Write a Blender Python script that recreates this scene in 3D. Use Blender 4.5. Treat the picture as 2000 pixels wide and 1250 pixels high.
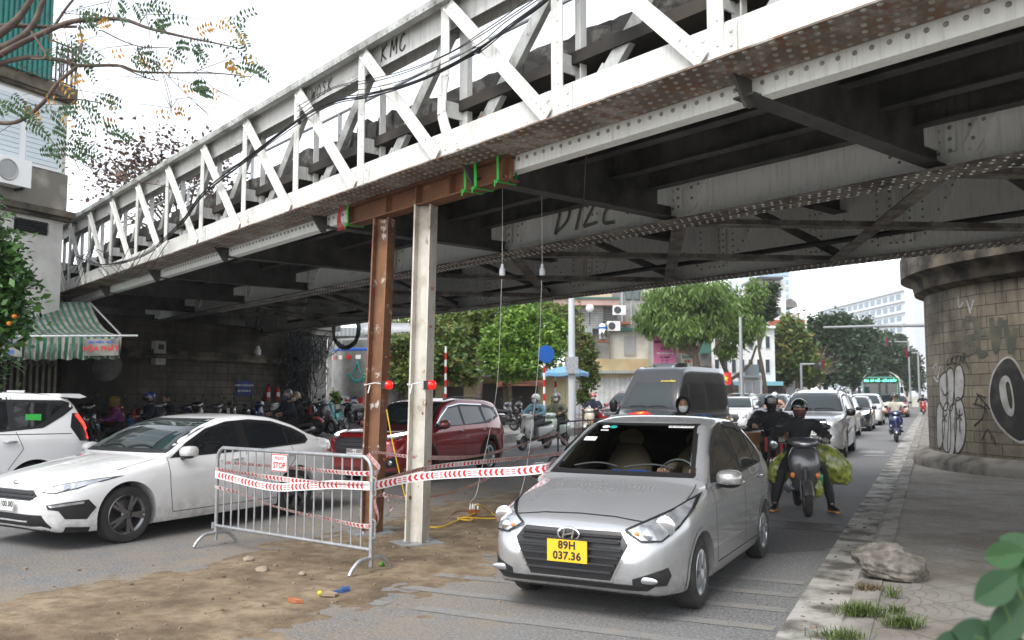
import bpy, bmesh, math, random
import numpy as np
from mathutils import Vector, Matrix, Euler
from mathutils.bvhtree import BVHTree
from mathutils.geometry import delaunay_2d_cdt
R = math.radians
random.seed(7)
for o in list(bpy.data.objects):
 bpy.data.objects.remove(o, do_unlink=True)
scene = bpy.context.scene
COL = scene.collection
FPX, HOR, CAMH = 1700.0, 768.0, 1.72          # focal length and horizon in photo pixels, eye height
PITCH = math.atan((HOR - 625) / FPX)
cam_d = bpy.data.cameras.new('camera')
cam = bpy.data.objects.new('camera', cam_d)
COL.objects.link(cam)
cam.location = (0, 0, CAMH)
cam.rotation_euler = (R(90) + PITCH, 0, 0)
cam_d.sensor_width = 36
cam_d.lens = FPX / 2000 * 36
cam_d.clip_start = 0.05
cam_d.clip_end = 3000
cam_d.dof.use_dof = True
cam_d.dof.focus_distance = 8.5
cam_d.dof.aperture_fstop = 3.2
scene.camera = cam
SUN_EL, SUN_AZ = R(52), R(215)                # azimuth clockwise from +Y: behind the camera, to the left
world = bpy.data.worlds.new('World')
scene.world = world
world.use_nodes = True
nt = world.node_tree
nt.nodes.clear()
sky = nt.nodes.new('ShaderNodeTexSky')
sky.sky_type = 'NISHITA'
sky.sun_disc = False
sky.sun_elevation = SUN_EL
sky.sun_rotation = SUN_AZ
sky.air_density = 1.0
sky.dust_density = 0.8
sky.ozone_density = 1.0
hs = nt.nodes.new('ShaderNodeHueSaturation')
hs.inputs['Saturation'].default_value = 0.22
bg = nt.nodes.new('ShaderNodeBackground')
bg.inputs['Strength'].default_value = 0.15
wo = nt.nodes.new('ShaderNodeOutputWorld')
nt.links.new(sky.outputs[0], hs.inputs['Color'])
nt.links.new(hs.outputs[0], bg.inputs['Color'])
nt.links.new(bg.outputs[0], wo.inputs['Surface'])
sd = bpy.data.lights.new('sun', 'SUN')
sd.energy = 1.2
sd.angle = R(30)
sd.color = (1.0, 0.97, 0.92)
sun = bpy.data.objects.new('sun', sd)
COL.objects.link(sun)
sdir = Vector((math.sin(SUN_AZ) * math.cos(SUN_EL), math.cos(SUN_AZ) * math.cos(SUN_EL), math.sin(SUN_EL)))
sun.rotation_euler = (-sdir).to_track_quat('-Z', 'Y').to_euler()
vs = scene.view_settings
vs.view_transform = 'Standard'
vs.look = 'None'
vs.exposure = 1.4
vs.gamma = 1
_c, _s = math.cos(PITCH), math.sin(PITCH)
def ray(px, py):
 x = (px - 1000) / FPX; y = -(py - 625) / FPX
 return Vector((x, _c - _s * y, _s + _c * y))
CP = Vector((0, 0, CAMH))
def gnd(px, py, z=0.0):
 r = ray(px, py); return CP + r * ((z - CAMH) / r.z)
def dep(px, py, Y):
 r = ray(px, py); return CP + r * (Y / r.y)
UX = Vector((-0.643, 0.766, 0)); NX = Vector((0.766, 0.643, 0))       # along / across the bridge
RD = Vector((0.433, 0.901, 0)); RN = Vector((0.901, -0.433, 0))       # along / right of the road
def road(t, q, z=0.0):
 return RD * t + RN * q + Vector((0, 0, z))
def tag(o, label=None, cat=None, group=None, kind=None):
 if label: o['label'] = label
 if cat: o['category'] = cat
 if group: o['group'] = group
 if kind: o['kind'] = kind
 return o
def empty(name, loc=(0, 0, 0), rz=0.0, label=None, cat=None, group=None):
 o = bpy.data.objects.new(name, None)
 COL.objects.link(o)
 o.empty_display_size = 0.2
 o.location = loc
 o.rotation_euler = (0, 0, rz)
 return tag(o, label, cat, group)
KIDS = {}
def link(name, me, parent=None):
 o = bpy.data.objects.new(name, me)
 COL.objects.link(o)
 if parent is not None:
  o.parent = parent
  KIDS.setdefault(parent.name, []).append(o)
 return o
def copy_tree(o, parent=None):
 c = o.copy(); COL.objects.link(c)
 if parent is not None:
  c.parent = parent
  KIDS.setdefault(parent.name, []).append(c)
 for ch in list(KIDS.get(o.name, [])):
  copy_tree(ch, c)
 return c
def recolour(o, old, new):
 for ch in KIDS.get(o.name, []):
  if ch.type == 'MESH' and ch.data.materials and ch.data.materials[0] == old:
   ch.data = ch.data.copy(); ch.data.materials[0] = new
  recolour(ch, old, new)
class MB:
 def __init__(s): s.v = []; s.f = []; s.m = []
 def add(s, vs_, fs, m=0):
  b = len(s.v); s.v += [tuple(p) for p in vs_]
  s.f += [tuple(b + i for i in f) for f in fs]; s.m += [m] * len(fs)
  return s
 def box(s, c, d, M=None, m=0):
  x, y, z = d[0] / 2, d[1] / 2, d[2] / 2
  vv = [Vector((i * x, j * y, k * z)) for i in (-1, 1) for j in (-1, 1) for k in (-1, 1)]
  if M is not None: vv = [M @ p for p in vv]
  vv = [p + Vector(c) for p in vv]
  return s.add(vv, [(0, 1, 3, 2), (4, 6, 7, 5), (0, 4, 5, 1), (2, 3, 7, 6), (0, 2, 6, 4), (1, 5, 7, 3)], m)
 def bar(s, p, q, w, h, up=(0, 0, 1), m=0):
  p, q = Vector(p), Vector(q); d = (q - p)
  if d.length < 1e-6: return s
  dn = d.normalized(); u = Vector(up); a = dn.cross(u)
  if a.length < 1e-4: a = dn.cross(Vector((1, 0, 0)))
  a.normalize(); b = a.cross(dn).normalized()
  vv = [e + a * (i * w / 2) + b * (j * h / 2) for e in (p, q) for i, j in ((-1, -1), (1, -1), (1, 1), (-1, 1))]
  return s.add(vv, [(3, 2, 1, 0), (4, 5, 6, 7), (0, 1, 5, 4), (1, 2, 6, 5), (2, 3, 7, 6), (3, 0, 4, 7)], m)
 def tube(s, pts, r, n=8, m=0, cap=True):
  pts = [Vector(p) for p in pts]; k = len(pts)
  rs = r if isinstance(r, (list, tuple)) else [r] * k
  t0 = (pts[1] - pts[0]).normalized()
  a = t0.orthogonal().normalized(); vv = []
  for i in range(k):
   t = (pts[min(i + 1, k - 1)] - pts[max(i - 1, 0)])
   t = t.normalized() if t.length > 1e-9 else t0
   a = (a - t * a.dot(t))
   a = a.normalized() if a.length > 1e-6 else t.orthogonal().normalized()
   b = t.cross(a)
   for j in range(n):
    g = 2 * math.pi * j / n
    vv.append(pts[i] + (a * math.cos(g) + b * math.sin(g)) * rs[i])
  ff = [(i * n + j, i * n + (j + 1) % n, (i + 1) * n + (j + 1) % n, (i + 1) * n + j) for i in range(k - 1) for j in range(n)]
  if cap: ff += [tuple(range(n - 1, -1, -1)), tuple((k - 1) * n + j for j in range(n))]
  return s.add(vv, ff, m)
 def lathe(s, prof, n=24, M=None, m=0, a0=0, a1=2 * math.pi):
  full = abs(a1 - a0 - 2 * math.pi) < 1e-6; vv = []; k = len(prof)
  cnt = n if full else n + 1
  for i in range(cnt):
   g = a0 + (a1 - a0) * i / n
   for r, z in prof: vv.append(Vector((r * math.cos(g), r * math.sin(g), z)))
  if M is not None: vv = [M @ p for p in vv]
  ff = []
  for i in range(n):
   i2 = (i + 1) % cnt
   for j in range(k - 1): ff.append((i * k + j, i2 * k + j, i2 * k + j + 1, i * k + j + 1))
  return s.add(vv, ff, m)
 def ball(s, c, r, n=12, k=8, M=None, m=0):
  r = r if isinstance(r, (tuple, list)) else (r, r, r); vv = []
  for i in range(k + 1):
   t = math.pi * i / k
   for j in range(n):
    g = 2 * math.pi * j / n
    p = Vector((r[0] * math.sin(t) * math.cos(g), r[1] * math.sin(t) * math.sin(g), r[2] * math.cos(t)))
    if M is not None: p = M @ p
    vv.append(p + Vector(c))
  ff = [(i * n + j, (i + 1) * n + j, (i + 1) * n + (j + 1) % n, i * n + (j + 1) % n) for i in range(k) for j in range(n)]
  return s.add(vv, ff, m)
 def rivet(s, c, nrm, r=0.022, m=0):
  nrm = Vector(nrm).normalized(); a = nrm.orthogonal().normalized(); b = nrm.cross(a); c = Vector(c); vv = []
  for rr, h in ((1, 0), (.8, .4)):
   for j in range(6):
    g = j * math.pi / 3
    vv.append(c + (a * math.cos(g) + b * math.sin(g)) * r * rr + nrm * (r * h))
  vv.append(c + nrm * r * .6)
  ff = [(j, (j + 1) % 6, 6 + (j + 1) % 6, 6 + j) for j in range(6)] + [(6 + j, 6 + (j + 1) % 6, 12) for j in range(6)]
  return s.add(vv, ff, m)
 def prism(s, poly, ext, M=None, m=0):
  """poly: list of 3-D points, ext: vector"""
  e = Vector(ext); n = len(poly)
  p = [Vector(q) for q in poly]; vv = p + [q + e for q in p]
  if M is not None: vv = [M @ q for q in vv]
  return s.add(vv, [tuple(range(n - 1, -1, -1)), tuple(range(n, 2 * n))] + [(i, (i + 1) % n, n + (i + 1) % n, n + i) for i in range(n)], m)
 def quad(s, a, b, c, d, m=0): return s.add([a, b, c, d], [(0, 1, 2, 3)], m)
 def loft(s, rings, m=0, cap=True, closed=True):
  n = len(rings[0]); k = len(rings); vv = [p for r_ in rings for p in r_]
  jn = n if closed else n - 1
  ff = [(i * n + j, i * n + (j + 1) % n, (i + 1) * n + (j + 1) % n, (i + 1) * n + j) for i in range(k - 1) for j in range(jn)]
  if cap and closed: ff += [tuple(range(n - 1, -1, -1)), tuple((k - 1) * n + j for j in range(n))]
  return s.add(vv, ff, m)
 def mesh(s, name, mats, smooth=False, angle=None, fix=False):
  me = bpy.data.meshes.new(name)
  me.from_pydata(s.v, [], s.f)
  for mm in (mats if isinstance(mats, (list, tuple)) else [mats]): me.materials.append(mm)
  if any(s.m): me.polygons.foreach_set('material_index', s.m)
  if fix:
   bm = bmesh.new(); bm.from_mesh(me); bmesh.ops.recalc_face_normals(bm, faces=bm.faces); bm.to_mesh(me); bm.free()
  if smooth: me.shade_smooth()
  if angle:
   me.set_sharp_from_angle(angle=R(angle))
  me.update()
  return me
 def build(s, name, mats, parent=None, smooth=False, angle=None, fix=False):
  if not s.f: return None
  if smooth and angle is None: angle = 40
  return link(name, s.mesh(name, mats, smooth, angle, fix), parent)
def smooth_pts(pts, k=6, closed=False):
 P = [Vector(p) for p in pts]; n = len(P); out = []
 for i in range(n if closed else n - 1):
  p0 = P[(i - 1) % n] if closed or i > 0 else P[0] * 2 - P[1]
  p1 = P[i]; p2 = P[(i + 1) % n]
  p3 = P[(i + 2) % n] if closed or i + 2 < n else p2 * 2 - p1
  for j in range(k):
   t = j / k
   out.append(0.5 * ((2 * p1) + (p2 - p0) * t + (2 * p0 - 5 * p1 + 4 * p2 - p3) * t * t + (3 * p1 - p0 - 3 * p2 + p3) * t ** 3))
 if not closed: out.append(P[-1])
 return out
def pchip(kn):
 """kn: knots (x, y) -> function"""
 kn = sorted(kn); x = [a for a, b in kn]; y = [b for a, b in kn]; n = len(x)
 h = [x[i + 1] - x[i] for i in range(n - 1)]; d = [(y[i + 1] - y[i]) / h[i] for i in range(n - 1)]
 m = [d[0]] + [0 if d[i - 1] * d[i] <= 0 else 2 * d[i - 1] * d[i] / (d[i - 1] + d[i]) for i in range(1, n - 1)] + [d[-1]]
 def f(t):
  if t <= x[0]: return y[0]
  if t >= x[-1]: return y[-1]
  i = max(j for j in range(n - 1) if x[j] <= t)
  u = (t - x[i]) / h[i]
  return ((1 + 2 * u) * (1 - u) ** 2 * y[i] + u * (1 - u) ** 2 * h[i] * m[i] + u * u * (3 - 2 * u) * y[i + 1] + u * u * (u - 1) * h[i] * m[i + 1])
 return f
def evaluated(o):
 dg = bpy.context.evaluated_depsgraph_get()
 return bpy.data.meshes.new_from_object(o.evaluated_get(dg))
def text_geo(txt, size, M, mb, m=0, align='CENTER', space=1.0, bold=0.0):
 cu = bpy.data.curves.new('t', 'FONT')
 cu.body = txt; cu.size = size; cu.align_x = align; cu.align_y = 'CENTER'; cu.space_character = space
 cu.offset = bold
 cu.resolution_u = 3
 o = bpy.data.objects.new('t', cu); COL.objects.link(o)
 me = evaluated(o)
 mb.add([M @ v.co for v in me.vertices] if not callable(M) else [M(v.co) for v in me.vertices], [tuple(p.vertices) for p in me.polygons], m)
 bpy.data.objects.remove(o); bpy.data.curves.remove(cu); bpy.data.meshes.remove(me)
def frame(o, x, y):
 """matrix with columns x, y, x×y and origin o"""
 x = Vector(x).normalized(); y = Vector(y).normalized(); z = x.cross(y)
 M = Matrix((x, y, z)).transposed().to_4x4(); M.translation = Vector(o)
 return M
def nodes(name):
 m = bpy.data.materials.new(name); m.use_nodes = True
 t = m.node_tree; return m, t, t.nodes['Principled BSDF']
def N(t, kind, **kw):
 n = t.nodes.new(kind)
 for k, v in kw.items():
  if k in n.inputs: n.inputs[k].default_value = v
  else: setattr(n, k, v)
 return n
def c4(c): return (c[0], c[1], c[2], 1)
def ramp(t, fac, stops):
 r = t.nodes.new('ShaderNodeValToRGB')
 while len(r.color_ramp.elements) < len(stops): r.color_ramp.elements.new(0.5)
 for e, (p, c) in zip(r.color_ramp.elements, stops):
  e.position = p; e.color = c4(c) if not isinstance(c, (int, float)) else (c, c, c, 1)
 t.links.new(fac, r.inputs[0]); return r.outputs[0]
def mixc(t, fac, a, b):
 m = t.nodes.new('ShaderNodeMix'); m.data_type = 'RGBA'
 for i, v in ((0, fac), (6, a), (7, b)):
  if hasattr(v, 'is_output'): t.links.new(v, m.inputs[i])
  else: m.inputs[i].default_value = v if i == 0 else c4(v)
 return m.outputs[2]
def noise(t, scale, det=4, rough=0.55, vec=None):
 n = N(t, 'ShaderNodeTexNoise', Scale=scale, Detail=det, Roughness=rough)
 v = vec if vec is not None else coords(t)
 t.links.new(v, n.inputs['Vector']); return n.outputs[0]
def coords(t, scale=None):
 for n in t.nodes:
  if n.bl_idname == 'ShaderNodeTexCoord' and scale is None: return n.outputs['Object']
 n = t.nodes.new('ShaderNodeTexCoord')
 if scale is None: return n.outputs['Object']
 mp = N(t, 'ShaderNodeMapping'); mp.inputs['Scale'].default_value = scale
 t.links.new(n.outputs['Object'], mp.inputs[0]); return mp.outputs[0]
def bump(t, b, h, strength=0.3, dist=0.01):
 n = N(t, 'ShaderNodeBump', Strength=strength, Distance=dist)
 t.links.new(h, n.inputs['Height']); t.links.new(n.outputs[0], b.inputs['Normal'])
def mat(name, c, rough=0.6, metal=0.0, c2=None, sc=6.0, lo=0.4, hi=0.65, bmp=0.0, bsc=None, coat=0.0, emit=None, es=1.0, alpha=None, trans=0.0, spec=None):
 m, t, b = nodes(name)
 b.inputs['Base Color'].default_value = c4(c)
 b.inputs['Roughness'].default_value = rough
 b.inputs['Metallic'].default_value = metal
 if coat: b.inputs['Coat Weight'].default_value = coat; b.inputs['Coat Roughness'].default_value = 0.04
 if c2 is not None:
  f = noise(t, sc, 5); r = ramp(t, f, [(lo, 0.0), (hi, 1.0)])
  t.links.new(mixc(t, r, c, c2), b.inputs['Base Color'])
 if bmp: bump(t, b, noise(t, bsc or sc * 6, 4), bmp)
 if emit: b.inputs['Emission Color'].default_value = c4(emit); b.inputs['Emission Strength'].default_value = es
 if trans: b.inputs['Transmission Weight'].default_value = trans
 if spec is not None: b.inputs['Specular IOR Level'].default_value = spec
 m.diffuse_color = c4(c)
 return m
def steel_paint(name, base, dirt, rust, dlo=0.45, dhi=0.7, rlo=0.62, rhi=0.7, rough=0.55, streak=True):
 """old painted steel: grime in soft patches and streaks, rust in small spots"""
 m, t, b = nodes(name)
 n1 = noise(t, 2.3, 6, 0.65)
 f1 = ramp(t, n1, [(dlo, 0.0), (dhi, 1.0)])
 if streak:
  n2 = noise(t, 4.0, 4, 0.6, coords(t, (6, 6, 0.5)))
  f2 = ramp(t, n2, [(0.5, 0.0), (0.75, 0.8)])
  mx = N(t, 'ShaderNodeMath', operation='MAXIMUM'); t.links.new(f1, mx.inputs[0]); t.links.new(f2, mx.inputs[1]); f1 = mx.outputs[0]
 col = mixc(t, f1, base, dirt)
 n3 = noise(t, 5.5, 8, 0.7)
 col = mixc(t, ramp(t, n3, [(rlo, 0.0), (rhi, 1.0)]), col, rust)
 t.links.new(col, b.inputs['Base Color'])
 b.inputs['Roughness'].default_value = rough
 bump(t, b, n3, 0.25, 0.01)
 return m
def leaf_mat(name, cols, rough=0.5, sub=0.25):
 m, t, b = nodes(name)
 g = t.nodes.new('ShaderNodeNewGeometry')
 st = [(i / max(1, len(cols) - 1), c) for i, c in enumerate(cols)]
 t.links.new(ramp(t, g.outputs['Random Per Island'], st), b.inputs['Base Color'])
 b.inputs['Roughness'].default_value = rough
 tr = N(t, 'ShaderNodeBsdfTranslucent'); mx = N(t, 'ShaderNodeMixShader', Fac=sub)
 t.links.new(ramp(t, g.outputs['Random Per Island'], st), tr.inputs[0])
 t.links.new(b.outputs[0], mx.inputs[1]); t.links.new(tr.outputs[0], mx.inputs[2])
 t.links.new(mx.outputs[0], t.nodes['Material Output'].inputs[0])
 return m
def paint(name, c, metal=0.0, rough=0.3):
 m, t, b = nodes(name)
 n = noise(t, 3.0, 5, 0.6)
 t.links.new(mixc(t, ramp(t, n, [(0.35, 0.0), (0.8, 0.22)]), c, [x * 0.75 + 0.02 for x in c]), b.inputs['Base Color'])
 sx = t.nodes.new('ShaderNodeSeparateXYZ'); t.links.new(coords(t), sx.inputs[0])
 lowz = ramp(t, sx.outputs[2], [(0.22, 1.0), (0.62, 0.0)]); ml = N(t, 'ShaderNodeMath', operation='MULTIPLY'); t.links.new(lowz, ml.inputs[0]); t.links.new(ramp(t, noise(t, 7, 6, 0.7), [(0.3, 0.1), (0.7, 0.75)]), ml.inputs[1])
 t.links.new(mixc(t, ml.outputs[0], b.inputs['Base Color'].links[0].from_socket, (0.17, 0.15, 0.12)), b.inputs['Base Color'])
 b.inputs['Metallic'].default_value = metal; b.inputs['Roughness'].default_value = rough
 b.inputs['Coat Weight'].default_value = 1.0; b.inputs['Coat Roughness'].default_value = 0.02
 return m
def glass_mat(name, c=(0.012, 0.014, 0.016), rough=0.03):
 m, t, b = nodes(name)
 b.inputs['Base Color'].default_value = c4(c); b.inputs['Roughness'].default_value = rough
 b.inputs['IOR'].default_value = 1.55
 b.inputs['Coat Weight'].default_value = 0.3; b.inputs['Coat Roughness'].default_value = 0.02
 return m
def clear_glass(name, tint=(0.75, 0.8, 0.78)):
 m, t, b = nodes(name)
 tr = N(t, 'ShaderNodeBsdfTransparent'); tr.inputs[0].default_value = c4(tint)
 gl = N(t, 'ShaderNodeBsdfGlossy', Roughness=0.02); fr = N(t, 'ShaderNodeFresnel', IOR=1.5)
 mx = N(t, 'ShaderNodeMixShader')
 t.links.new(fr.outputs[0], mx.inputs[0]); t.links.new(tr.outputs[0], mx.inputs[1]); t.links.new(gl.outputs[0], mx.inputs[2])
 t.links.new(mx.outputs[0], t.nodes['Material Output'].inputs[0])
 return m
def brick_mat(name, ca, cb, mortar, bw=0.5, bh=0.22, axis='XZ', grime=(0.02, 0.018, 0.015), ms=0.012, glo=0.45, ghi=0.75):
 m, t, b = nodes(name)
 uv = t.nodes.new('ShaderNodeUVMap')
 br = N(t, 'ShaderNodeTexBrick', Color1=c4(ca), Color2=c4(cb), Mortar=c4(mortar), Scale=1.0)
 br.inputs['Mortar Size'].default_value = ms; br.inputs['Brick Width'].default_value = bw; br.inputs['Row Height'].default_value = bh
 br.inputs['Mortar Smooth'].default_value = 0.2
 t.links.new(uv.outputs[0], br.inputs['Vector'])
 n1 = noise(t, 0.8, 6, 0.65); n2 = noise(t, 9, 5, 0.6)
 col = mixc(t, ramp(t, n1, [(glo, 0.0), (ghi, 0.9)]), br.outputs[0], grime)
 n3 = noise(t, 1.0, 4, 0.6, coords(t, (5, 5, 0.35)))
 col = mixc(t, ramp(t, n3, [(0.52, 0.0), (0.72, 0.75)]), col, grime)
 col = mixc(t, ramp(t, n2, [(0.45, 0.0), (0.75, 0.35)]), col, [x * 0.6 for x in ca])
 t.links.new(col, b.inputs['Base Color']); b.inputs['Roughness'].default_value = 0.85
 h = mixc(t, 0.3, br.outputs[0], n2)
 iv = N(t, 'ShaderNodeMath', operation='SUBTRACT'); t.links.new(n2, iv.inputs[0]); t.links.new(br.outputs['Fac'], iv.inputs[1])
 bump(t, b, iv.outputs[0], 0.7, 0.012)
 return m
def set_uv(me, fn):
 uv = me.uv_layers.new(name='UVMap'); vv = me.vertices
 for p in me.polygons:
  for li in p.loop_indices: uv.data[li].uv = fn(vv[me.loops[li].vertex_index].co)
M = {}
M['white_steel'] = steel_paint('white painted steel', (0.66, 0.66, 0.63), (0.33, 0.31, 0.27), (0.22, 0.11, 0.05), 0.5, 0.85, 0.64, 0.72)
M['grey_steel'] = steel_paint('grimy white steel', (0.46, 0.47, 0.45), (0.14, 0.135, 0.12), (0.16, 0.09, 0.05), 0.4, 0.68, 0.62, 0.72)
M['girder'] = steel_paint('girder paint', (0.86, 0.88, 0.85), (0.6, 0.61, 0.58), (0.2, 0.12, 0.06), 0.55, 0.95, 0.68, 0.78)
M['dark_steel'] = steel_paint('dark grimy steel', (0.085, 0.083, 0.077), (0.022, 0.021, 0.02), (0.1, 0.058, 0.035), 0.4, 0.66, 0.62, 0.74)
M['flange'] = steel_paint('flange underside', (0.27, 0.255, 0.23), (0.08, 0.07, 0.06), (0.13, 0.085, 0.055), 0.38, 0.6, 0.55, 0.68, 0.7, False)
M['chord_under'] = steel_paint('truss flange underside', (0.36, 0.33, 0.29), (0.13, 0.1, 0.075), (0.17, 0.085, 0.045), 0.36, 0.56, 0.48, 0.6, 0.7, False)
M['rivet'] = mat('grimy shadow-toned rivet heads', (0.24, 0.235, 0.22), 0.6, 0, (0.4, 0.4, 0.38), 6, .45, .7)  # grime, plus a darker tone standing in for shadow round the heads
M['rust'] = steel_paint('rusty steel', (0.2, 0.085, 0.035), (0.1, 0.042, 0.022), (0.36, 0.2, 0.1), 0.35, 0.65, 0.6, 0.7, 0.8)
M['rust_post'] = steel_paint('rust and paint', (0.24, 0.115, 0.055), (0.12, 0.055, 0.03), (0.5, 0.46, 0.42), 0.35, 0.65, 0.58, 0.64, 0.8)
M['pale_post'] = steel_paint('pale worn paint', (0.56, 0.53, 0.47), (0.3, 0.26, 0.2), (0.25, 0.12, 0.06), 0.46, 0.7, 0.6, 0.66, 0.75)
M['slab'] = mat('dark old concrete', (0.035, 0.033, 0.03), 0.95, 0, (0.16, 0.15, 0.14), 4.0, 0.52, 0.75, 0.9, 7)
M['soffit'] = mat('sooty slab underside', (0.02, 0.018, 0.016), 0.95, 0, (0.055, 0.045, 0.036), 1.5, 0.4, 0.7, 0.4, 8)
M['black'] = mat('black plastic', (0.012, 0.012, 0.013), 0.45)
M['black_rough'] = mat('black rubber', (0.018, 0.018, 0.018), 0.85, bmp=0.3, bsc=60)
M['tyre'] = mat('tyre rubber', (0.02, 0.02, 0.02), 0.8, 0, (0.045, 0.042, 0.038), 4, 0.45, 0.7)
M['chrome'] = mat('chrome', (0.75, 0.76, 0.78), 0.12, 1.0)
M['alloy'] = mat('alloy', (0.5, 0.51, 0.53), 0.3, 0.9)
M['dark_alloy'] = mat('dark alloy', (0.06, 0.06, 0.065), 0.35, 0.6)
M['galv'] = mat('galvanised steel', (0.42, 0.43, 0.44), 0.45, 0.6, (0.3, 0.31, 0.32), 12, 0.4, 0.7)
M['glass'] = glass_mat('dark car glass')
M['glass_light'] = glass_mat('windscreen', (0.02, 0.03, 0.032))
M['clear'] = clear_glass('clear glass')
M['lens'] = mat('lamp lens', (0.4, 0.42, 0.45), 0.1, 0.6, (0.62, 0.64, 0.67), 9, 0.4, 0.6, coat=1)
M['lens_lit'] = mat('lit lamp', (0.9, 0.92, 0.95), 0.1, 0, emit=(0.95, 0.97, 1), es=1.6)
M['lens_red'] = mat('red lens', (0.35, 0.01, 0.01), 0.15, coat=1)
M['lens_red_lit'] = mat('lit red lens', (0.6, 0.02, 0.02), 0.2, emit=(1, 0.03, 0.02), es=1.5)
M['lens_amber'] = mat('amber lens', (0.75, 0.22, 0.03), 0.2, coat=1)
M['plate_white'] = mat('white plate', (0.75, 0.75, 0.73), 0.4)
M['plate_yellow'] = mat('yellow plate', (0.75, 0.45, 0.02), 0.4)
M['ink'] = mat('black ink', (0.015, 0.015, 0.015), 0.6)
M['white'] = mat('white plastic', (0.72, 0.72, 0.7), 0.4)
M['red'] = mat('red plastic', (0.5, 0.02, 0.02), 0.35)
M['blue'] = mat('blue plastic', (0.02, 0.1, 0.42), 0.4)
M['skin'] = mat('skin', (0.45, 0.26, 0.18), 0.55)
M['bark'] = mat('bark', (0.08, 0.058, 0.042), 0.9, 0, (0.13, 0.1, 0.075), 8, 0.4, 0.65, 0.6, 30)
M['wood_branch'] = mat('branch', (0.07, 0.05, 0.04), 0.85, 0, (0.13, 0.095, 0.075), 9, 0.4, 0.65)
from mathutils import noise as mnoise
# ================================================================== SETTING: ground, road, pavement
RROT = -math.atan2(0.433, 0.901)               # objects in road space: local x = across (right), y = along
def road_mat():
 m, t, b = nodes('worn asphalt')
 co = coords(t)
 fine = noise(t, 42, 5, 0.85); mid = noise(t, 9, 5, 0.6); big = noise(t, 0.45, 5, 0.6)
 sp = N(t, 'ShaderNodeTexVoronoi', Scale=42.0); t.links.new(co, sp.inputs['Vector'])
 col = mixc(t, ramp(t, fine, [(0.4, 0.0), (0.6, 1.0)]), (0.055, 0.055, 0.057), (0.27, 0.27, 0.27))
 col = mixc(t, ramp(t, sp.outputs['Distance'], [(0.1, 0.7), (0.26, 0.0)]), col, (0.36, 0.36, 0.36))
 col = mixc(t, ramp(t, mid, [(0.4, 0.0), (0.75, 0.4)]), col, (0.09, 0.09, 0.09))
 col = mixc(t, ramp(t, big, [(0.42, 0.0), (0.62, 0.35)]), col, (0.22, 0.217, 0.21))
 sx = t.nodes.new('ShaderNodeSeparateXYZ'); t.links.new(co, sx.inputs[0])
 a = N(t, 'ShaderNodeMath', operation='ADD'); a.inputs[1].default_value = 5.6; t.links.new(sx.outputs[0], a.inputs[0])
 ab = N(t, 'ShaderNodeMath', operation='ABSOLUTE'); t.links.new(a.outputs[0], ab.inputs[0])
 fa = ramp(t, ab.outputs[0], [(0.0, 1.0), (1.0, 0.0)])
 dv = N(t, 'ShaderNodeMath', operation='DIVIDE'); dv.inputs[1].default_value = 4.2; t.links.new(ab.outputs[0], dv.inputs[0])
 near = ramp(t, dv.outputs[0], [(0.2, 1.0), (0.95, 0.0)])
 yy = N(t, 'ShaderNodeMath', operation='DIVIDE'); yy.inputs[1].default_value = 30.0; t.links.new(sx.outputs[1], yy.inputs[0])
 along = ramp(t, yy.outputs[0], [(0.5, 1.0), (0.75, 0.0)])
 ml = N(t, 'ShaderNodeMath', operation='MULTIPLY'); t.links.new(near, ml.inputs[0]); t.links.new(along, ml.inputs[1])
 dn = ramp(t, noise(t, 1.7, 8, 0.72), [(0.38, 0.0), (0.66, 0.9)])
 m2 = N(t, 'ShaderNodeMath', operation='MULTIPLY'); t.links.new(ml.outputs[0], m2.inputs[0]); t.links.new(dn, m2.inputs[1])
 col = mixc(t, m2.outputs[0], col, (0.26, 0.2, 0.135))
 t.links.new(col, b.inputs['Base Color']); b.inputs['Roughness'].default_value = 0.85
 b.inputs['Specular IOR Level'].default_value = 0.35
 bump(t, b, fine, 0.55, 0.006)
 return m
M['road'] = road_mat()
def sheet(name, q0, q1, t0, t1, z, m, kind='structure', parent=None):
 mb = MB(); mb.quad((q0, t0, z), (q1, t0, z), (q1, t1, z), (q0, t1, z))
 o = mb.build(name, m, parent); o.rotation_euler = (0, 0, RROT)
 if kind: o['kind'] = kind
 return o
mb = MB(); mb.quad((-1500, -200, -0.03), (1500, -200, -0.03), (1500, 2500, -0.03), (-1500, 2500, -0.03))
g = mb.build('ground', mat('dusty ground', (0.16, 0.15, 0.135), 0.95, 0, (0.1, 0.095, 0.085), 0.3)); g['kind'] = 'structure'
sheet('road', -60, -0.97, -30, 420, 0.0, M['road'])
M['gutter'] = mat('gutter concrete', (0.4, 0.39, 0.36), 0.9, 0, (0.1, 0.092, 0.08), 2.6, 0.42, 0.62, 0.5, 40)
M['kerb'] = mat('kerb concrete', (0.28, 0.265, 0.24), 0.9, 0, (0.12, 0.11, 0.095), 3.0, 0.4, 0.7, 0.6, 25)
sheet('gutter', -1.06, -0.62, -30, 300, 0.005, M['gutter'])
mb = MB(); t_ = -20.0
rk = random.Random(3)
while t_ < 120:
 L = 0.98 if t_ > 0 else 5
 jx = rk.uniform(-.012, .012); jz = rk.uniform(-.02, .008)
 mb.prism([(-0.68 + jx, t_, -.05), (-0.66 + jx, t_, 0.075 + jz), (-0.61 + jx, t_, 0.105 + jz), (-0.44 + jx, t_, 0.11 + jz), (-0.44, t_, -.05)], (0, L, 0))
 t_ += L + 0.02
o = mb.build('kerb', M['kerb']); o.rotation_euler = (0, 0, RROT); o['kind'] = 'structure'
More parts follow.
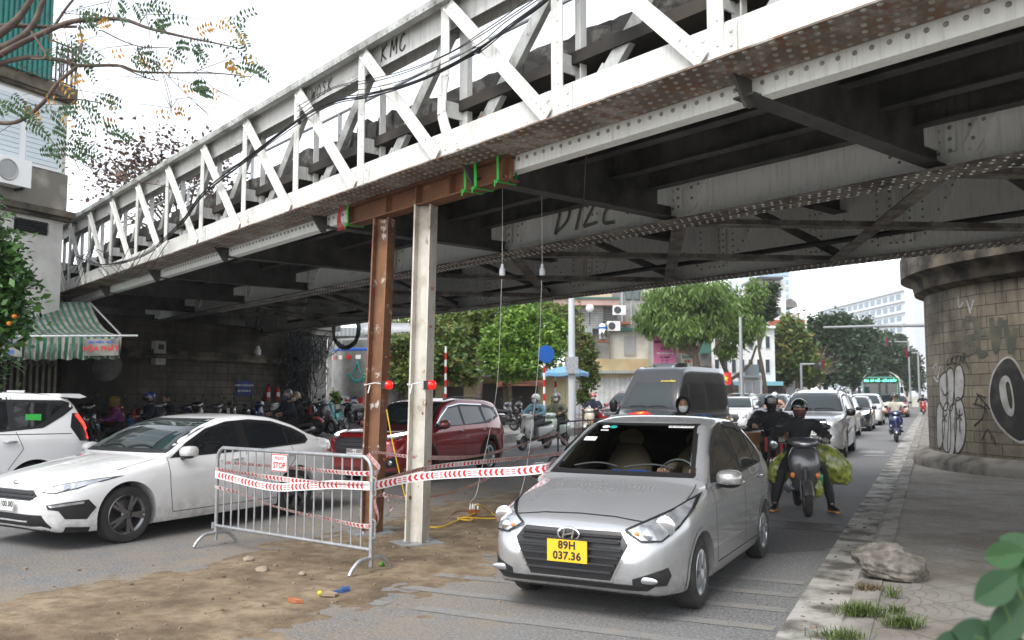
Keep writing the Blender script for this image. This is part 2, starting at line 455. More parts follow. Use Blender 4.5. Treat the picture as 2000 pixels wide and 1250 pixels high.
def paving_mat():
 m, t, b = nodes('fan pattern paving tiles')
 co = coords(t)
 sc = N(t, 'ShaderNodeVectorMath', operation='SCALE'); sc.inputs['Scale'].default_value = 1 / 0.42; t.links.new(co, sc.inputs[0])
 rot = N(t, 'ShaderNodeMapping'); rot.inputs['Rotation'].default_value = (0, 0, R(45)); t.links.new(sc.outputs[0], rot.inputs[0])
 fr = N(t, 'ShaderNodeVectorMath', operation='FRACTION'); t.links.new(rot.outputs[0], fr.inputs[0])
 sx = t.nodes.new('ShaderNodeSeparateXYZ'); t.links.new(fr.outputs[0], sx.inputs[0])
 def mth(op, a, b_=None):
  n = N(t, 'ShaderNodeMath', operation=op)
  for i, v in enumerate((a, b_)):
   if v is None: continue
   if hasattr(v, 'is_output'): t.links.new(v, n.inputs[i])
   else: n.inputs[i].default_value = v
  return n.outputs[0]
 d = mth('SQRT', mth('ADD', mth('MULTIPLY', sx.outputs[0], sx.outputs[0]), mth('MULTIPLY', sx.outputs[1], sx.outputs[1])))
 rings = mth('SINE', mth('MULTIPLY', d, 30.0))
 rad = mth('SINE', mth('MULTIPLY', mth('ARCTAN2', sx.outputs[1], sx.outputs[0]), 28.0))
 rad = mth('MULTIPLY', rad, mth('LESS_THAN', d, 0.97))
 edge = mth('MINIMUM', mth('MINIMUM', sx.outputs[0], mth('SUBTRACT', 1.0, sx.outputs[0])), mth('MINIMUM', sx.outputs[1], mth('SUBTRACT', 1.0, sx.outputs[1])))
 joint = ramp(t, edge, [(0.0, 1.0), (0.022, 0.0)])
 groove = ramp(t, mth('MAXIMUM', rings, rad), [(0.82, 0.0), (0.97, 1.0)])
 wear = ramp(t, noise(t, 1.1, 5, 0.6), [(0.38, 1.0), (0.6, 0.1)])
 gv = mth('MAXIMUM', mth('MULTIPLY', groove, mth('MULTIPLY', wear, 0.6)), joint)
 base = mixc(t, ramp(t, noise(t, 3.2, 6, 0.65), [(0.35, 0.0), (0.7, 1.0)]), (0.27, 0.255, 0.23), (0.19, 0.178, 0.16))
 base = mixc(t, ramp(t, noise(t, 0.7, 5, 0.6), [(0.46, 0.0), (0.62, 0.8)]), base, (0.15, 0.125, 0.098))
 col = mixc(t, mth('MULTIPLY', gv, 0.75), base, (0.07, 0.06, 0.05))
 t.links.new(col, b.inputs['Base Color']); b.inputs['Roughness'].default_value = 0.9
 bump(t, b, mth('SUBTRACT', noise(t, 40, 4), gv), 0.6, 0.012)
 return m
sheet('pavement', -0.44, 40, -30, 300, 0.085, paving_mat())
M['plaza'] = mat('plaza concrete', (0.3, 0.29, 0.27), 0.9, 0, (0.16, 0.15, 0.14), 1.4, 0.4, 0.7, 0.4, 30)
mb = MB(); mb.box((-40, 36, 0.05), (53, 52, 0.3)); mb.box((-13.4, 36, 0.12), (0.25, 52, 0.36))
o = mb.build('plaza', M['plaza']); o.rotation_euler = (0, 0, RROT); o['kind'] = 'structure'
def worn(name, c, lo=0.45, hi=0.62):
 m = mat(name, (0.12, 0.118, 0.112), 0.85)
 t = m.node_tree; b = t.nodes['Principled BSDF']
 n = noise(t, 5, 8, 0.75); f = noise(t, 150, 3, 0.7)
 asp = mixc(t, ramp(t, f, [(0.35, 0.0), (0.7, 1.0)]), (0.11, 0.11, 0.11), (0.3, 0.3, 0.295))
 t.links.new(mixc(t, ramp(t, n, [(lo, 0.0), (hi, 0.8)]), asp, c), b.inputs['Base Color'])
 bump(t, b, f, 0.5, 0.005); return m
M['rumble'] = worn('worn yellow paint', (0.31, 0.255, 0.17), 0.46, 0.85)
M['rumble_white'] = worn('worn white paint', (0.4, 0.4, 0.39), 0.36, 0.62)
mb = MB()
for t0 in (8.35, 7.8, 7.25, 6.65, 6.05):
 q = -1.1
 while q > -4.2:
  q2 = q - rk.uniform(.25, .45)
  if rk.random() < 0.93:
   j = rk.uniform(-.012, .012); mb.quad((q2, t0 + j, .004), (q, t0 + j, .004), (q, t0 + .15 + j, .004), (q2, t0 + .15 + j, .004))
  q = q2
o = mb.build('rumble_strip', M['rumble']); o.rotation_euler = (0, 0, RROT); o['kind'] = 'structure'
mb = MB()
for (t0, t1, q0, q1) in ((27.2, 28.4, -2.0, -1.3), (34, 37, -4.4, -4.2), (42, 45, -4.4, -4.2), (50, 53, -4.4, -4.2), (28, 31, -7.8, -7.6), (36, 39, -7.8, -7.6)):
 mb.quad((q0, t0, .004), (q1, t0, .004), (q1, t1, .004), (q0, t1, .004))
o = mb.build('road_marking', M['rumble_white']); o.rotation_euler = (0, 0, RROT); o['kind'] = 'structure'
mb = MB(); rp = random.Random(4); cq, ct_ = -1.9, 10.9
mb.add([(cq + (1.0 + rp.uniform(-.15, .15)) * math.cos(a), ct_ + (1.15 + rp.uniform(-.2, .2)) * math.sin(a), .004) for a in np.linspace(0, 2 * math.pi, 27)[:-1]], [tuple(range(26))])
o = mb.build('asphalt_patch', mat('dark asphalt patch', (.045, .045, .047), .8, 0, (.12, .12, .12), 40, .35, .65, .6, 60)); o.rotation_euler = (0, 0, RROT); o['kind'] = 'structure'
def sand_mat():
 m, t, b = nodes('packed sandy soil')
 a = noise(t, 1.3, 7, 0.65); f = noise(t, 60, 4, 0.7); c = noise(t, 6, 6, 0.65)
 col = mixc(t, ramp(t, a, [(0.36, 0.0), (0.64, 1.0)]), (0.1, 0.069, 0.04), (0.3, 0.232, 0.15))
 col = mixc(t, ramp(t, c, [(0.42, 0.0), (0.68, 0.8)]), col, (0.1, 0.06, 0.034))
 col = mixc(t, ramp(t, f, [(0.55, 0.0), (0.8, 0.6)]), col, (0.4, 0.33, 0.26))
 t.links.new(col, b.inputs['Base Color']); b.inputs['Roughness'].default_value = 0.95
 mm = N(t, 'ShaderNodeMath', operation='ADD'); t.links.new(c, mm.inputs[0]); t.links.new(f, mm.inputs[1])
 bump(t, b, mm.outputs[0], 0.9, 0.012); return m
mb = MB(); nq, nt_ = 96, 250
def sandh(q, t):
 p = Vector((q, t, 0))
 e = 1 - abs((q + 5.35) / 1.55); far = min(1, (19.5 - t) / 3.0); near = min(1, (t - 1.5) / 2)
 w = min(e, far, near)
 big = mnoise.fractal(p * .55, 1, 2, 4); fine = mnoise.fractal(p * 3.1, .9, 2, 4)
 return max(-.014, min(.022, (w + .05) * .04) + big * .013 + fine * .014 + .006 * mnoise.noise(p * 9) - .007)
vv = [(-8.6 + 6.2 * i / nq, 1 + 19.5 * j / nt_, sandh(-8.6 + 6.2 * i / nq, 1 + 19.5 * j / nt_)) for j in range(nt_ + 1) for i in range(nq + 1)]
mb.add(vv, [(j * (nq + 1) + i, j * (nq + 1) + i + 1, (j + 1) * (nq + 1) + i + 1, (j + 1) * (nq + 1) + i) for j in range(nt_) for i in range(nq)])
o = mb.build('sand', sand_mat(), smooth=True, angle=80); o.rotation_euler = (0, 0, RROT); o['kind'] = 'structure'
def sand_z(p):
 q = Vector(p).dot(RN); t = Vector(p).dot(RD); return max(0, sandh(q, t))
mb = MB(); rg = random.Random(11)
for i in range(900):
 t = rg.uniform(3.5, 19); q = rg.gauss(-5.4, 1.1) if i % 5 else rg.uniform(-1.0, -.65)
 r = rg.choice((.006, .009, .012, .02)); r = r if rg.random() < .97 else .03
 mb.ball((q, t, max(0, sandh(q, t)) + r * .3), (r, r * rg.uniform(.6, 1), r * .6), 5, 3, Matrix.Rotation(rg.uniform(0, 3), 3, 'Z'))
o = mb.build('grit', mat('grit', (0.26, 0.2, 0.15), 0.9, 0, (0.12, 0.08, 0.05), 3.0, 0.4, 0.6)); o.rotation_euler = (0, 0, RROT); o['kind'] = 'stuff'
# ================================================================== THE RAILWAY BRIDGE
BROT = math.atan2(UX.y, UX.x)
bridge = empty('railway_bridge', (0, 0, 0), BROT, 'old riveted steel railway bridge crossing the street, pale peeling truss and sooty girders below', 'bridge')
def B(u, s, z): return Vector((u, -s, z))
US = (0, -1, 0)                                  # local direction of growing s ; towards the camera is +y
U0, DU = 3.95, 1.78
nodes_u = [U0 + DU * k for k in range(-5, 13)]
UA, UB = nodes_u[0], nodes_u[-1] + .3
ZB, ZT = 4.25, 6.03
S = 5.42
mb = MB()
mb.box(B((UA + UB) / 2, S - .04, ZB + .145), (UB - UA, .016, .29))
mb.box(B((UA + UB) / 2, S + .3, ZB + .145), (UB - UA, .016, .29))
for u in nodes_u:
 mb.box(B(u + .06, S - .055, ZB + .15), (.5, .014, .24))
 for a in range(4):
  for b_ in range(2):
   mb.rivet(B(u - .14 + a * .13, S - .062, ZB + .09 + b_ * .11), (0, 1, 0), .02)
 for w in range(-1, 14):
  pass
mb.build('bottom_chord', M['white_steel'], bridge)
mb = MB()
mb.box(B((UA + UB) / 2, S + .15, ZB - .008), (UB - UA, .56, .016))
u = UA
while u < UB:
 for s_ in (-.09, .02, .13, .24, .37):
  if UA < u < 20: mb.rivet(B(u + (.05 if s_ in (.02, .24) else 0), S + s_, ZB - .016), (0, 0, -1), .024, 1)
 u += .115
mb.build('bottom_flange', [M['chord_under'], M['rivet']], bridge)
mb = MB()
mb.box(B((UA + UB) / 2, S + .46, ZB - .08), (UB - UA, .014, .17)); mb.box(B((UA + UB) / 2, S + .53, ZB - .16), (UB - UA, .15, .012))
u = UA
while u < 18:
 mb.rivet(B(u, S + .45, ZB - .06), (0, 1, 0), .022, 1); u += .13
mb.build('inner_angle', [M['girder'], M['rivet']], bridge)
mb = MB()
mb.box(B((UA + UB) / 2, S + .05, ZT - .16), (UB - UA, .014, .3)); mb.box(B((UA + UB) / 2, S + .25, ZT - .16), (UB - UA, .014, .3))
for k, u in enumerate(nodes_u):
 if k % 2 == 0:
  mb.box(B(u + .45, S + .04, ZT - .17), (.42, .012, .24))
  for a in range(4):
   for b_ in range(2): mb.rivet(B(u + .3 + a * .1, S + .034, ZT - .24 + b_ * .12), (0, 1, 0), .018)
mb.build('top_chord', M['white_steel'], bridge)
mb = MB()
mb.box(B((UA + UB) / 2, S + .1, ZT), (UB - UA, .5, .02)); mb.box(B((UA + UB) / 2, S - .1, ZT - .045), (UB - UA, .1, .07))
u = UA
while u < UB:
 for s_ in (-.03, .015): mb.rivet(B(u, S + s_, ZT - .01), (0, 0, -1), .019)
 mb.rivet(B(u, S - .15, ZT - .045), (0, 1, 0), .017)
 u += .11
mb.build('top_flange', M['grey_steel'], bridge)
mb = MB()
mb.box(B((UA + UB) / 2, S + .1, ZT + .02), (UB - UA, .42, .012))
u = UA; rr = random.Random(5)
while u < UB:
 w = rr.uniform(.3, 1.2); mb.box(B(u, S + rr.uniform(-.05, .1), ZT + .03), (w, rr.uniform(.1, .3), rr.uniform(.01, .03)), Matrix.Rotation(rr.uniform(-.05, .05), 3, 'Z')); u += w * 1.2
mb.build('top_plate_crust', M['flange'], bridge)
bent = 2 + 5                                       # the dented post
for k, u in enumerate(nodes_u):
 mb = MB(); zt, zb_ = ZT - .03, ZB + .02
 if k == bent:
  pts = [(0, zt), (.0, 5.15), (.05, 4.95), (.06, 4.75), (-.02, 4.55), (-.1, 4.42), (-.16, 4.32), (-.18, 4.27)]
  for (a, za), (b_, zb2) in zip(pts, pts[1:]):
   mb.bar(B(u + a, S - .065, za), B(u + b_, S - .065, zb2), .15, .012, (0, 1, 0)); mb.bar(B(u + a + .07, S - .03, za), B(u + b_ + .05, S - .03, zb2), .012, .07, (0, 1, 0))
  mb.bar(B(u, S + .22, zt), B(u, S + .22, zb_), .14, .07, (0, 1, 0))
 else:
  mb.box(B(u, S - .065, (zt + zb_) / 2), (.15, .012, zt - zb_)); mb.box(B(u + .069, S - .03, (zt + zb_) / 2), (.012, .06, zt - zb_ - .01))
  mb.box(B(u - .005, S + .24, (zt + zb_) / 2), (.14, .012, zt - zb_)); mb.box(B(u - .07, S + .2, (zt + zb_) / 2), (.012, .07, zt - zb_))
  for i in range(9): mb.rivet(B(u - .02, S - .071, zb_ + .1 + i * .2), (0, 1, 0), .017)
 for zc in (4.8,): mb.box(B(u + .02, S + .09, zc), (.02, .24, .18))
 mb.build('truss_post', M['white_steel'], bridge)
rd = random.Random(9)
for k in range(len(nodes_u) - 1):
 a, b_ = nodes_u[k], nodes_u[k + 1]
 mb = MB(); p, q = B(b_ - .1, S - .09, ZT - .12), B(a + .1, S - .09, ZB + .04)
 mb.bar(p, q, .135, .014, (0, 1, 0))
 d = (q - p).normalized(); pr = Vector((-d.z, 0, d.x)) * .062
 mb.bar(p + pr + Vector((0, .02, 0)), q + pr + Vector((0, .02, 0)), .014, .05, (0, 1, 0))
 for e in (.03, .07, .11, .86, .9, .94, .97): mb.rivet(p.lerp(q, e) + Vector((0, .007, 0)), (0, 1, 0), .019)
 mb.build('truss_diagonal', M['white_steel'], bridge)
 mb = MB(); p, q = B(a + .1, S + .16, ZT - .12), B(b_ - .1, S + .16, ZB + .04)
 mb.bar(p, q, .15, .014, (0, 1, 0)); d = (q - p).normalized(); pr = Vector((d.z, 0, -d.x)) * .07
 mb.bar(p + pr + Vector((0, -.03, 0)), q + pr + Vector((0, -.03, 0)), .014, .07, (0, 1, 0))
 mb.bar(q + (p - q) * .22 + Vector((0, .02, 0)), q + Vector((0, .02, 0)), .17, .014, (0, 1, 0))
 for e in (.8, .86, .92, .97): mb.rivet(p.lerp(q, e) + Vector((0, .03, 0)), (0, 1, 0), .019)
 mb.build('truss_brace', M['grey_steel'], bridge)
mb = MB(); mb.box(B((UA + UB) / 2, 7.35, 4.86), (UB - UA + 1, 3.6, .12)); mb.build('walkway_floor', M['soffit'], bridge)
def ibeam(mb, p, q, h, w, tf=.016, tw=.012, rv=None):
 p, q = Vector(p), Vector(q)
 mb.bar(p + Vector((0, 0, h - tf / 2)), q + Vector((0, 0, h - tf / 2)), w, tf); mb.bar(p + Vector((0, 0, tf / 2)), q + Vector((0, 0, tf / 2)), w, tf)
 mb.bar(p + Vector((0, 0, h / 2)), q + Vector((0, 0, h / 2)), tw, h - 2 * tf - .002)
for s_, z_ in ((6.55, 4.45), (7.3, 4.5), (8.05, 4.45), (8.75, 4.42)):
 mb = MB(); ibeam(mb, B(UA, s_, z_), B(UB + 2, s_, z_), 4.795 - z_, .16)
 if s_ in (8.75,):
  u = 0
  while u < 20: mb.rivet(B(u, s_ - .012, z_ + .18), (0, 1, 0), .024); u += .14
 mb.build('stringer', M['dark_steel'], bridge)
xb = [U0 + .05 + 2 * DU * k for k in range(-3, 9)]
for u in xb:
 mb = MB(); p, q = B(u, S + .35, 4.1), B(u, 9.17, 4.1)
 ibeam(mb, p + Vector((0, 0, -.02)), q + Vector((0, 0, -.02)), .7, .2)
 mb.bar(p + Vector((.06, 0, .06)), q + Vector((.06, 0, .06)), .06, .012)
 mb.bar(p + Vector((.018, 0, .14)), q + Vector((.018, 0, .14)), .012, .16)
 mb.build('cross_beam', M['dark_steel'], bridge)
 mb = MB(); mb.prism([B(u - .02, S + .2, 4.23), B(u - .02, S + .44, 4.23), B(u - .02, S + .44, 4.0), B(u - .02, S + .36, 4.0)], (.03, 0, 0)); mb.build('beam_bracket', M['dark_steel'], bridge)
def girder(s_, z0, z1, name_m, ua, ub, rivets, grid):
 mb = MB(); uc, ul = (ua + ub) / 2, ub - ua
 mb.box(B(uc, s_, (z0 + z1) / 2), (ul, .02, z1 - z0 - .04))
 u = ua
 while u < ub:
  if rivets[0] < u < rivets[1]:
   mb.rivet(B(u, s_ - .03, z0 + .085), (0, 1, 0), .02)
   for s2 in (-.2, -.1, .1, .2): mb.rivet(B(u + (.06 if abs(s2) < .15 else 0), s_ + s2, z0), (0, 0, -1), .02)
  u += .125
 mb.box(B(uc, s_ - .02, z0 + .09), (ul, .016, .13))
 web = mb.build('plate_girder', name_m, bridge)
 mb = MB(); mb.box(B(uc, s_, z0 + .012), (ul, .5, .024)); mb.box(B(uc, s_, z1 - .012), (ul, .46, .024))
 u = ua
 while u < ub:
  if rivets[0] < u < rivets[1]:
   for s2 in (-.21, -.13, -.05, .05, .13, .21): mb.rivet(B(u + (.05 if int((s2 + 1) * 100) % 16 < 8 else 0), s_ + s2, z0), (0, 0, -1), .021)
   mb.rivet(B(u, s_ - .2, z0 + .024), (0, 0, 1), .02)
  u += .11
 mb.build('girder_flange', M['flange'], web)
 for k in range(-3, 9):
  u = grid + 2 * DU * k
  if not ua < u < ub: continue
  mb = MB()
  for du in (-.2, .12):
   mb.box(B(u + du + .04, s_ - .05, (z0 + z1) / 2 + .08), (.1, .03, z1 - z0 - .25)); 
   z = z0 + .22
   while z < z1 - .1:
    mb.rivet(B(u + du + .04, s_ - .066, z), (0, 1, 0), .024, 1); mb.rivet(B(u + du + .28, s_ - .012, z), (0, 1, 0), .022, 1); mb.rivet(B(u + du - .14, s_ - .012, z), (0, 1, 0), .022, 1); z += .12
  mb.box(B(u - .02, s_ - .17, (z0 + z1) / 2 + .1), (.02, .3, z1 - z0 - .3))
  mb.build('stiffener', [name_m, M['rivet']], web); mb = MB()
  mb.bar(B(u - .35, s_ - .04, z0 + .2), B(u - .35 - .65, s_ - .04, z1 - .1), .14, .05, (0, 1, 0))
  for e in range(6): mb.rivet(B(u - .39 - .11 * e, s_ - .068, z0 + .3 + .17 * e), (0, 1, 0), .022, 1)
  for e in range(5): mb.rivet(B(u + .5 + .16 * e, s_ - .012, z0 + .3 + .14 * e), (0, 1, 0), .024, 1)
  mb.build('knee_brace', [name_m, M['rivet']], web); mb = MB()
  if k % 2:
   mb.box(B(u + 1.5, s_ - .018, (z0 + z1) / 2), (.32, .014, z1 - z0 - .2))
   for a in range(3):
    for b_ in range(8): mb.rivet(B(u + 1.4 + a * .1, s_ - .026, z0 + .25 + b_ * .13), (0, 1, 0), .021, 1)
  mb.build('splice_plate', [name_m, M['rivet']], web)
 return web
g1 = girder(9.2, 4.0, 5.42, M['girder'], -10, 29.4, (0, 24), U0 + .05)
g2 = girder(13.6, 3.9, 5.42, M['girder'], -8, 31.5, (-2, 24), U0 - 1.0)
mb = MB(); u = UA; rs = random.Random(2)
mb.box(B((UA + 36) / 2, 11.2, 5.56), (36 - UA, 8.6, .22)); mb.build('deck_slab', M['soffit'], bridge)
mb = MB()
while u < UB:
 w = rs.uniform(.25, .9); h = rs.uniform(.26, .38)
 n_ = 5; ring = []
 mb.box(B(u + w / 2, 6.85 + rs.uniform(-.03, .06), 5.5 + h / 2), (w - .01, .34, h), Matrix.Rotation(rs.uniform(-.03, .03), 3, 'Y')); u += w
ed = mb.build('deck_edge', M['slab'], bridge)
bm = bmesh.new(); bm.from_mesh(ed.data)
bmesh.ops.subdivide_edges(bm, edges=bm.edges, cuts=4, use_grid_fill=True)
for v in bm.verts: v.co += mnoise.noise_vector(v.co * 6) * .035
bm.to_mesh(ed.data); bm.free()
mb = MB(); mb.box(B((UA + UB) / 2, 6.72, 5.42), (UB - UA, .014, .15)); mb.box(B((UA + UB) / 2, 6.8, 5.35), (UB - UA, .16, .012))
u = UA
while u < 20: mb.rivet(B(u, 6.71, 5.43), (0, 1, 0), .02); u += .42
mb.build('edge_angle', M['grey_steel'], bridge)
for u in xb:
 mb = MB(); mb.box(B(u + .3, 6.95, 5.05), (.02, .3, .66)); mb.box(B(u + .3, 6.8, 5.05), (.16, .014, .66)); mb.box(B(u + .3, 6.78, 4.8), (.34, .012, .16))
 for i in range(6): mb.rivet(B(u + .3, 6.79, 4.78 + i * .1), (0, 1, 0), .02)
 mb.build('deck_bracket', M['dark_steel'], bridge)
 mb = MB(); ibeam(mb, B(u, 6.9, 4.75), B(u, 15, 4.75), .68, .25); mb.build('floor_beam', M['dark_steel'], bridge)
for s_ in (10.4, 12.2):
 mb = MB(); ibeam(mb, B(UA, s_, 4.95), B(32, s_, 4.95), .48, .22); mb.build('track_stringer', M['dark_steel'], bridge)
mb = MB(); mb.tube([B(UA, 7.0, 6.42), B(UB, 7.0, 6.42)], .025, 8)
for u in nodes_u[::2]: mb.bar(B(u, 7.0, 5.8), B(u, 7.0, 6.42), .05, .05, (1, 0, 0))
mb.build('handrail', M['galv'], bridge)
for k in range(-1, 6):
 u = U0 + .05 + 2 * DU * k
 for (a, b_) in ((0, 2 * DU), (2 * DU, 0)):
  mb = MB(); p, q = B(u + a, 9.35, 3.985 + .06), B(u + b_, 13.4, 3.94)
  dz = -.02 if a else 0.0
  p = p + Vector((0, 0, dz)); q = q + Vector((0, 0, dz)); mb.bar(p, q, .2, .014); mb.bar(p + Vector((0, 0, .05)), q + Vector((0, 0, .05)), .014, .08)
  d = (q - p).normalized(); sd_ = Vector((-d.y, d.x, 0)) * .055
  n_ = int((q - p).length / .12)
  for i in range(n_):
   c = p.lerp(q, i / n_) + Vector((0, 0, -.007)); mb.rivet(c + sd_, (0, 0, -1), .02); mb.rivet(c - sd_, (0, 0, -1), .02)
  mb.build('cross_brace', M['flange'], bridge)
 mb = MB(); mb.bar(B(u, 13.45, 4.06), B(u + .7, 9.4, 5.2), .1, .1); mb.build('sway_brace', M['dark_steel'], bridge)
mb = MB(); mb.tube([B(-6, 12.3, 4.12), B(8, 12.6, 4.1), B(27, 12.9, 4.1)], .045, 8); mb.build('pipe', M['black'], bridge)
mb = MB(); mb.box(B(10, 15.45, 5.45), (40, .1, .35)); mb.build('far_fascia', M['dark_steel'], bridge)
def wall_text(txt, u, s_, z, size, rot=0, m='ink', bold=.004, parent=bridge, name='graffiti', sq=1.0):
 mb = MB(); Mx = Matrix.Translation(B(u, s_, z)) @ Matrix.Rotation(rot, 4, 'Y') @ frame((0, 0, 0), (-1, 0, 0), (0, 0, 1)) @ Matrix.Diagonal((sq, 1, 1, 1))
 text_geo(txt, size, Mx, mb, bold=bold, space=1.1); return mb.build(name, M[m], parent)
def strokes(polys, org, ex, ey, w, mb, nrm, fn=None):
 """hand-drawn letters: each polyline a ribbon lying on the surface"""
 for pl in polys:
  P = smooth_pts([(x, y, 0) for x, y in pl], 5) if len(pl) > 2 else [Vector((x, y, 0)) for x, y in pl]
  L, Rr = [], []
  for i, p in enumerate(P):
   d = (P[min(i + 1, len(P) - 1)] - P[max(0, i - 1)]).normalized(); s_ = Vector((-d.y, d.x, 0)) * w / 2
   L.append(p + s_); Rr.append(p - s_)
  f = fn if fn else (lambda v: Vector(org) + Vector(ex) * v.x + Vector(ey) * v.y + Vector(nrm) * .003)
  vv = [f(p) for p in L] + [f(p) for p in Rr]; n = len(L)
  mb.add(vv, [(i, n + i, n + i + 1, i + 1) for i in range(n - 1)])
GL = {'K': [[(0, 0), (.02, 1)], [(.5, 1), (.05, .5), (.55, 0)]], 'M': [[(0, 0), (.08, 1)], [(.08, 1), (.35, .3)], [(.35, .3), (.62, 1)], [(.62, 1), (.7, 0)]],
      'C': [[(.55, .85), (.3, 1), (.05, .6), (.1, .15), (.4, 0), (.65, .25)]], 'W': [[(0, 1), (.15, 0)], [(.15, 0), (.35, .7)], [(.35, .7), (.5, 0)], [(.5, 0), (.7, 1)]],
      'O': [[(.3, 1), (.02, .6), (.15, .05), (.45, .1), (.55, .6), (.3, 1)]], 'S': [[(.5, .9), (.2, 1), (.08, .7), (.4, .45), (.35, .05), (0, .1)]],
      'D': [[(.05, 0), (.1, 1)], [(.0, .95), (.45, .8), (.5, .35), (.05, 0)]], 'I': [[(.2, 0), (.25, 1)]], 'Z': [[(.05, .95), (.5, 1)], [(.5, 1), (.05, .05)], [(.05, .05), (.6, .1)]],
      'E': [[(.5, .95), (.15, .85), (.2, .55), (.45, .5), (.1, .4), (.12, .05), (.55, 0)]], '*': [[(.0, .3), (.5, .8)], [(.0, .8), (.5, .3)], [(.25, .15), (.25, .95)]],
      'U': [[(0, 1), (.05, .2), (.3, 0), (.5, .3), (.5, 1)]], 'T': [[(0, 1), (.55, 1)], [(.28, 1), (.25, 0)]], 'A': [[(0, 0), (.28, 1)], [(.28, 1), (.55, 0)], [(.1, .4), (.45, .4)]], 'R': [[(.05, 0), (.05, 1)], [(.05, 1), (.5, .85), (.45, .55), (.05, .5)], [(.15, .5), (.55, 0)]], 'V': [[(0, 1), (.25, 0)], [(.25, 0), (.5, 1)]]}
def word(txt, org, ex, ey, size, w, name, m, nrm, slant=.15, fn=None, gap=.78, parent=None):
 mb = MB(); x = 0
 for ch in txt:
  pl = [[((x + a + slant * b_) * size, b_ * size) for a, b_ in st] for st in GL[ch]]
  strokes(pl, org, ex, ey, w, mb, nrm, fn); x += gap * (.6 if ch == 'I' else 1)
 return mb.build(name, M[m], parent)
M['spray'] = mat('grey spray paint', (0.16, 0.17, 0.16), 0.8)
word('KMC', B(9.0, S + .036, 5.78), (-1, 0, 0), (0, 0, 1), .2, .02, 'graffiti', 'ink', (0, 1, 0), parent=bridge, gap=1.0)
word('WOSK', B(10.85, S + .036, 5.77), (-1, 0, 0), (0, 0, 1), .17, .017, 'graffiti', 'ink', (0, 1, 0), parent=bridge, gap=.95)
word('DIZE*', B(9.9, 9.17, 4.2), (-1, 0, 0), (0, 0, 1), .5, .055, 'graffiti', 'spray', (0, 1, 0), slant=.3, parent=bridge)
word('DIZ', B(15.5, 9.17, 4.25), (-1, 0, 0), (0, 0, 1), .42, .05, 'graffiti', 'spray', (0, 1, 0), slant=.3, parent=bridge)
# ================================================================== ROUND STONE ABUTMENT on the right
PC = Vector((14.4, 19.0, 0)); PR = 4.85
M['stone'] = brick_mat('stained stone blocks', (0.26, 0.22, 0.16), (0.19, 0.165, 0.125), (0.03, 0.027, 0.023), 0.5, 0.235, glo=0.38, ghi=0.72, ms=.008)
M['ledge'] = mat('weathered ledge', (0.17, 0.14, 0.1), 0.9, 0, (0.03, 0.026, 0.022), 1.6, 0.36, 0.58, 0.9, 9)
def pierp(arc, z, off=0.0):
 """point on the pier wall: arc in metres clockwise from its leftmost point towards the camera"""
 g = math.pi + arc / PR
 return PC + Vector((math.cos(g), math.sin(g), 0)) * (PR + off) + Vector((0, 0, z))
pier = empty('stone_abutment', PC, 0, 'round stone block abutment covered in graffiti beside the pavement', 'abutment')
mb = MB(); nA = 140
for i in range(nA + 1):
 g = 2 * math.pi * i / nA
 for z in np.linspace(0.05, 4.25, 15): mb.v.append((PR * math.cos(g), PR * math.sin(g), z))
for i in range(nA):
 for j in range(14): mb.f.append((i * 15 + j, (i + 1) * 15 + j, (i + 1) * 15 + j + 1, i * 15 + j + 1)); mb.m.append(0)
me = mb.mesh('wall', M['stone'], True)
set_uv(me, lambda c: (math.atan2(c.y, c.x) % (2 * math.pi) * PR, c.z))
link('wall', me, pier)
mb = MB()
mb.lathe([(PR - .1, 4.2), (PR + .02, 4.0), (PR + .2, 4.08), (PR + .24, 4.3), (PR + .3, 4.36), (PR + .5, 4.42), (PR + .5, 4.92), (PR + .38, 4.98), (PR - 1, 5.0)], 140)
mb.build('cornice', M['ledge'], pier, True, 35)
mb = MB()
mb.lathe([(PR - .05, .42), (PR + .1, .4), (PR + .32, .3), (PR + .36, .24), (PR + .36, .05)], 140)
mb.build('base_ring', mat('base ring concrete', (0.2, 0.185, 0.16), 0.9, 0, (0.06, 0.055, 0.05), 2, .4, .65, .6, 20), pier, True, 35)
mb = MB(); mb.lathe([(PR - .3, 4.95), (PR - .3, 7.5), (0.01, 7.5)], 60); mb.build('parapet', mat('ochre render', (0.5, 0.36, 0.14), 0.85, 0, (0.3, 0.2, 0.09), 2), pier, True, 35)
M['g_white'] = mat('white spray', (0.42, 0.42, 0.41), 0.8, 0, (0.25, 0.235, 0.21), 3.5, .4, .7)
M['g_black'] = mat('black spray', (0.022, 0.022, 0.022), 0.75, 0, (0.07, 0.065, 0.06), 3, .5, .75)
M['g_green'] = mat('faded green black spray', (0.07, 0.075, 0.062), 0.85, 0, (0.14, 0.125, 0.09), 3, .4, .7)
def pierfn(a0, z0, off):
 return lambda v: pierp(a0 + v.x, z0 + v.y, off) - PC
def pier_fill(pts, off, m, name='graffiti', hole=None):
 P = smooth_pts([(x, y, 0) for x, y in pts], 6, True)
 v2 = [Vector((p.x, p.y)) for p in P]; n = len(v2); ed = [(i, (i + 1) % n) for i in range(n)]
 xs = [p.x for p in v2]; zs = [p.y for p in v2]
 x = min(xs) + .1
 while x < max(xs):
  y = min(zs) + .1
  while y < max(zs): v2.append(Vector((x, y))); y += .2
  x += .1
 vo, eo, fo, *_ = delaunay_2d_cdt(v2, ed, [list(range(n))], 1, 1e-5)
 mb = MB(); mb.add([pierp(p.x, p.y, off) - PC for p in vo], fo)
 mb.build(name, m, pier, fix=True)
def pier_line(pl, w, off, m, closed=False):
 mb = MB(); strokes([[(x, y) for x, y in p] + ([p[0]] if closed else []) for p in pl], None, None, None, w, mb, None, lambda v: pierp(v.x, v.y, off) - PC)
 mb.build('graffiti', m, pier)
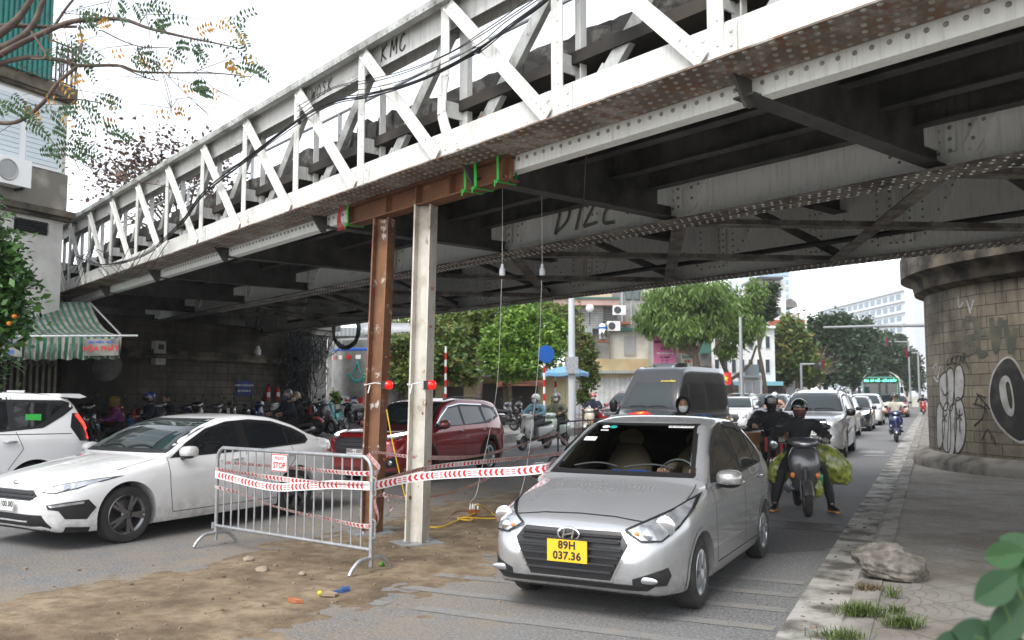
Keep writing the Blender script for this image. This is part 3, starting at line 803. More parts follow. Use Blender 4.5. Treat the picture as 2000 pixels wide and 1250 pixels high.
def parc(px, py):
 """arc and height where the photo ray meets the pier wall"""
 r = ray(px, py); a = r.x ** 2 + r.y ** 2; dx, dy = -PC.x, -PC.y
 b = 2 * (r.x * dx + r.y * dy); c = dx * dx + dy * dy - PR * PR
 D = b * b - 4 * a * c
 t = (-b - math.sqrt(max(0, D))) / (2 * a); p = CP + r * t
 g = math.atan2(p.y - PC.y, p.x - PC.x) % (2 * math.pi)
 return ((g - math.pi) * PR, p.z)
pier_fill([parc(*p) for p in ((1931, 780), (1938, 730), (1962, 698), (1985, 705), (2010, 760), (2022, 830), (1998, 866), (1962, 845), (1940, 815))], .006, M['g_white'])
pier_fill([parc(*p) for p in ((1934, 780), (1941, 733), (1963, 702), (1983, 709), (2007, 762), (2018, 826), (1997, 861), (1964, 841), (1943, 812))], .011, M['g_black'])
pier_fill([parc(*p) for p in ((1953, 750), (1962, 734), (1974, 742), (1982, 785), (1979, 812), (1966, 806), (1956, 780))], .016, M['g_white'])
pier_fill([parc(*p) for p in ((1966, 752), (1972, 747), (1978, 775), (1978, 798), (1972, 790))], .021, M['stone'])
bub = [[(1835, 745), (1848, 727), (1852, 760), (1850, 800), (1838, 790)], [(1850, 728), (1862, 722), (1864, 760), (1860, 800), (1851, 790)], [(1866, 722), (1878, 715), (1884, 745), (1880, 775), (1866, 778)],
       [(1831, 800), (1840, 790), (1846, 830), (1840, 870), (1832, 868)], [(1843, 800), (1855, 790), (1858, 850), (1854, 882), (1843, 870)], [(1856, 800), (1868, 795), (1868, 850), (1862, 888), (1852, 880)], [(1868, 785), (1880, 785), (1887, 830), (1882, 870), (1867, 880)]]
for bl in bub:
 pts = [parc(*p) for p in bl]; pier_fill(pts, .006, M['g_white']); pier_line([[(p.x, p.y) for p in smooth_pts([(x, y, 0) for x, y in pts], 4, True)]], .026, .012, M['g_black'], True)
px2 = lambda L: [[parc(*p) for p in pl] for pl in L]
pier_line(px2([[(1869, 805), (1880, 822)], [(1868, 820), (1881, 808)], [(1875, 800), (1876, 845)], [(1842, 810), (1850, 825)], [(1841, 826), (1850, 808)], [(1840, 760), (1846, 772), (1853, 765)]]), .03, .014, M['g_black'])
pier_line(px2([[(1852, 700), (1850, 712), (1856, 710)], [(1858, 698), (1858, 712)], [(1864, 695), (1859, 704), (1866, 711)], [(1868, 696), (1867, 710)], [(1866, 696), (1873, 695)], [(1875, 708), (1877, 694), (1880, 707)], [(1882, 706), (1882, 690), (1888, 694), (1883, 699), (1893, 720)]]), .03, .01, M['g_black'])
pier_line(px2([[(1905, 790), (1912, 772), (1925, 778)], [(1900, 788), (1922, 795), (1930, 810)], [(1903, 832), (1920, 815), (1925, 790)], [(1918, 860), (1930, 838), (1938, 860)], [(1940, 850), (1945, 870)], [(1908, 768), (1925, 788), (1935, 800)]]), .03, .01, M['g_black'])
pier_line(px2([[(1883, 622), (1882, 690)], [(1885, 622), (1903, 625), (1906, 655), (1886, 660)], [(1884, 660), (1908, 680), (1884, 692)], [(1912, 620), (1912, 690), (1930, 688)], [(1914, 652), (1926, 650)], [(1936, 620), (1945, 688), (1955, 620)], [(1962, 625), (1975, 690)], [(1975, 690), (1985, 640)]]), .12, .008, M['g_green'])
pier_line(px2([[(1872, 580), (1874, 600), (1882, 590)], [(1888, 585), (1896, 605), (1902, 585)], [(1893, 600), (1896, 612)], [(1822, 720), (1830, 712), (1832, 738), (1838, 715)], [(1824, 735), (1832, 745), (1842, 735)]]), .05, .008, M['g_white'])
# ================================================================== LEFT ABUTMENT under the bridge
A0 = Vector((-11.4, 27.6, 0)); AD = RD.copy(); AN = Vector((RD.y, -RD.x, 0))       # face normal towards the road
ab = empty('abutment_wall', A0, math.atan2(AD.y, AD.x), 'sooty stone block wall carrying the far end of the bridge', 'wall')
M['abut'] = brick_mat('dark wall blocks', (0.15, 0.13, 0.1), (0.11, 0.095, 0.075), (0.03, 0.027, 0.024), 0.6, 0.24, glo=0.36, ghi=0.66)
M['abut_light'] = brick_mat('pale wall blocks', (0.42, 0.41, 0.38), (0.36, 0.35, 0.32), (0.16, 0.155, 0.15), 0.7, 0.42, glo=0.55, ghi=0.85)
def uvbox(me):
 uv = me.uv_layers.new(name='UVMap')
 for p in me.polygons:
  for li in p.loop_indices:
   c = me.vertices[me.loops[li].vertex_index].co
   uv.data[li].uv = (c.x if abs(p.normal.x) < .7 else c.y, c.z if abs(p.normal.z) < .7 else c.y)
def uvbuild(mb, name, m, parent):
 me = mb.mesh(name, m); uvbox(me); return link(name, me, parent)
mb = MB(); mb.box((-3.2, 1.5, 2.05), (21, 3, 4.1)); uvbuild(mb, 'wall', M['abut'], ab)
mb = MB(); mb.box((-3.2, 2.6, 4.9), (21, 1.2, 1.75)); uvbuild(mb, 'back_wall', M['abut'], ab)
mb = MB(); mb.box((-3.2, 1.45, 2.9), (21.2, 3.3, .16)); mb.box((-3.2, 1.47, 3.05), (21.1, 3.16, .12)); mb.build('string_course', M['ledge'], ab)
mb = MB(); mb.box((7.85, 1.3, 2.0), (1.1, 3.3, 4.0)); uvbuild(mb, 'pilaster', M['abut_light'], ab)
mb = MB(); mb.box((7.85, 1.25, 4.1), (1.5, 3.7, .2)); mb.box((7.85, 1.25, 4.32), (1.8, 4.0, .22)); mb.build('pilaster_cap', mat('pale cap stone', (0.36, 0.34, 0.31), .9, 0, (0.12, 0.115, 0.1), 2), ab)
mb = MB(); mb.box((-3.6, 1.0, 3.62), (.75, 2.3, .95)); mb.box((-3.6, 1.0, 3.1), (1.0, 2.5, .2)); mb.build('bearing_block', M['abut'], ab)
set_uv_me = [uvbox(o.data) for o in KIDS[ab.name] if o.name.startswith('bearing')]
def AB(x, z, off=0.0): return A0 + AD * x + AN * off + Vector((0, 0, z))
AROT = math.atan2(AD.y, AD.x)
def abx(px):
 r = ray(px, 700); # intersection with the abutment face plane
 n = AN; t = (A0.dot(n)) / (r.x * n.x + r.y * n.y); p = r * t; return (p - A0).dot(AD)
sg = empty('notice_board', AB(abx(477), 1.9, .03), AROT, 'small blue notice board with white lettering fixed to the sooty stone wall', 'sign')
mb = MB(); mb.box((0, 0, 0), (.75, .03, .52)); mb.build('board', mat('blue board', (0.015, 0.03, 0.16), .5), sg)
mb = MB()
for i, tx in enumerate(('KHÁCH TỰ BẢO QUẢN', 'MŨ VÀ HÀNH LÝ')): text_geo(tx, .085, frame((0, -.018, .1 - i * .2), (1, 0, 0), (0, 0, 1)), mb, bold=.002)
mb.build('lettering', M['white'], sg)
def extinguisher(px, lab):
 e = empty('fire_extinguisher', AB(abx(px), 1.42, .14), AROT, lab, 'extinguisher', 'fire extinguishers on the stone wall')
 mb = MB(); mb.lathe([(.01, 0), (.085, .01), (.09, .05), (.09, .42), (.06, .5), (.03, .53), (.03, .56), (.01, .56)], 16); mb.build('cylinder', M['red'], e, True)
 mb = MB(); mb.box((0, -.02, .58), (.03, .14, .03)); mb.box((0, -.04, .62), (.025, .14, .02), Matrix.Rotation(R(-15), 3, 'X')); mb.tube([(0, .03, .56), (.1, .03, .54), (.11, .0, .35), (.1, 0, .15)], .012, 6); mb.build('valve', M['black'], e)
 mb = MB(); mb.lathe([(.092, .16), (.0925, .34)], 16, a0=R(200), a1=R(340)); mb.build('paper_label', M['white'], e)
extinguisher(519, 'red fire extinguisher on the stone wall, nearer the blue notice board')
extinguisher(538, 'red fire extinguisher on the stone wall, nearer the pale pilaster')
def meter(px, z, lab, par=True, w=.36, h=.85):
 e = empty('electricity_meter', AB(abx(px), z, .1), AROT, lab, 'meter')
 mb = MB(); mb.box((0, 0, 0), (w, .2, h)); ob = mb.build('case', mat('grey plastic', (.5, .5, .49), .5), e)
 mb = MB(); mb.box((0, -.103, h * .25), (w * .55, .012, h * .22)); mb.build('window', M['glass_light'], e)
 mb = MB(); mb.box((0, -.103, -h * .15), (w * .8, .012, .012)); mb.box((0, -.103, -h * .3), (w * .4, .016, .1)); mb.build('trim', M['galv'], e)
meter(305, 3.0, 'small grey electricity meter on the dark stone wall', w=.4, h=.75)
meter(622, 3.35, 'white electricity meter high on the pale pilaster', w=.42, h=.95)
mb = MB(); mb.lathe([(.01, 0), (.11, 0), (.11, .2), (.06, .25), (.06, .32), (.01, .32)], 14)
o = mb.build('plastic_jug', M['white'], None, True); o.location = AB(abx(493), 3.1, .25); tag(o, 'white plastic jug standing on the ledge of the dark stone wall', 'jug')
rc = random.Random(21); mb = MB()
for i in range(120):
 x0 = rc.gauss(6.3, .7); z0 = rc.uniform(3.7, 4.2); xe = rc.gauss(6.5, .4); pts = []
 k = rc.random()
 if k < .55:
  for j in range(7):
   f = j / 6; pts.append(Vector((x0 + (xe - x0) * f ** .6 + rc.gauss(0, .1), -.35 - rc.random() * .35, z0 + (.6 - z0) * f + rc.gauss(0, .12))))
 elif k < .8:
  r = rc.uniform(.25, .7); c = Vector((rc.uniform(5.2, 7.6), -.45 - rc.random() * .3, rc.uniform(2.2, 3.6)))
  for j in range(9): pts.append(c + Vector((math.cos(j * .8) * r * rc.uniform(.8, 1.1), rc.uniform(-.1, .1), math.sin(j * .8) * r)))
 else:
  x1 = rc.uniform(6.5, 9.5); s_ = rc.uniform(.2, 1.0)
  for j in range(6): f = j / 5; pts.append(Vector((x0 + (x1 - x0) * f, -.5, z0 + (rc.uniform(3.2, 4.2) - z0) * f - s_ * math.sin(math.pi * f))))
 mb.tube(smooth_pts(pts, 3), rc.choice((.008, .011, .015, .02)), 5, cap=False)
for i in range(14):
 pts = [Vector((6.4 + rc.gauss(0, .12), -.5 + rc.gauss(0, .1), z)) for z in (3.2, 2.4, 1.6, .9, .35)]; mb.tube(smooth_pts(pts, 3), .035, 6)
o = mb.build('cable_tangle', M['black'], None, True, 80); o.location = A0; o.rotation_euler = (0, 0, AROT); tag(o, 'tangled bundle of black cables hanging down beside the pale pilaster', 'cables')
mb = MB()
for r in (.62, .58, .54): mb.tube([Vector((math.cos(g) * r, rc.uniform(-.04, .04), math.sin(g) * r * 1.1)) for g in np.linspace(0, 2 * math.pi, 25)], .05, 6)
o = mb.build('cable_coil', M['black'], None, True); o.location = dep(676, 646, 33); o.rotation_euler = (0, 0, R(-25)); tag(o, 'coil of thick black cable hanging under the far girder beside a steel pipe', 'cable coil')
mb = MB(); p = dep(700, 652, 40.5); q = dep(800, 650, 41); mb.tube([p, p.lerp(q, .5), q], .46, 20); mb.tube([p + Vector((0, -.05, 0)), p + Vector((.14, 0, 0))], .5, 20)
mb.bar(p + Vector((.9, 0, -.4)), p + Vector((.9, 0, -3.8)), .12, .12)
o = mb.build('steel_pipe', M['galv'], None, True); tag(o, 'fat grey steel pipe behind the far girder above the metal tank', 'pipe')
tk_p = gnd(712, 832); tk_p = Vector((-6.1, 38.2, 0.2))
tk = empty('water_tank', tk_p, 0, 'large grey steel tank with a green emblem behind parked motorbikes', 'tank')
M['tank'] = mat('dull steel sheet', (0.3, 0.3, 0.29), .42, .7, (0.2, 0.2, 0.19), 2.5)
mb = MB(); mb.lathe([(.01, 0), (1.75, 0), (1.75, 3.75), (1.62, 3.85), (.01, 3.9)], 40); mb.build('shell', M['tank'], tk, True, 30)
mb = MB(); mb.lathe([(1.76, 3.3), (1.78, 3.36), (1.76, 3.42)], 40); mb.build('band', M['blue'], tk, True)
mb = MB()
for i in range(24):
 g = 2 * math.pi * i / 24
 mb.lathe([(1.765, 2.95), (1.767, 3.12)], 2, a0=g, a1=g + .13, m=i % 2)
mb.build('warning_stripe', [M['red'], M['white']], tk)
M['teal'] = mat('teal paint', (0.02, 0.3, 0.27), .4)
mb = MB(); g0 = -math.pi / 2 - .22
def tkp(a, z, off=.012): g = g0 + a / 1.75; return Vector((math.cos(g) * (1.75 + off), math.sin(g) * (1.75 + off), z))
for i in range(9):
 a = math.pi * (1.05 + .9 * i / 8)
 mb.tube([tkp(math.cos(a) * .3, 2.35 + math.sin(a) * .3), tkp(math.cos(a) * .4, 2.35 + math.sin(a) * .4)], .035, 5)
mb.tube([tkp(math.cos(a) * .3, 2.35 + math.sin(a) * .3) for a in np.linspace(math.pi, 2 * math.pi, 14)], .03, 5)
mb.tube([tkp(0, 2.85), tkp(-.16, 2.35), tkp(.16, 2.35), tkp(0, 2.85)], .03, 5); mb.tube([tkp(0, 2.95), tkp(0, 2.7)], .03, 5)
mb.build('emblem', M['teal'], tk)
mb = MB(); mb.prism([tkp(.17 * math.cos(a), .95 + .26 * math.sin(a), .004) for a in np.linspace(0, 2 * math.pi, 20)[:-1]], (0, -.012, 0)); mb.build('round_sticker', M['white'], tk)
# ================================================================== LEFT HOUSE with awning
M['plaster'] = mat('dirty white render', (0.62, 0.61, 0.58), .9, 0, (0.45, 0.43, 0.4), 1.5, .45, .7, .3, 30)
M['stain'] = mat('black stained render', (0.17, 0.155, 0.13), .95, 0, (0.42, 0.39, 0.34), 1.4, .5, .75, .4, 20)
M['teal_sheet'] = mat('teal corrugated sheet', (0.015, 0.2, 0.17), .5, 0, (0.02, 0.13, 0.11), 3)
M['pvc'] = mat('white window frame', (0.7, 0.71, 0.72), .4)
M['blind'] = mat('pale blind', (0.5, 0.57, 0.6), .25, coat=.6)
HC = Vector((-10.45, 20.0, 0)); HROT = math.atan2(RD.y, RD.x)          # house local: x along the road, y away from the road
house = empty('town_house', HC, HROT, 'narrow white house with a stained base and shuttered window at the left edge', 'house')
mb = MB(); mb.box((-5, 3, 4.3), (10, 6, 8.4)); mb.build('wall', M['plaster'], house)
mb = MB(); mb.box((-5, -.03, 6.35), (10.06, .06, .9)); mb.build('stained_panel', M['stain'], house)
mb = MB(); mb.box((-4.95, -.06, 5.84), (10.2, .34, .14)); mb.box((-4.95, -.03, 5.73), (10.14, .2, .08)); mb.build('ledge', M['ledge'], house)
for i, xc in enumerate((-1.15, -3.9)):
 mb = MB(); mb.box((xc, -.04, 7.6), (1.95, .1, 1.6)); w = mb.build('window', M['pvc'], house)
 mb = MB()
 for dx in (-.48, .48):
  for z in np.arange(6.88, 8.25, .11): mb.box((xc + dx, -.1, z + .05), (.8, .02, .095))
 mb.build('blind', M['blind'], w)
mb = MB()
for xc in (-.55,):
 for i in range(5): mb.box((xc - .25, -.05, 5.35 + i * .05), (.75, .1, .02))
mb.box((-.8, -.01, 5.45), (.8, .02, .3)); mb.build('vent', M['black'], house)
mb = MB(); mb.box((-5, .25, 8.6), (10.15, .8, .2)); mb.box((-5, -.18, 8.7), (10.15, .08, .28)); mb.build('balcony_slab', M['ledge'], house)
mb = MB()
for i in range(40): mb.box((-.05 - i * .14, -.16, 9.3), (.025, .025, 1.0))
for z in (8.9, 9.8): mb.box((-3, -.16, z), (6.1, .03, .03))
for i in range(8): mb.box((.03, -.16 + i * .14, 9.3), (.025, .025, 1.0))
mb.build('railing', mat('dark blue railing', (0.03, 0.035, 0.06), .5), house)
mb = MB()
for i in range(40): mb.box((-.75 - i * .12, -.3, 10.2), (.06, .05, 2.8)); 
mb.box((-3.15, -.27, 10.2), (4.9, .03, 2.8)); mb.build('sheet_screen', M['teal_sheet'], house)
mb = MB(); mb.box((-5, 2, 12.0), (10.2, 4.6, .2)); mb.build('roof', M['ledge'], house)
ac = empty('air_conditioner', HC + RD * -1.55 + RN * .25 + Vector((0, 0, 6.2)), HROT, 'white outdoor air conditioner on the stained house wall at the left edge', 'air conditioner')
mb = MB(); mb.box((0, 0, .3), (.85, .32, .6)); mb.build('case', M['white'], ac)
mb = MB(); mb.lathe([(.2, 0), (.22, .02), (.24, 0)], 20, frame((-.12, -.17, .3), (1, 0, 0), (0, 0, 1))); mb.lathe([(.01, 0), (.19, .0)], 20, frame((-.12, -.165, .3), (1, 0, 0), (0, 0, 1))); mb.build('fan_grille', mat('grey grille', (.3, .3, .3), .5), ac)
mb = MB(); mb.box((-.3, .05, -.03), (.05, .3, .05)); mb.box((.3, .05, -.03), (.05, .3, .05)); mb.build('bracket', M['black'], ac)
M['cloth_green'] = mat('shaded green awning cloth', (0.018, 0.12, 0.075), .8, 0, (0.035, 0.075, 0.055), 4)  # both stripe colours darkened for the shade under the bridge
M['cloth_white'] = mat('grubby shaded white awning cloth', (0.27, 0.265, 0.235), .8, 0, (0.11, 0.105, 0.09), 3, .4, .65)
AW0 = dep(-90, 658, 16.6); AW1 = dep(238, 656, 17.6); BK0 = dep(-120, 590, 19.5); BK1 = dep(175, 590, 20.6)
aw = empty('shop_awning', (0, 0, 0), 0, 'green and white striped shop awning with a printed valance under the house', 'awning')
mb = MB(); ns = 46
for i in range(ns):
 def col(f):
  a = BK0.lerp(BK1, f); b = AW0.lerp(AW1, f); return [a.lerp(b, g) + Vector((0, 0, -.28 * math.sin(math.pi * g) * (1 - .3 * g))) for g in np.linspace(0, 1, 7)]
 a, b = col(i / ns), col((i + 1) / ns)
 for j in range(6): mb.quad(a[j], b[j], b[j + 1], a[j + 1], i % 2)
mb.build('canopy', [M['cloth_green'], M['cloth_white']], aw)
mb = MB(); rv_ = random.Random(4)
for i in range(ns):
 for k in range(3):
  fs = [(i + k / 3) / ns, (i + (k + 1) / 3) / ns]; pp = []
  for f in fs:
   p = AW0.lerp(AW1, f); ph = f * ns * 2.1
   pp.append([p + Vector((0, -.02 - .035 * math.sin(ph * 2 + g * 3) * g, -.46 * g - .02 * math.sin(ph * .7) * g)) for g in np.linspace(0, 1, 4)])
  for j in range(3): mb.quad(pp[0][j], pp[1][j], pp[1][j + 1], pp[0][j + 1], i % 2)
mb.build('valance', [M['cloth_green'], M['cloth_white']], aw, True, 60)
mb = MB(); mb.tube([AW0, AW1 + (AW1 - AW0).normalized() * .3], .025, 8); mb.tube([BK1, AW1], .02, 6); mb.tube([BK1 + Vector((0, 0, -.9)), AW1 + Vector((0, 0, -.02))], .018, 6); mb.build('frame', M['galv'], aw)
for f, c in ((.3, 0), (.885, 1)):
 p = AW0.lerp(AW1, f) + Vector((0, -.085, -.23)); ex = (AW1 - AW0).normalized()
 mb = MB(); mb.bar(p - ex * .32, p + ex * .32, .012, .34, (0, 0, 1)); mb.build('printed_patch', M['cloth_white'], aw)
 mb = MB()
 if c: text_geo('HÒA PHÁT', .13, frame(p + Vector((0, -.012, -.03)), ex, (0, 0, 1)), mb, bold=.004)
 else: text_geo('0987.88', .12, frame(p + Vector((0, -.012, -.08)), ex, (0, 0, 1)), mb, bold=.004)
 mb.build('lettering', M['red'] if c else M['blue'], aw)
 mb = MB(); text_geo('MÁI HIÊN - BẠT', .065, frame(p + Vector((0, -.012, .1)), ex, (0, 0, 1)), mb, bold=.002); mb.build('lettering', M['blue'], aw)
M['gate'] = mat('old grey steel gate', (0.2, 0.185, 0.15), .6, .3, (0.11, 0.1, 0.085), 5)
gt = empty('folding_gate', (0, 0, 0), 0, 'grey folding steel lattice gate closing the shop under the awning', 'gate')
gt.location = HC; gt.rotation_euler = (0, 0, HROT)
mb = MB()
for i in range(34):
 x = -.12 - i * .15
 mb.box((x, -.12, 1.6), (.05, .03, 2.7))
 for z in (2.3, 2.55, .9, .6):
  mb.bar((x, -.15, z), (x - .15, -.15, z + .25), .012, .02, (0, 1, 0)); mb.bar((x - .15, -.16, z), (x, -.16, z + .25), .012, .02, (0, 1, 0))
mb.build('lattice', M['gate'], gt)
mb = MB(); mb.box((-2.6, -.03, 1.6), (5.1, .03, 2.75)); mb.build('backing_sheet', M['black_rough'], gt)
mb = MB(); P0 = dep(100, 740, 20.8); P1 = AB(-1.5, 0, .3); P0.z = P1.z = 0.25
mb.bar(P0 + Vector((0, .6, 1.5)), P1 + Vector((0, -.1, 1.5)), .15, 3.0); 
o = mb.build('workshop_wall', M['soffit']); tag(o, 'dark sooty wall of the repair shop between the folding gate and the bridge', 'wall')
mb = MB(); mb.lathe([(.0, .1), (.25, .06), (.36, 0), (.37, .02), (.3, .1), (.0, .16)], 22, frame(dep(210, 717, 21.3), (1, 0, 0), (0, .2, 1)))
o = mb.build('satellite_dish', M['dark_steel'], None, True); tag(o, 'round dark dish leaning on the dark wall under the bridge', 'dish')
# ================================================================== VEHICLES
def crom_ring(pts, k=4):
 """open polyline of (y,z) control points -> smooth, passes through them"""
 return [(p.x, p.y) for p in smooth_pts([(a, b, 0) for a, b in pts], k)]
def wheel_mesh(r, w, rim, style):
 mb = MB(); h = w / 2
 mb.lathe([(rim - .012, -h + .02), (rim, -h + .008), (r * .86, -h), (r * .96, -h + .012), (r, -h + .035), (r, h - .035), (r * .96, h - .012), (r * .86, h), (rim, h - .008), (rim - .012, h - .02)], 36, frame((0, 0, 0), (1, 0, 0), (0, 0, 1)))
 ty = mb.mesh('wheel', M['tyre'], True, 35)
 mb = MB(); Fm = frame((0, 0, 0), (1, 0, 0), (0, 0, 1))              # local z -> world -y
 mb.lathe([(rim + .002, -h + .014), (rim - .012, -h + .006), (rim - .03, -h + .02), (rim - .045, -h + .05), (rim - .05, h - .03), (.01, h - .035)], 36, Fm)
 mb.lathe([(.01, -h + .012), (.045, -h + .014), (.06, -h + .03), (.07, .0)], 16, Fm)
 n, ww, tw = style
 for i in range(n):
  for sgn in ((-1, 1) if tw else (0,)):
   g = 2 * math.pi * i / n; g2 = g + sgn * tw
   a = Vector((math.cos(g + sgn * .12) * .05, h - .016, math.sin(g + sgn * .12) * .05)); b = Vector((math.cos(g2) * (rim - .02), h - .018, math.sin(g2) * (rim - .02)))
   mb.bar(a, b, ww, .035, (0, 1, 0))
 ri = mb.mesh('rim', None or M['alloy'], True, 35)
 return ty, ri
def rim_copy(ri, m):
 r2 = ri.copy(); r2.materials[0] = m; return r2
class Car:
 def __init__(s, name, label, L, W, top, bot, wid, belt, ax, wr, body_mat, loc, rz, cat='car', group=None, tumble=.36, mid=.5, nx=110, carve=None, hoodc=.86, sillw=.9, arch=None, nowheels=False):
  s.L, s.W = L, W; s.e = empty(name, loc, rz, label, cat, group); s.bm_ = body_mat
  T, Bf, Wf, Sf = pchip(top), pchip(bot), pchip(wid), pchip(belt); s.T, s.Bf, s.Wf, s.Sf = T, Bf, Wf, Sf
  xs = set()
  for i in range(nx + 1): xs.add(round(-L / 2 + L * i / nx, 4))
  for i in range(14):
   d = .16 * (i / 14) ** 2; xs.add(round(L / 2 - d, 4)); xs.add(round(-L / 2 + d, 4))
  xs = sorted(xs, reverse=True); rings = []
  for x in xs:
   zt, zb, w = T(x), Bf(x), Wf(x); zs = min(Sf(x), zt - .04); h = zt - zs
   zb = min(zb, zs - .06); wt = w * .955 - tumble * max(0, h - .06); edge = min(.07, h * .35)
   k = min(1, max(0, (h - .12) / .25))
   f1 = (wt, zt - edge) if k > 0 else (wt, zt - edge)
   pts = [(0, zb), (w * sillw * .9, zb), (w * (sillw + .07), zb + .05), (w * .995, zb + (zs - zb) * mid), (w * .99, zs - (zs - zb) * .16), (w * .955, zs)]
   if k > 0.02:
    pts += [(w * .955 + (wt - w * .955) * .5, zs + (zt - edge - zs) * .5)]
    pts += [(wt, zt - edge), (wt * .82, zt - edge * .28), (wt * .45, zt - edge * .05), (0, zt)]
   else:
    pts += [(w * .955 + (w * hoodc - w * .955) * .5, zs + (zt - edge - zs) * .5), (w * hoodc, zt - edge), (w * hoodc * .75, zt - edge * .4), (w * .35, zt - edge * .06), (0, zt)]
   hp = crom_ring(pts, 3)
   rings.append([Vector((x, y, z)) for y, z in hp] + [Vector((x, -y, z)) for y, z in hp[-2:0:-1]])
  mb = MB(); mb.loft(rings); me = mb.mesh('body', body_mat, True, 50, fix=True)
  body = link('body', me, s.e); s.body = body
  s.bvh = BVHTree.FromObject(body, bpy.context.evaluated_depsgraph_get()) if False else BVHTree.FromPolygons([v.co.copy() for v in me.vertices], [tuple(p.vertices) for p in me.polygons])
  ar = arch or wr * 1.17
  cut = MB()
  for x in ax:
   for sy in (1, -1):
    cut.lathe([(.0, -.26), (ar, -.26), (ar, .26), (.0, .26)], 40, Matrix.Translation((x, sy * (W / 2 - .06), wr)) @ frame((0, 0, 0), (1, 0, 0), (0, 0, 1)))
  cm = cut.mesh('c', body_mat); bmc = bmesh.new(); bmc.from_mesh(cm); bmesh.ops.remove_doubles(bmc, verts=bmc.verts, dist=1e-4); bmesh.ops.recalc_face_normals(bmc, faces=bmc.faces); bmc.to_mesh(cm); bmc.free()
  co = bpy.data.objects.new('c', cm); COL.objects.link(co); co.parent = s.e
  bpy.context.view_layer.update()
  md = body.modifiers.new('b', 'BOOLEAN'); md.object = co; md.operation = 'DIFFERENCE'; md.solver = 'EXACT'
  me2 = evaluated(body); body.modifiers.clear(); body.data = me2; me2.name = 'body'
  bpy.data.objects.remove(co); 
  me2.materials.clear(); me2.materials.append(body_mat); me2.materials.append(M['black_rough'])
  for p in me2.polygons:
   p.material_index = 0; c = p.center
   for x in ax:
    if math.hypot(c.x - x, c.z - wr) < ar * .995 and abs(c.y) < W / 2 - .005: p.material_index = 1
   if p.normal.z < -.85 and c.z < .5: p.material_index = 1
  me2.shade_smooth(); me2.set_sharp_from_angle(angle=R(38))
  s.ax, s.wr, s.ar = ax, wr, ar
 def hit(s, view, a, b):
  if view == 'F': o, d = Vector((6, a, b)), Vector((-1, 0, 0))
  elif view == 'B': o, d = Vector((-6, a, b)), Vector((1, 0, 0))
  elif view == 'L': o, d = Vector((a, 4, b)), Vector((0, -1, 0))
  elif view == 'R': o, d = Vector((a, -4, b)), Vector((0, 1, 0))
  elif view == 'T': o, d = Vector((a, b, 6)), Vector((0, 0, -1))
  elif view == 'D': o, d = Vector((a + 6 * .83, b * 1.0 + 6 * .55, 0)), Vector((-.83, -.55, 0))
  h = s.bvh.ray_cast(o, d)
  if h[0] is None:
   h = s.bvh.find_nearest(o + d * 5.2 if view in 'FB' else (o + d * 3.4))
  n = h[1]
  if n.dot(d) > 0: n = -n
  return h[0], n
 def panel(s, view, poly, m, name, off=.005, res=.07, parent=None, smooth=True, round_=0):
  v2 = []
  P = [Vector(p) for p in poly]
  if round_: P = [Vector((q.x, q.y)) for q in smooth_pts([(p.x, p.y, 0) for p in P], round_, True)]
  n = len(P)
  for i in range(n):
   a, b = P[i], P[(i + 1) % n]; k = max(1, int((b - a).length / res))
   v2 += [a.lerp(b, j / k) for j in range(k)]
  nb = len(v2); xs = [p.x for p in v2]; ys = [p.y for p in v2]
  x = min(xs) + res
  while x < max(xs):
   y = min(ys) + res
   while y < max(ys): v2.append(Vector((x, y))); y += res
   x += res
  vo, eo, fo, *_ = delaunay_2d_cdt(v2, [(i, (i + 1) % nb) for i in range(nb)], [list(range(nb))], 1, 1e-5)
  pts = []; nn = []
  for p in vo:
   c, nm = s.hit(view, p.x, p.y); pts.append(c + nm * off); nn.append(nm)
  mb = MB(); k = len(pts)
  mb.add(pts, [f for f in fo])
  from collections import Counter
  ec = Counter(); 
  for f in fo:
   for i in range(len(f)): ec[tuple(sorted((f[i], f[(i + 1) % len(f)])))] += 1
  mb.v += [tuple(p - q * (off + .006)) for p, q in zip(pts, nn)]
  for (a, b), c in ec.items():
   if c == 1: mb.f.append((a, b, k + b, k + a)); mb.m.append(0)
  ref = {'F': Vector((1, 0, 0)), 'B': Vector((-1, 0, 0)), 'L': Vector((0, 1, 0)), 'R': Vector((0, -1, 0)), 'T': Vector((0, 0, 1))}.get(view, Vector((1, 1, 0)))
  me = mb.mesh(name, m, False)
  flips = sum(1 for p in list(me.polygons)[:len(fo)] if p.normal.dot(ref) < 0)
  if flips > len(fo) / 2: me.flip_normals()
  if smooth: me.shade_smooth(); me.set_sharp_from_angle(angle=R(50))
  return link(name, me, parent or s.e)
 def both(s, view, poly, m, name, **k):
  r = [s.panel(view, poly, m, name, **k)]
  if view in 'FB': r.append(s.panel(view, [(-a, b) for a, b in poly], m, name, **k))
  elif view == 'L': r.append(s.panel('R', poly, m, name, **k))
  return r
 def line(s, view, pts, w, m, name, off=.003, parent=None):
  """thin strip along a polyline lying on the body (seams, trims)"""
  mb = MB(); P = [Vector((a, b, 0)) for a, b in pts]; Q = []
  for a, b in zip(P, P[1:]):
   k = max(1, int((b - a).length / .06)); Q += [a.lerp(b, j / k) for j in range(k)]
  Q.append(P[-1])
  pp = []
  for i, p in enumerate(Q):
   d = (Q[min(i + 1, len(Q) - 1)] - Q[max(0, i - 1)]).normalized(); sd_ = Vector((-d.y, d.x, 0)) * w / 2
   row = []
   for e in (p + sd_, p - sd_):
    c, nm = s.hit(view, e.x, e.y); row.append(c + nm * off); 
   pp.append(row)
  for a, b in zip(pp, pp[1:]): mb.quad(a[0], a[1], b[1], b[0])
  return mb.build(name, m, parent or s.e)
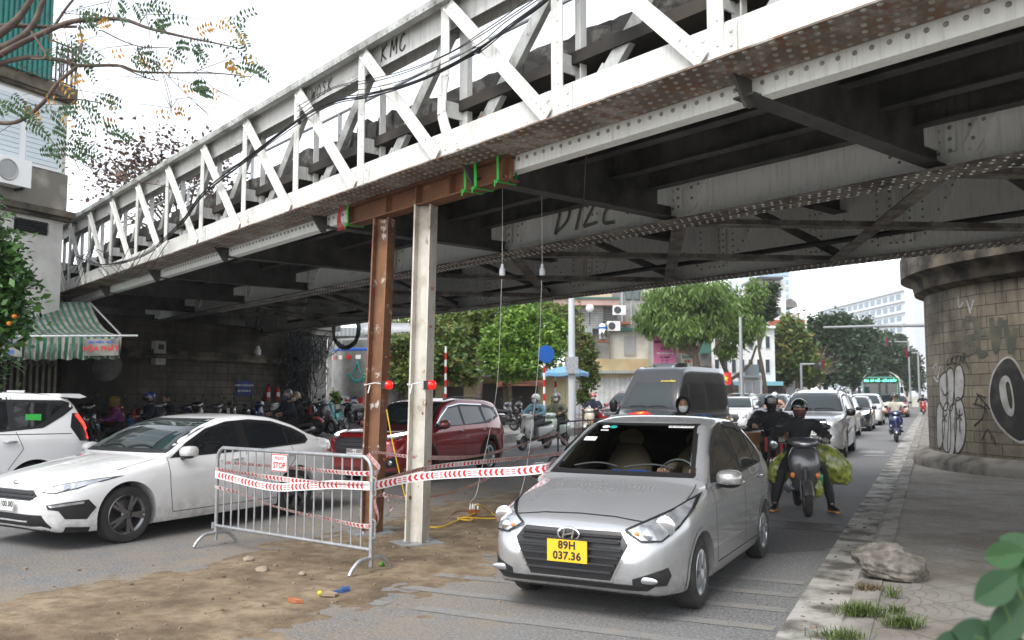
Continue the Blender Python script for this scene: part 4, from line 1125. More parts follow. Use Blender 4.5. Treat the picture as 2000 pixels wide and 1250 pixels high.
 def line2(s, view, pts, w, m, name, **k):
  s.line(view, pts, w, m, name, **k)
  s.line({'L': 'R', 'F': 'F', 'B': 'B', 'T': 'T'}[view], [(a, b) if view == 'L' else (((-a, b)) if view in 'FB' else (a, -b)) for a, b in pts], w, m, name, **k)
 def wheels(s, style=(5, .05, .16), m=None, w=.2, rim=.68, turn=0, inset=.02):
  ty, ri = wheel_mesh(s.wr, w, s.wr * rim, style)
  if m: ri = rim_copy(ri, m)
  for x in s.ax:
   for sy in (1, -1):
    o = link('wheel', ty, s.e); o.location = (x, sy * (s.W / 2 - w / 2 - inset), s.wr); o.rotation_euler = (0, random.uniform(0, 1), (0 if sy > 0 else math.pi) + (turn if x > 0 else 0))
    link('rim', ri, o)
 def mirror(s, x, y, z, m=None, sx=.1, sy=.11, sz=.075):
  for g in (1, -1):
   mb = MB()
   rings = []
   for k, (dx, sc) in enumerate(((-.06, .86), (-.05, .95), (-.01, 1), (.04, .9), (.075, .6), (.09, .2))):
    rings.append([Vector((dx * sx / .1, g * sy * sc * (abs(math.cos(a)) ** .7) * math.copysign(1, math.cos(a)), sz * sc * (abs(math.sin(a)) ** .7) * math.copysign(1, math.sin(a)))) for a in np.linspace(0, 2 * math.pi, 21)[:-1]])
   mb.loft(rings); o = mb.build('mirror', m or s.bm_, s.e, True, 60, fix=True); o.location = (x, g * y, z)
   mb = MB(); mb.bar((0, -g * sy * .6, -sz * .8), (-.03, -g * (sy + .09), -sz - .03), .05, .04); mb.ball((.01, 0, -sz * .6), (sx * .7, sy * .9, sz * .5), 12, 6); mb.build('mirror_foot', M['black'], o, True)
   mb = MB(); mb.prism([(-.062 * sx / .1, g * sy * .8 * math.cos(a), sz * .8 * math.sin(a)) for a in np.linspace(0, 2 * math.pi, 15)[:-1]], (.002, 0, 0)); mb.build('mirror_glass', M['chrome'], o)
 def arch_trim(s, m, wd=.06, off=.008):
  for x in s.ax:
   for v in ('L', 'R'):
    mb = MB(); rows = []
    for a in np.linspace(R(-12), R(192), 30):
     row = []
     for rr in (s.ar - .004, s.ar + wd):
      c, nm = s.hit(v, x + math.cos(a) * rr, max(s.Bf(x) + .02, s.wr + math.sin(a) * rr)); row.append(c + nm * off)
     rows.append(row)
    for a, b in zip(rows, rows[1:]): mb.quad(a[0], b[0], b[1], a[1])
    mb.build('arch_trim', m, s.e, True)
 def plate(s, y, z, w, h, m, lines, sizes, off=.02, view='F', tilt=0):
  c, nm = s.hit(view, y, z); d = 1 if view == 'F' else -1
  P = Vector((c.x + d * off, y, z)); e = empty('number_plate', P); e.parent = s.e; KIDS.setdefault(s.e.name, []).append(e)
  bpy.data.objects.remove(e); KIDS[s.e.name].pop()
  mb = MB(); mb.box((0, 0, 0), (.012, w, h)); o = mb.build('number_plate', m, s.e); o.location = P
  mb = MB()
  zz = h / 2
  for tx, sz in zip(lines, sizes):
   zz -= sz * .5; text_geo(tx, sz, frame((d * .0075, 0, zz), (0, d, 0), (0, 0, 1)), mb, bold=.003, space=1.05); zz -= sz * .47
  mb.build('plate_digits', M['ink'], o); return o
 def wind(s, z0, z1, inset=.05, m=None, view='F', band=.04, name='windscreen', lo_in=.0):
  """windscreen polygon between two heights, width taken from the body itself"""
  def half(z):
   xs = np.linspace(-s.L / 2, s.L / 2, 200) if view == 'F' else np.linspace(-s.L / 2, s.L / 2, 200)
   best = None
   rng = reversed(xs) if view == 'F' else xs
   for x in rng:
    if s.T(x) >= z: best = x; break
   zt = s.T(best); zs = min(s.Sf(best), zt - .04); w = s.Wf(best)
   return w * .955 - .36 * max(0, zt - zs - .06)
  L_ = []
  for z in np.linspace(z0, z1, 5): L_.append((max(.1, half(z) - inset), z))
  poly = [(-a, z) for a, z in L_] + [(a, z) for a, z in reversed(L_)]
  o = s.panel(view, poly, M['black'], name + '_frame', off=.003)
  gl = []
  n = len(L_)
  for i, (a, z) in enumerate(L_):
   zz = z + (band if i == 0 else (-band * .8 if i == n - 1 else 0)); gl.append((a - band, zz))
  poly = [(-a, z) for a, z in gl] + [(a, z) for a, z in reversed(gl)]
  return s.panel(view, poly, m or M['glass_light'], name, off=.007)
 def wipers(s, z, w):
  for (y0, y1) in ((-w * .75, -w * .05), (w * .05, w * .8)):
   pts = []
   for f in np.linspace(0, 1, 6):
    c, nm = s.hit('F', y0 + (y1 - y0) * f, z + .05 + .03 * math.sin(f * 3)); pts.append(c + nm * .02)
   mb = MB(); mb.tube(pts, .009, 5); mb.build('wiper', M['black'], s.e)
def place(pt, ang):
 """heading: front towards the camera, rotated ang degrees to the left of straight at us -> rotz"""
 a = R(ang); return math.atan2(-math.cos(a), -math.sin(a))
def from_wheel(pt, ang, x, y):
 """root location so that the local ground point (x, y) lands on pt"""
 rz = place(pt, ang); c, s_ = math.cos(rz), math.sin(rz)
 return Vector((pt.x - (c * x - s_ * y), pt.y - (s_ * x + c * y), 0)), rz
M['silver'] = paint('silver paint', (0.46, 0.47, 0.485), .5, .24)
M['pearl'] = paint('white car paint', (0.78, 0.78, 0.78), 0, .3)
M['maroon'] = paint('dark red car paint', (0.3, 0.012, 0.018), .25, .28)
M['carblack'] = paint('black car paint', (0.012, 0.013, 0.015), .1, .25)
M['greycar'] = paint('dark grey car paint', (0.05, 0.053, 0.06), .4, .3)
M['redcar'] = paint('red car paint', (0.4, 0.012, 0.02), .1, .3)
M['bluegrey'] = paint('blue grey car paint', (0.1, 0.13, 0.17), .4, .3)
M['seam'] = mat('panel gap', (0.01, 0.01, 0.01), .8)
M['beige'] = mat('beige seat cloth', (0.42, 0.33, 0.22), .8)
loc, rz = from_wheel(gnd(1368, 1188), 27.5, 1.2, .79)
k = Car('silver_sedan', 'small silver sedan with a yellow number plate leaving the bridge in front', 3.995, 1.66,
 [(2.0, .5), (1.985, .60), (1.94, .68), (1.85, .745), (1.65, .815), (1.35, .895), (1.05, .965), (.98, .985), (.62, 1.2), (.28, 1.38), (.08, 1.455), (-.3, 1.5), (-.7, 1.485), (-1.0, 1.42), (-1.35, 1.2), (-1.52, 1.09), (-1.7, 1.05), (-1.9, 1.0), (-1.97, .9), (-2.0, .7)],
 [(2.0, .34), (1.96, .26), (1.85, .2), (1.5, .18), (-1.5, .2), (-1.85, .28), (-2.0, .4)],
 [(2.0, .44), (1.985, .53), (1.94, .63), (1.85, .71), (1.7, .77), (1.45, .815), (1.0, .83), (-1.1, .83), (-1.5, .81), (-1.8, .75), (-1.95, .66), (-2.0, .56)],
 [(2.0, .46), (1.9, .62), (1.6, .74), (1.2, .83), (.9, .88), (.3, .92), (-.8, .97), (-1.4, .99), (-1.8, .95), (-2.0, .8)],
 (1.2, -1.225), .285, M['silver'], loc, rz, tumble=.40, hoodc=.84)
silver = k
def carve(k, tests):
 me = k.body.data; bm = bmesh.new(); bm.from_mesh(me)
 dl = [f for f in bm.faces if any(t(f.calc_center_median(), f.normal) for t in tests)]
 bmesh.ops.delete(bm, geom=dl, context='FACES'); bm.to_mesh(me); bm.free()
WS = [(-.675, 1.0), (-.64, 1.1), (-.6, 1.22), (-.56, 1.32), (-.515, 1.43), (.515, 1.43), (.56, 1.32), (.6, 1.22), (.64, 1.1), (.675, 1.0)]
def ins(poly, y, z):
 c = False; n = len(poly)
 for i in range(n):
  (x1, y1), (x2, y2) = poly[i], poly[(i + 1) % n]
  if (y1 > z) != (y2 > z) and y < (x2 - x1) * (z - y1) / (y2 - y1) + x1: c = not c
 return c
wsg = [(y * .93, 1.035 + (z - 1.0) * .87) for y, z in WS]
k.ws_in = wsg
def frame_panel(k, view, outer, inner, m, name, off):
 """ring-shaped border"""
 mb = MB(); n = len(outer); rows = []
 for i in range(n + 1):
  a0, b0 = Vector(outer[i % n]), Vector(inner[i % n]); rows.append((a0, b0))
 pts = []
 for (a0, b0), (a1, b1) in zip(rows, rows[1:]):
  kk = max(1, int((a1 - a0).length / .06))
  for j in range(kk): pts.append((a0.lerp(a1, j / kk), b0.lerp(b1, j / kk)))
 R3 = []
 for a, b in pts:
  r_ = []
  for q in (a, a.lerp(b, .5), b):
   c, nm = k.hit(view, q.x, q.y); r_.append(c + nm * off)
  R3.append(r_)
 n = len(R3)
 for i in range(n):
  p, q = R3[i], R3[(i + 1) % n]
  for j in range(2): mb.quad(p[j], q[j], q[j + 1], p[j + 1])
 return mb.build(name, m, k.e, True)
carve(k, [lambda c, n: c.x > -.05 and n.z > .2 and ins([(y * .965, 1.018 + (z - 1.0) * .93) for y, z in WS], c.y, c.z)])
frame_panel(k, 'F', WS, wsg, M['black'], 'windscreen_frame', .004)
k.panel('F', wsg, M['clear'], 'windscreen', off=.006)
SW = [(.74, .95), (.60, 1.08), (.35, 1.24), (.1, 1.355), (-.3, 1.415), (-.7, 1.40), (-.95, 1.34), (-1.2, 1.16), (-1.28, 1.05), (-1.2, 1.0), (-.4, .965)]
k.both('L', SW, M['black'], 'window_surround', off=.004)
F1 = [(.58, .985), (.46, 1.125), (.28, 1.24), (.05, 1.335), (-.22, 1.375), (-.27, .985)]
F2 = [(-.36, .99), (-.33, 1.38), (-.66, 1.365), (-.88, 1.31), (-.9, 1.0)]
F3 = [(-.94, 1.0), (-.93, 1.28), (-1.12, 1.14), (-1.2, 1.06), (-1.18, 1.02)]
for P in (F1, F2, F3): k.both('L', P, M['glass'], 'side_window', off=.008)
k.wind(1.12, 1.36, .08, M['glass'], 'B', name='rear_window')
k.line2('L', [(.5, 1.16), (.28, 1.275), (.05, 1.365), (-.24, 1.41)], .05, M['black'], 'rain_visor', off=.02)
k.line2('L', [(-.33, 1.41), (-.66, 1.395), (-.9, 1.335)], .05, M['black'], 'rain_visor', off=.02)
for P in ([(.78, .93), (.76, .6), (.72, .3)], [(-.31, .97), (-.33, .6), (-.32, .3)], [(-1.02, .98), (-1.12, .75), (-1.0, .62), (-.93, .5)], [(.72, .29), (-.9, .29)]): k.line2('L', P, .006, M['seam'], 'door_gap')
k.line('F', [(-.6, .735), (-.3, .765), (0, .772), (.3, .765), (.6, .735)], .006, M['seam'], 'bonnet_gap')
k.line2('T', [(1.3, .72), (1.1, .715), (.9, .7)], .006, M['seam'], 'bonnet_gap')
for x in (-.16, -.98): 
 for v, g in (('L', 1), ('R', -1)):
  c, nm = k.hit(v, x, .87); mb = MB(); mb.ball((0, 0, 0), (.09, .02, .018), 12, 6); o = mb.build('door_handle', M['silver'], k.e, True); o.location = c + nm * .02
GR = [(-.4, .67), (.4, .67), (.465, .585), (.33, .325), (-.33, .325), (-.465, .585)]
k.panel('F', [(a * 1.045, .505 + (b - .505) * 1.07) for a, b in GR], M['chrome'], 'grille_surround', off=.006)
k.panel('F', GR, M['black'], 'grille', off=.012)
for i, z in enumerate((.385, .44, .495, .55, .605, .645)):
 w = .32 + (z - .325) / .26 * .125 if z < .585 else .41
 pts = []; mb = MB()
 for y in np.linspace(-w, w, 13):
  c, nm = k.hit('F', y, z); pts.append(c + Vector((.03, 0, 0)))
 for a, b in zip(pts, pts[1:]): mb.bar(a, b, .03, .015)
 mb.build('grille_bar', M['dark_alloy'], k.e)
HLp = [(.43, .672), (.56, .6), (.69, .60), (.755, .68), (.785, .80), (.76, .875), (.68, .80), (.56, .735)]
for g in (1, -1):
 hp = [(g * a, b) for a, b in HLp]
 k.panel('F', [(a, .715 + (b - .7) * 1.06) for a, b in hp], M['black'], 'headlight_surround', off=.006, res=.05)
 h_ = k.panel('F', [(a * .985 + g * .006, .708 + (b - .7) * .93) for a, b in hp], M['lens'], 'headlight', off=.012, res=.05)
 for (y, z, r_) in ((.685, .705, .082), (.585, .65, .046)):
  c, nm = k.hit('F', g * y, z); mb = MB(); mb.ball((0, 0, 0), (.012, r_, r_), 16, 8); o = mb.build('reflector', M['chrome'], h_, True); o.location = c + nm * .01
 bz = [(a * .985 + g * .006, .708 + (b - .7) * .93) for a, b in hp]; k.line('F', bz + bz[:1], .013, M['black'], 'headlight_rim', off=.016)
 c, nm = k.hit('F', g * .52, .66); mb = MB(); mb.ball((0, 0, 0), (.012, .022, .016), 10, 6); o = mb.build('indicator', M['lens_amber'], h_, True); o.location = c + nm * .014
 FP = [(g * a, b) for a, b in ((.50, .345), (.72, .42), (.735, .36), (.71, .29), (.5, .3))]
 k.panel('F', FP, M['black'], 'fog_pocket', off=.008, res=.05)
 c, nm = k.hit('F', g * .6, .34); mb = MB(); mb.ball((0, 0, 0), (.01, .085, .026), 14, 8); o = mb.build('fog_lamp', M['alloy'], k.e, True); o.location = c + nm * .016
k.panel('F', [(-.66, .30), (.66, .30), (.6, .262), (-.6, .262)], M['black'], 'lower_intake', off=.008)
k.plate(0, .52, .33, .165, M['plate_yellow'], ('89H', '037.36'), (.082, .082), off=.05)
c, nm = k.hit('F', 0, .645); mb = MB()
mb.tube([Vector((0, .09 * math.cos(a), .048 * math.sin(a))) for a in np.linspace(0, 2 * math.pi, 28)], .0085, 6)
mb.bar((0, -.045, -.034), (0, -.03, .034), .014, .02, (1, 0, 0)); mb.bar((0, .03, -.034), (0, .045, .034), .014, .02, (1, 0, 0)); mb.bar((0, -.05, -.012), (0, .05, .012), .012, .016, (1, 0, 0))
o = mb.build('badge', M['chrome'], k.e, True); o.location = c + Vector((.055, 0, 0))
k.mirror(.62, .90, .985, sx=.11, sy=.115, sz=.075)
k.wheels((5, .075, .0), M['alloy'], .175, .66, turn=R(3))
k.wipers(1.0, .6)
for (y, z, w, h, m_, tx) in ((.37, 1.395, .24, .04, 'white', 'XE HỢP ĐỒNG'), (-.45, 1.28, .12, .07, 'white', None), (-.36, 1.355, .08, .02, 'white', None)):
 c, nm = k.hit('F', y, z); up = Vector((-.6, 0, .8)); up = (up - nm * up.dot(nm)).normalized(); ex = up.cross(nm)
 mb = MB(); Fm = frame(c + nm * .012, Vector((0, 1, 0)), up); mb.quad(*[Fm @ Vector((a * w / 2, b * h / 2, 0)) for a, b in ((-1, -1), (1, -1), (1, 1), (-1, 1))]); st = mb.build('sticker', M[m_], k.e)
 if tx: mb = MB(); text_geo(tx, .034, Fm @ Matrix.Translation((0, 0, .002)), mb, bold=.0005); mb.build('lettering', M['ink'], st)
for y in (-.37, -.29):
 c, nm = k.hit('F', y, 1.385); mb = MB(); up = (Vector((-.6, 0, .8)) - nm * Vector((-.6, 0, .8)).dot(nm)).normalized(); Fm = frame(c + nm * .012, (0, 1, 0), up)
 mb.add([Fm @ Vector((.038 * math.cos(a), .03 * math.sin(a), 0)) for a in np.linspace(0, 2 * math.pi, 16)[:-1]], [tuple(range(15))]); mb.build('round_sticker', M['teal'] if y > -.3 else M['plate_white'], k.e)
mb = MB(); mb.box((-.4, 0, .55), (2.6, 1.36, .05)); mb.box((-.95, 0, .95), (.05, 1.3, .75)); mb.box((.75, 0, .72), (.05, 1.34, .4)); mb.build('cabin_floor', M['black_rough'], k.e)
mb = MB(); mb.loft([[Vector((x, y, z)) for x, z in ((.92, .85), (.9, .975), (.7, .985), (.5, .95), (.42, .88), (.5, .7))] for y in np.linspace(-.66, .66, 5)]); mb.build('dashboard', M['black_rough'], k.e, True, 40, fix=True)
for g in (1, -1):
 mb = MB()
 for (cx, cz, sx, sz, t_) in ((-.05, .62, .27, .1, 0), (-.34, .9, .09, .34, -.22)):
  mb.ball((cx, g * .36, cz), (sx, .25, sz), 16, 10, Matrix.Rotation(t_, 3, 'Y'))
 mb.ball((-.43, g * .36, 1.25), (.06, .14, .1), 14, 8); o = mb.build('front_seat', M['beige'], k.e, True)
mb = MB(); Fm = frame((.36, .36, .93), (0, 1, 0), (-.35, 0, 1)); mb.tube([Fm @ Vector((.185 * math.cos(a), .185 * math.sin(a), 0)) for a in np.linspace(0, 2 * math.pi, 28)], .015, 6); mb.bar(Fm @ Vector((-.18, 0, 0)), Fm @ Vector((.18, 0, 0)), .05, .03); mb.build('steering_wheel', M['black'], k.e, True)
mb = MB(); rq = random.Random(3)
for i in range(9): mb.ball((.72 + rq.uniform(-.06, .06), .02 + rq.uniform(-.13, .13), 1.0), (.07, .08, .03), 8, 6, Matrix.Rotation(rq.uniform(0, 3), 3, 'Z'))
o = mb.build('blue_cloth', mat('bright blue cloth', (0.01, 0.09, 0.6), .8), None, True); o.matrix_world = Matrix.Translation(loc) @ Matrix.Rotation(rz, 4, 'Z'); tag(o, 'crumpled bright blue cloth lying on the dashboard of the silver sedan', 'cloth')
k.arch_trim(M['silver'], .03, .006)
loc, rz = from_wheel(gnd(243, 1060), 30.5, 1.4, .83)
k = Car('white_sedan', 'white sedan with dark windows and grey spoked wheels behind the metal barrier', 4.64, 1.80,
 [(2.32, .5), (2.3, .60), (2.24, .68), (2.12, .745), (1.85, .82), (1.4, .90), (1.1, .95), (.98, .97), (.55, 1.2), (.15, 1.36), (-.15, 1.42), (-.5, 1.44), (-.9, 1.415), (-1.3, 1.32), (-1.7, 1.15), (-1.9, 1.08), (-2.15, 1.055), (-2.25, 1.04), (-2.3, .95), (-2.32, .75)],
 [(2.32, .32), (2.26, .24), (2.1, .19), (1.8, .17), (-1.8, .2), (-2.1, .28), (-2.32, .42)],
 [(2.32, .48), (2.3, .58), (2.24, .69), (2.12, .78), (1.95, .84), (1.7, .88), (1.2, .9), (-1.3, .9), (-1.8, .87), (-2.1, .8), (-2.25, .72), (-2.32, .6)],
 [(2.32, .45), (2.2, .6), (1.9, .70), (1.5, .78), (1.0, .86), (.3, .90), (-.8, .95), (-1.6, .98), (-2.0, .96), (-2.32, .8)],
 (1.4, -1.3), .325, M['pearl'], loc, rz, tumble=.42, hoodc=.84)
SW = [(.82, .93), (.55, 1.1), (.2, 1.265), (-.15, 1.345), (-.55, 1.365), (-.95, 1.33), (-1.3, 1.225), (-1.52, 1.12), (-1.56, 1.05), (-1.48, 1.0), (-.4, .955)]
k.both('L', SW, M['black'], 'window_surround', off=.004)
for P in ([(.6, .975), (.42, 1.115), (.12, 1.25), (-.15, 1.305), (-.28, 1.315), (-.3, .985)], [(-.44, .99), (-.42, 1.325), (-.75, 1.32), (-.98, 1.285), (-1.1, 1.24), (-1.12, 1.01)], [(-1.16, 1.015), (-1.15, 1.22), (-1.34, 1.16), (-1.48, 1.08), (-1.44, 1.035)]): k.both('L', P, M['glass'], 'side_window', off=.008)
k.wind(.99, 1.385, .05, M['glass_light']); k.wind(1.12, 1.36, .08, M['glass'], 'B', name='rear_window')
for P in ([(.86, .92), (.84, .6), (.8, .3)], [(-.37, .95), (-.38, .6), (-.36, .3)], [(-1.2, .98), (-1.25, .8), (-1.05, .6), (-.95, .42)], [(.8, .29), (-.9, .29)]): k.line2('L', P, .008, M['seam'], 'door_gap')
k.line2('T', [(1.5, .78), (1.2, .775), (.95, .76)], .006, M['seam'], 'bonnet_gap')
for x in (-.2, -1.15):
 for v in ('L', 'R'):
  c, nm = k.hit(v, x, .86); mb = MB(); mb.ball((0, 0, 0), (.1, .018, .02), 12, 6); o = mb.build('door_handle', M['pearl'], k.e, True); o.location = c + nm * .02
k.panel('F', [(-.45, .655), (.45, .655), (.55, .60), (.45, .535), (-.45, .535), (-.55, .60)], M['chrome'], 'grille_surround', off=.005)
k.panel('F', [(-.44, .645), (.44, .645), (.535, .60), (.44, .545), (-.44, .545), (-.535, .60)], M['black'], 'grille', off=.01)
mb = MB()
for i in range(22):
 for j in range(2):
  c, nm = k.hit('F', -.46 + i * .044, .575 + j * .04); mb.ball(c + Vector((.015, 0, 0)), (.008, .014, .012), 6, 4)
mb.build('grille_mesh', M['dark_alloy'], k.e)
k.panel('F', [(-.62, .40), (.62, .40), (.7, .27), (.66, .22), (-.66, .22), (-.7, .27)], M['black'], 'lower_intake', off=.008)
for g in (1, -1):
 k.panel('F', [(g * a, b) for a, b in ((.56, .635), (.70, .62), (.80, .665), (.85, .735), (.86, .775), (.76, .745), (.62, .70))], M['black'], 'headlight_surround', off=.006, res=.05)
 h_ = k.panel('F', [(g * a, b) for a, b in ((.58, .64), (.70, .632), (.79, .67), (.84, .735), (.85, .76), (.74, .727), (.62, .69))], M['lens'], 'headlight', off=.011, res=.05)
 for y in (.64, .70, .755):
  c, nm = k.hit('F', g * y, .665 + (y - .64) * .25); mb = MB(); mb.ball((0, 0, 0), (.008, .025, .02), 12, 6); o = mb.build('lamp_unit', M['lens_lit'], h_, True); o.location = c + nm * .012
 k.panel('F', [(g * a, b) for a, b in ((.66, .505), (.85, .545), (.865, .45), (.845, .33), (.78, .35), (.75, .44), (.68, .46))], M['black'], 'fog_pocket', off=.008, res=.05)
 k.panel('F', [(g * a, b) for a, b in ((.68, .50), (.84, .53), (.84, .505), (.70, .478))], M['lens'], 'fog_lamp', off=.016, res=.05)
 k.panel('B', [(g * a, b) for a, b in ((.45, .93), (.8, .95), (.83, .86), (.74, .82), (.5, .86))], M['lens_red'], 'tail_lamp', off=.01, res=.05)
k.both('L', [(-2.02, .97), (-2.22, .94), (-2.26, .84), (-2.1, .86)], M['lens_red'], 'tail_lamp', off=.012, res=.05)
k.line2('L', [(2.1, .24), (1.85, .215)], .05, M['black'], 'lip', off=.006)
k.plate(0, .49, .47, .11, M['plate_white'], ('30K - 100.00',), (.085,), off=.05)
c, nm = k.hit('F', 0, .705); mb = MB(); mb.ball((0, 0, 0), (.012, .06, .03), 16, 6); o = mb.build('badge', M['chrome'], k.e, True); o.location = c + nm * .008
k.mirror(.66, .98, 1.0, sx=.12, sy=.11, sz=.075)
k.wheels((5, .035, .13), mat('grey machined spoke', (.2, .2, .21), .3, .9), .215, .72, turn=R(-4)); k.wipers(.985, .6)
SHAPES = {
 'suv': dict(top=[(1, .36), (.99, .45), (.965, .53), (.91, .585), (.75, .62), (.5, .655), (.45, .67), (.2, .905), (.06, .965), (-.2, 1), (-.6, .985), (-.84, .945), (-.93, .79), (-.98, .62), (-1, .45)],
             bot=[(1, .2), (.97, .15), (.85, .13), (-.85, .14), (-1, .24)], belt=[(1, .33), (.92, .47), (.7, .55), (.45, .60), (-.5, .635), (-.9, .61), (-1, .5)]),
 'hatch': dict(top=[(1, .34), (.99, .43), (.96, .5), (.9, .55), (.7, .61), (.5, .65), (.45, .665), (.2, .89), (.04, .965), (-.2, 1), (-.6, .97), (-.85, .89), (-.94, .72), (-.98, .58), (-1, .45)],
             bot=[(1, .22), (.97, .16), (.85, .13), (-.85, .14), (-1, .24)], belt=[(1, .31), (.92, .44), (.7, .53), (.45, .59), (-.5, .635), (-.9, .62), (-1, .5)]),
 'sedan': dict(top=[(1, .34), (.99, .42), (.96, .48), (.9, .53), (.7, .595), (.5, .65), (.42, .67), (.15, .92), (-.05, .985), (-.25, 1), (-.45, .965), (-.72, .76), (-.9, .73), (-.98, .66), (-1, .5)],
             bot=[(1, .22), (.97, .16), (.85, .13), (-.85, .14), (-1, .26)], belt=[(1, .31), (.92, .44), (.7, .53), (.42, .60), (-.5, .66), (-.85, .66), (-1, .55)]),
 'van': dict(top=[(1, .22), (.985, .31), (.95, .37), (.9, .41), (.72, .475), (.69, .485), (.5, .76), (.42, .87), (.36, .95), (.28, .985), (.1, 1), (-.9, .995), (-.97, .96), (-.995, .8), (-1, .3)],
             bot=[(1, .14), (.97, .11), (.85, .09), (-.85, .1), (-1, .15)], belt=[(1, .2), (.92, .34), (.7, .43), (.5, .45), (-.9, .45), (-1, .4)]),
}
def std_wid(W):
 h = W / 2
 return lambda L: [(L / 2, h * .58), (L / 2 - .02, h * .7), (L / 2 - .08, h * .82), (L / 2 - .2, h * .92), (L / 2 - .45, h * .98), (L / 2 - .9, h), (-L / 2 + .9, h), (-L / 2 + .4, h * .97), (-L / 2 + .12, h * .9), (-L / 2, h * .76)]
def make_car(name, label, shape, L, W, H, axf, axr, wr, body, pt, ang, wx=None, wy=None, loc=None, group='cars in the traffic', detail=1, rim=None, style=(5, .05, .15), cladding=False, tumble=.36, cat='car', **kw):
 sh = SHAPES[shape]
 f = lambda kn: [(a * L / 2, b * H) for a, b in kn]
 if loc is None: loc, rz = from_wheel(pt, ang, axf if wx is None else wx, W / 2 - .04 if wy is None else wy)
 else: rz = place(None, ang)
 k = Car(name, label, L, W, f(sh['top']), f(sh['bot']), std_wid(W)(L), f(sh['belt']), (axf, axr), wr, body, loc, rz, cat, group, tumble=tumble, nx=80 if detail else 50, **kw)
 k.H = H; k.wheels(style, rim, .22, .68)
 return k
def greenhouse(k, dlo, panes, wz=(.67, .945), rz_=(.68, .92), m=None):
 H, l = k.H, k.L / 2; f = lambda P: [(a * l, b * H) for a, b in P]
 k.both('L', f(dlo), M['black'], 'window_surround', off=.004)
 for P in panes: k.both('L', f(P), m or M['glass'], 'side_window', off=.008)
 k.wind(wz[0] * H, wz[1] * H, .05, M['glass_light']); 
 if rz_: k.wind(rz_[0] * H, rz_[1] * H, .08, M['glass'], 'B', name='rear_window')
 k.wipers(wz[0] * H, k.W / 2 * .75)
SUV_D = [(.42, .645), (.3, .76), (.12, .905), (-.2, .94), (-.6, .92), (-.82, .88), (-.88, .70), (-.6, .66)]
SUV_P = [[(.36, .67), (.28, .76), (.11, .88), (-.1, .905), (-.1, .665)], [(-.14, .665), (-.14, .905), (-.48, .9), (-.5, .67)], [(-.53, .675), (-.52, .895), (-.74, .86), (-.82, .72)]]
SED_D = [(.42, .645), (.25, .78), (.05, .925), (-.25, .945), (-.48, .9), (-.66, .76), (-.62, .70), (-.4, .675)]
SED_P = [[(.35, .67), (.24, .76), (.05, .89), (-.12, .91), (-.12, .67)], [(-.16, .67), (-.16, .91), (-.4, .89), (-.42, .69)], [(-.45, .70), (-.44, .87), (-.6, .75)]]
def face(k, grille, head, fog=None, lit='lens', plate=None, gm='black', surround=None, low=None, drl=None, gap=True, plate_tx='30E - 481.52', tail=True):
 H, w = k.H, k.W / 2; f = lambda P, g=1: [(g * a * w, b * H) for a, b in P]
 if surround: k.panel('F', [(a * w * 1.05, (b + (b - .45) * .1) * H) for a, b in grille], M[surround], 'grille_surround', off=.005)
 k.panel('F', f(grille), M[gm], 'grille', off=.011)
 xs = [a for a, b in grille]; zs = [b for a, b in grille]; n = 5
 for i in range(1, n):
  z = min(zs) + (max(zs) - min(zs)) * i / n
  mb = MB(); a = max(xs) * .78; pp = [k.hit('F', y, z * H) for y in np.linspace(-a * w, a * w, 9)]
  for (p, n1), (q, n2) in zip(pp, pp[1:]): mb.bar(p + Vector((.018, 0, 0)), q + Vector((.018, 0, 0)), .016, .014)
  mb.build('grille_bar', M['dark_alloy'] if gm == 'black' else M['chrome'], k.e)
 for g in (1, -1):
  hl = k.panel('F', f(head, g), M[lit], 'headlight', off=.009, res=.05)
  if drl: k.panel('F', f(drl, g), M['lens_lit'], 'running_light', off=.016, res=.05)
  if fog: k.panel('F', f(fog, g), M['black'], 'fog_pocket', off=.008, res=.05); c, nm = k.hit('F', g * sum(a for a, b in fog) / len(fog) * w, sum(b for a, b in fog) / len(fog) * H); mb = MB(); mb.ball((0, 0, 0), (.012, .05, .045), 12, 6); o = mb.build('fog_lamp', M['lens'], k.e, True); o.location = c + nm * .012
  if tail: k.panel('B', f([(.6, .6), (.88, .62), (.9, .5), (.7, .5)], g), M['lens_red'], 'tail_lamp', off=.01)
 if low: k.panel('F', f(low), M['black'], 'lower_intake', off=.008)
 if plate: k.plate(0, plate * H, .47, .11, M['plate_white'], (plate_tx,), (.085,), off=.05)
 if gap:
  k.line2('L', [(k.L * .21, .62 * H), (k.L * .2, .4 * H), (k.L * .185, .2 * H)], .008, M['seam'], 'door_gap'); k.line2('L', [(-.08 * k.L / 2 - .03, .63 * H), (-.1 * k.L / 2, .2 * H)], .008, M['seam'], 'door_gap')
  k.line2('L', [(-.52 * k.L / 2, .65 * H), (-.56 * k.L / 2, .5 * H), (-.45 * k.L / 2, .3 * H)], .008, M['seam'], 'door_gap')
  for x in (-.03 * k.L / 2, -.45 * k.L / 2):
   for v in 'LR':
    c, nm = k.hit(v, x, .575 * H); mb = MB(); mb.ball((0, 0, 0), (.1, .02, .02), 10, 5); o = mb.build('door_handle', k.bm_, k.e, True); o.location = c + nm * .018
k = make_car('red_suv', 'dark red SUV with lit headlamps passing behind the two steel posts', 'suv', 4.46, 1.825, 1.62, 1.32, -1.32, .345, M['maroon'], gnd(950, 921), 27.5, wx=-1.32, wy=.8, style=(5, .045, .12), rim=M['alloy'])
D_ = [(.44, .635), (.3, .745), (.12, .89), (-.2, .925), (-.6, .91), (-.8, .865), (-.86, .74), (-.6, .66)]
greenhouse(k, D_, [[(.38, .655), (.28, .75), (.11, .865), (-.08, .885), (-.09, .655)], [(-.13, .655), (-.12, .89), (-.46, .88), (-.5, .68)], [(-.54, .69), (-.52, .875), (-.72, .845), (-.79, .75)]])
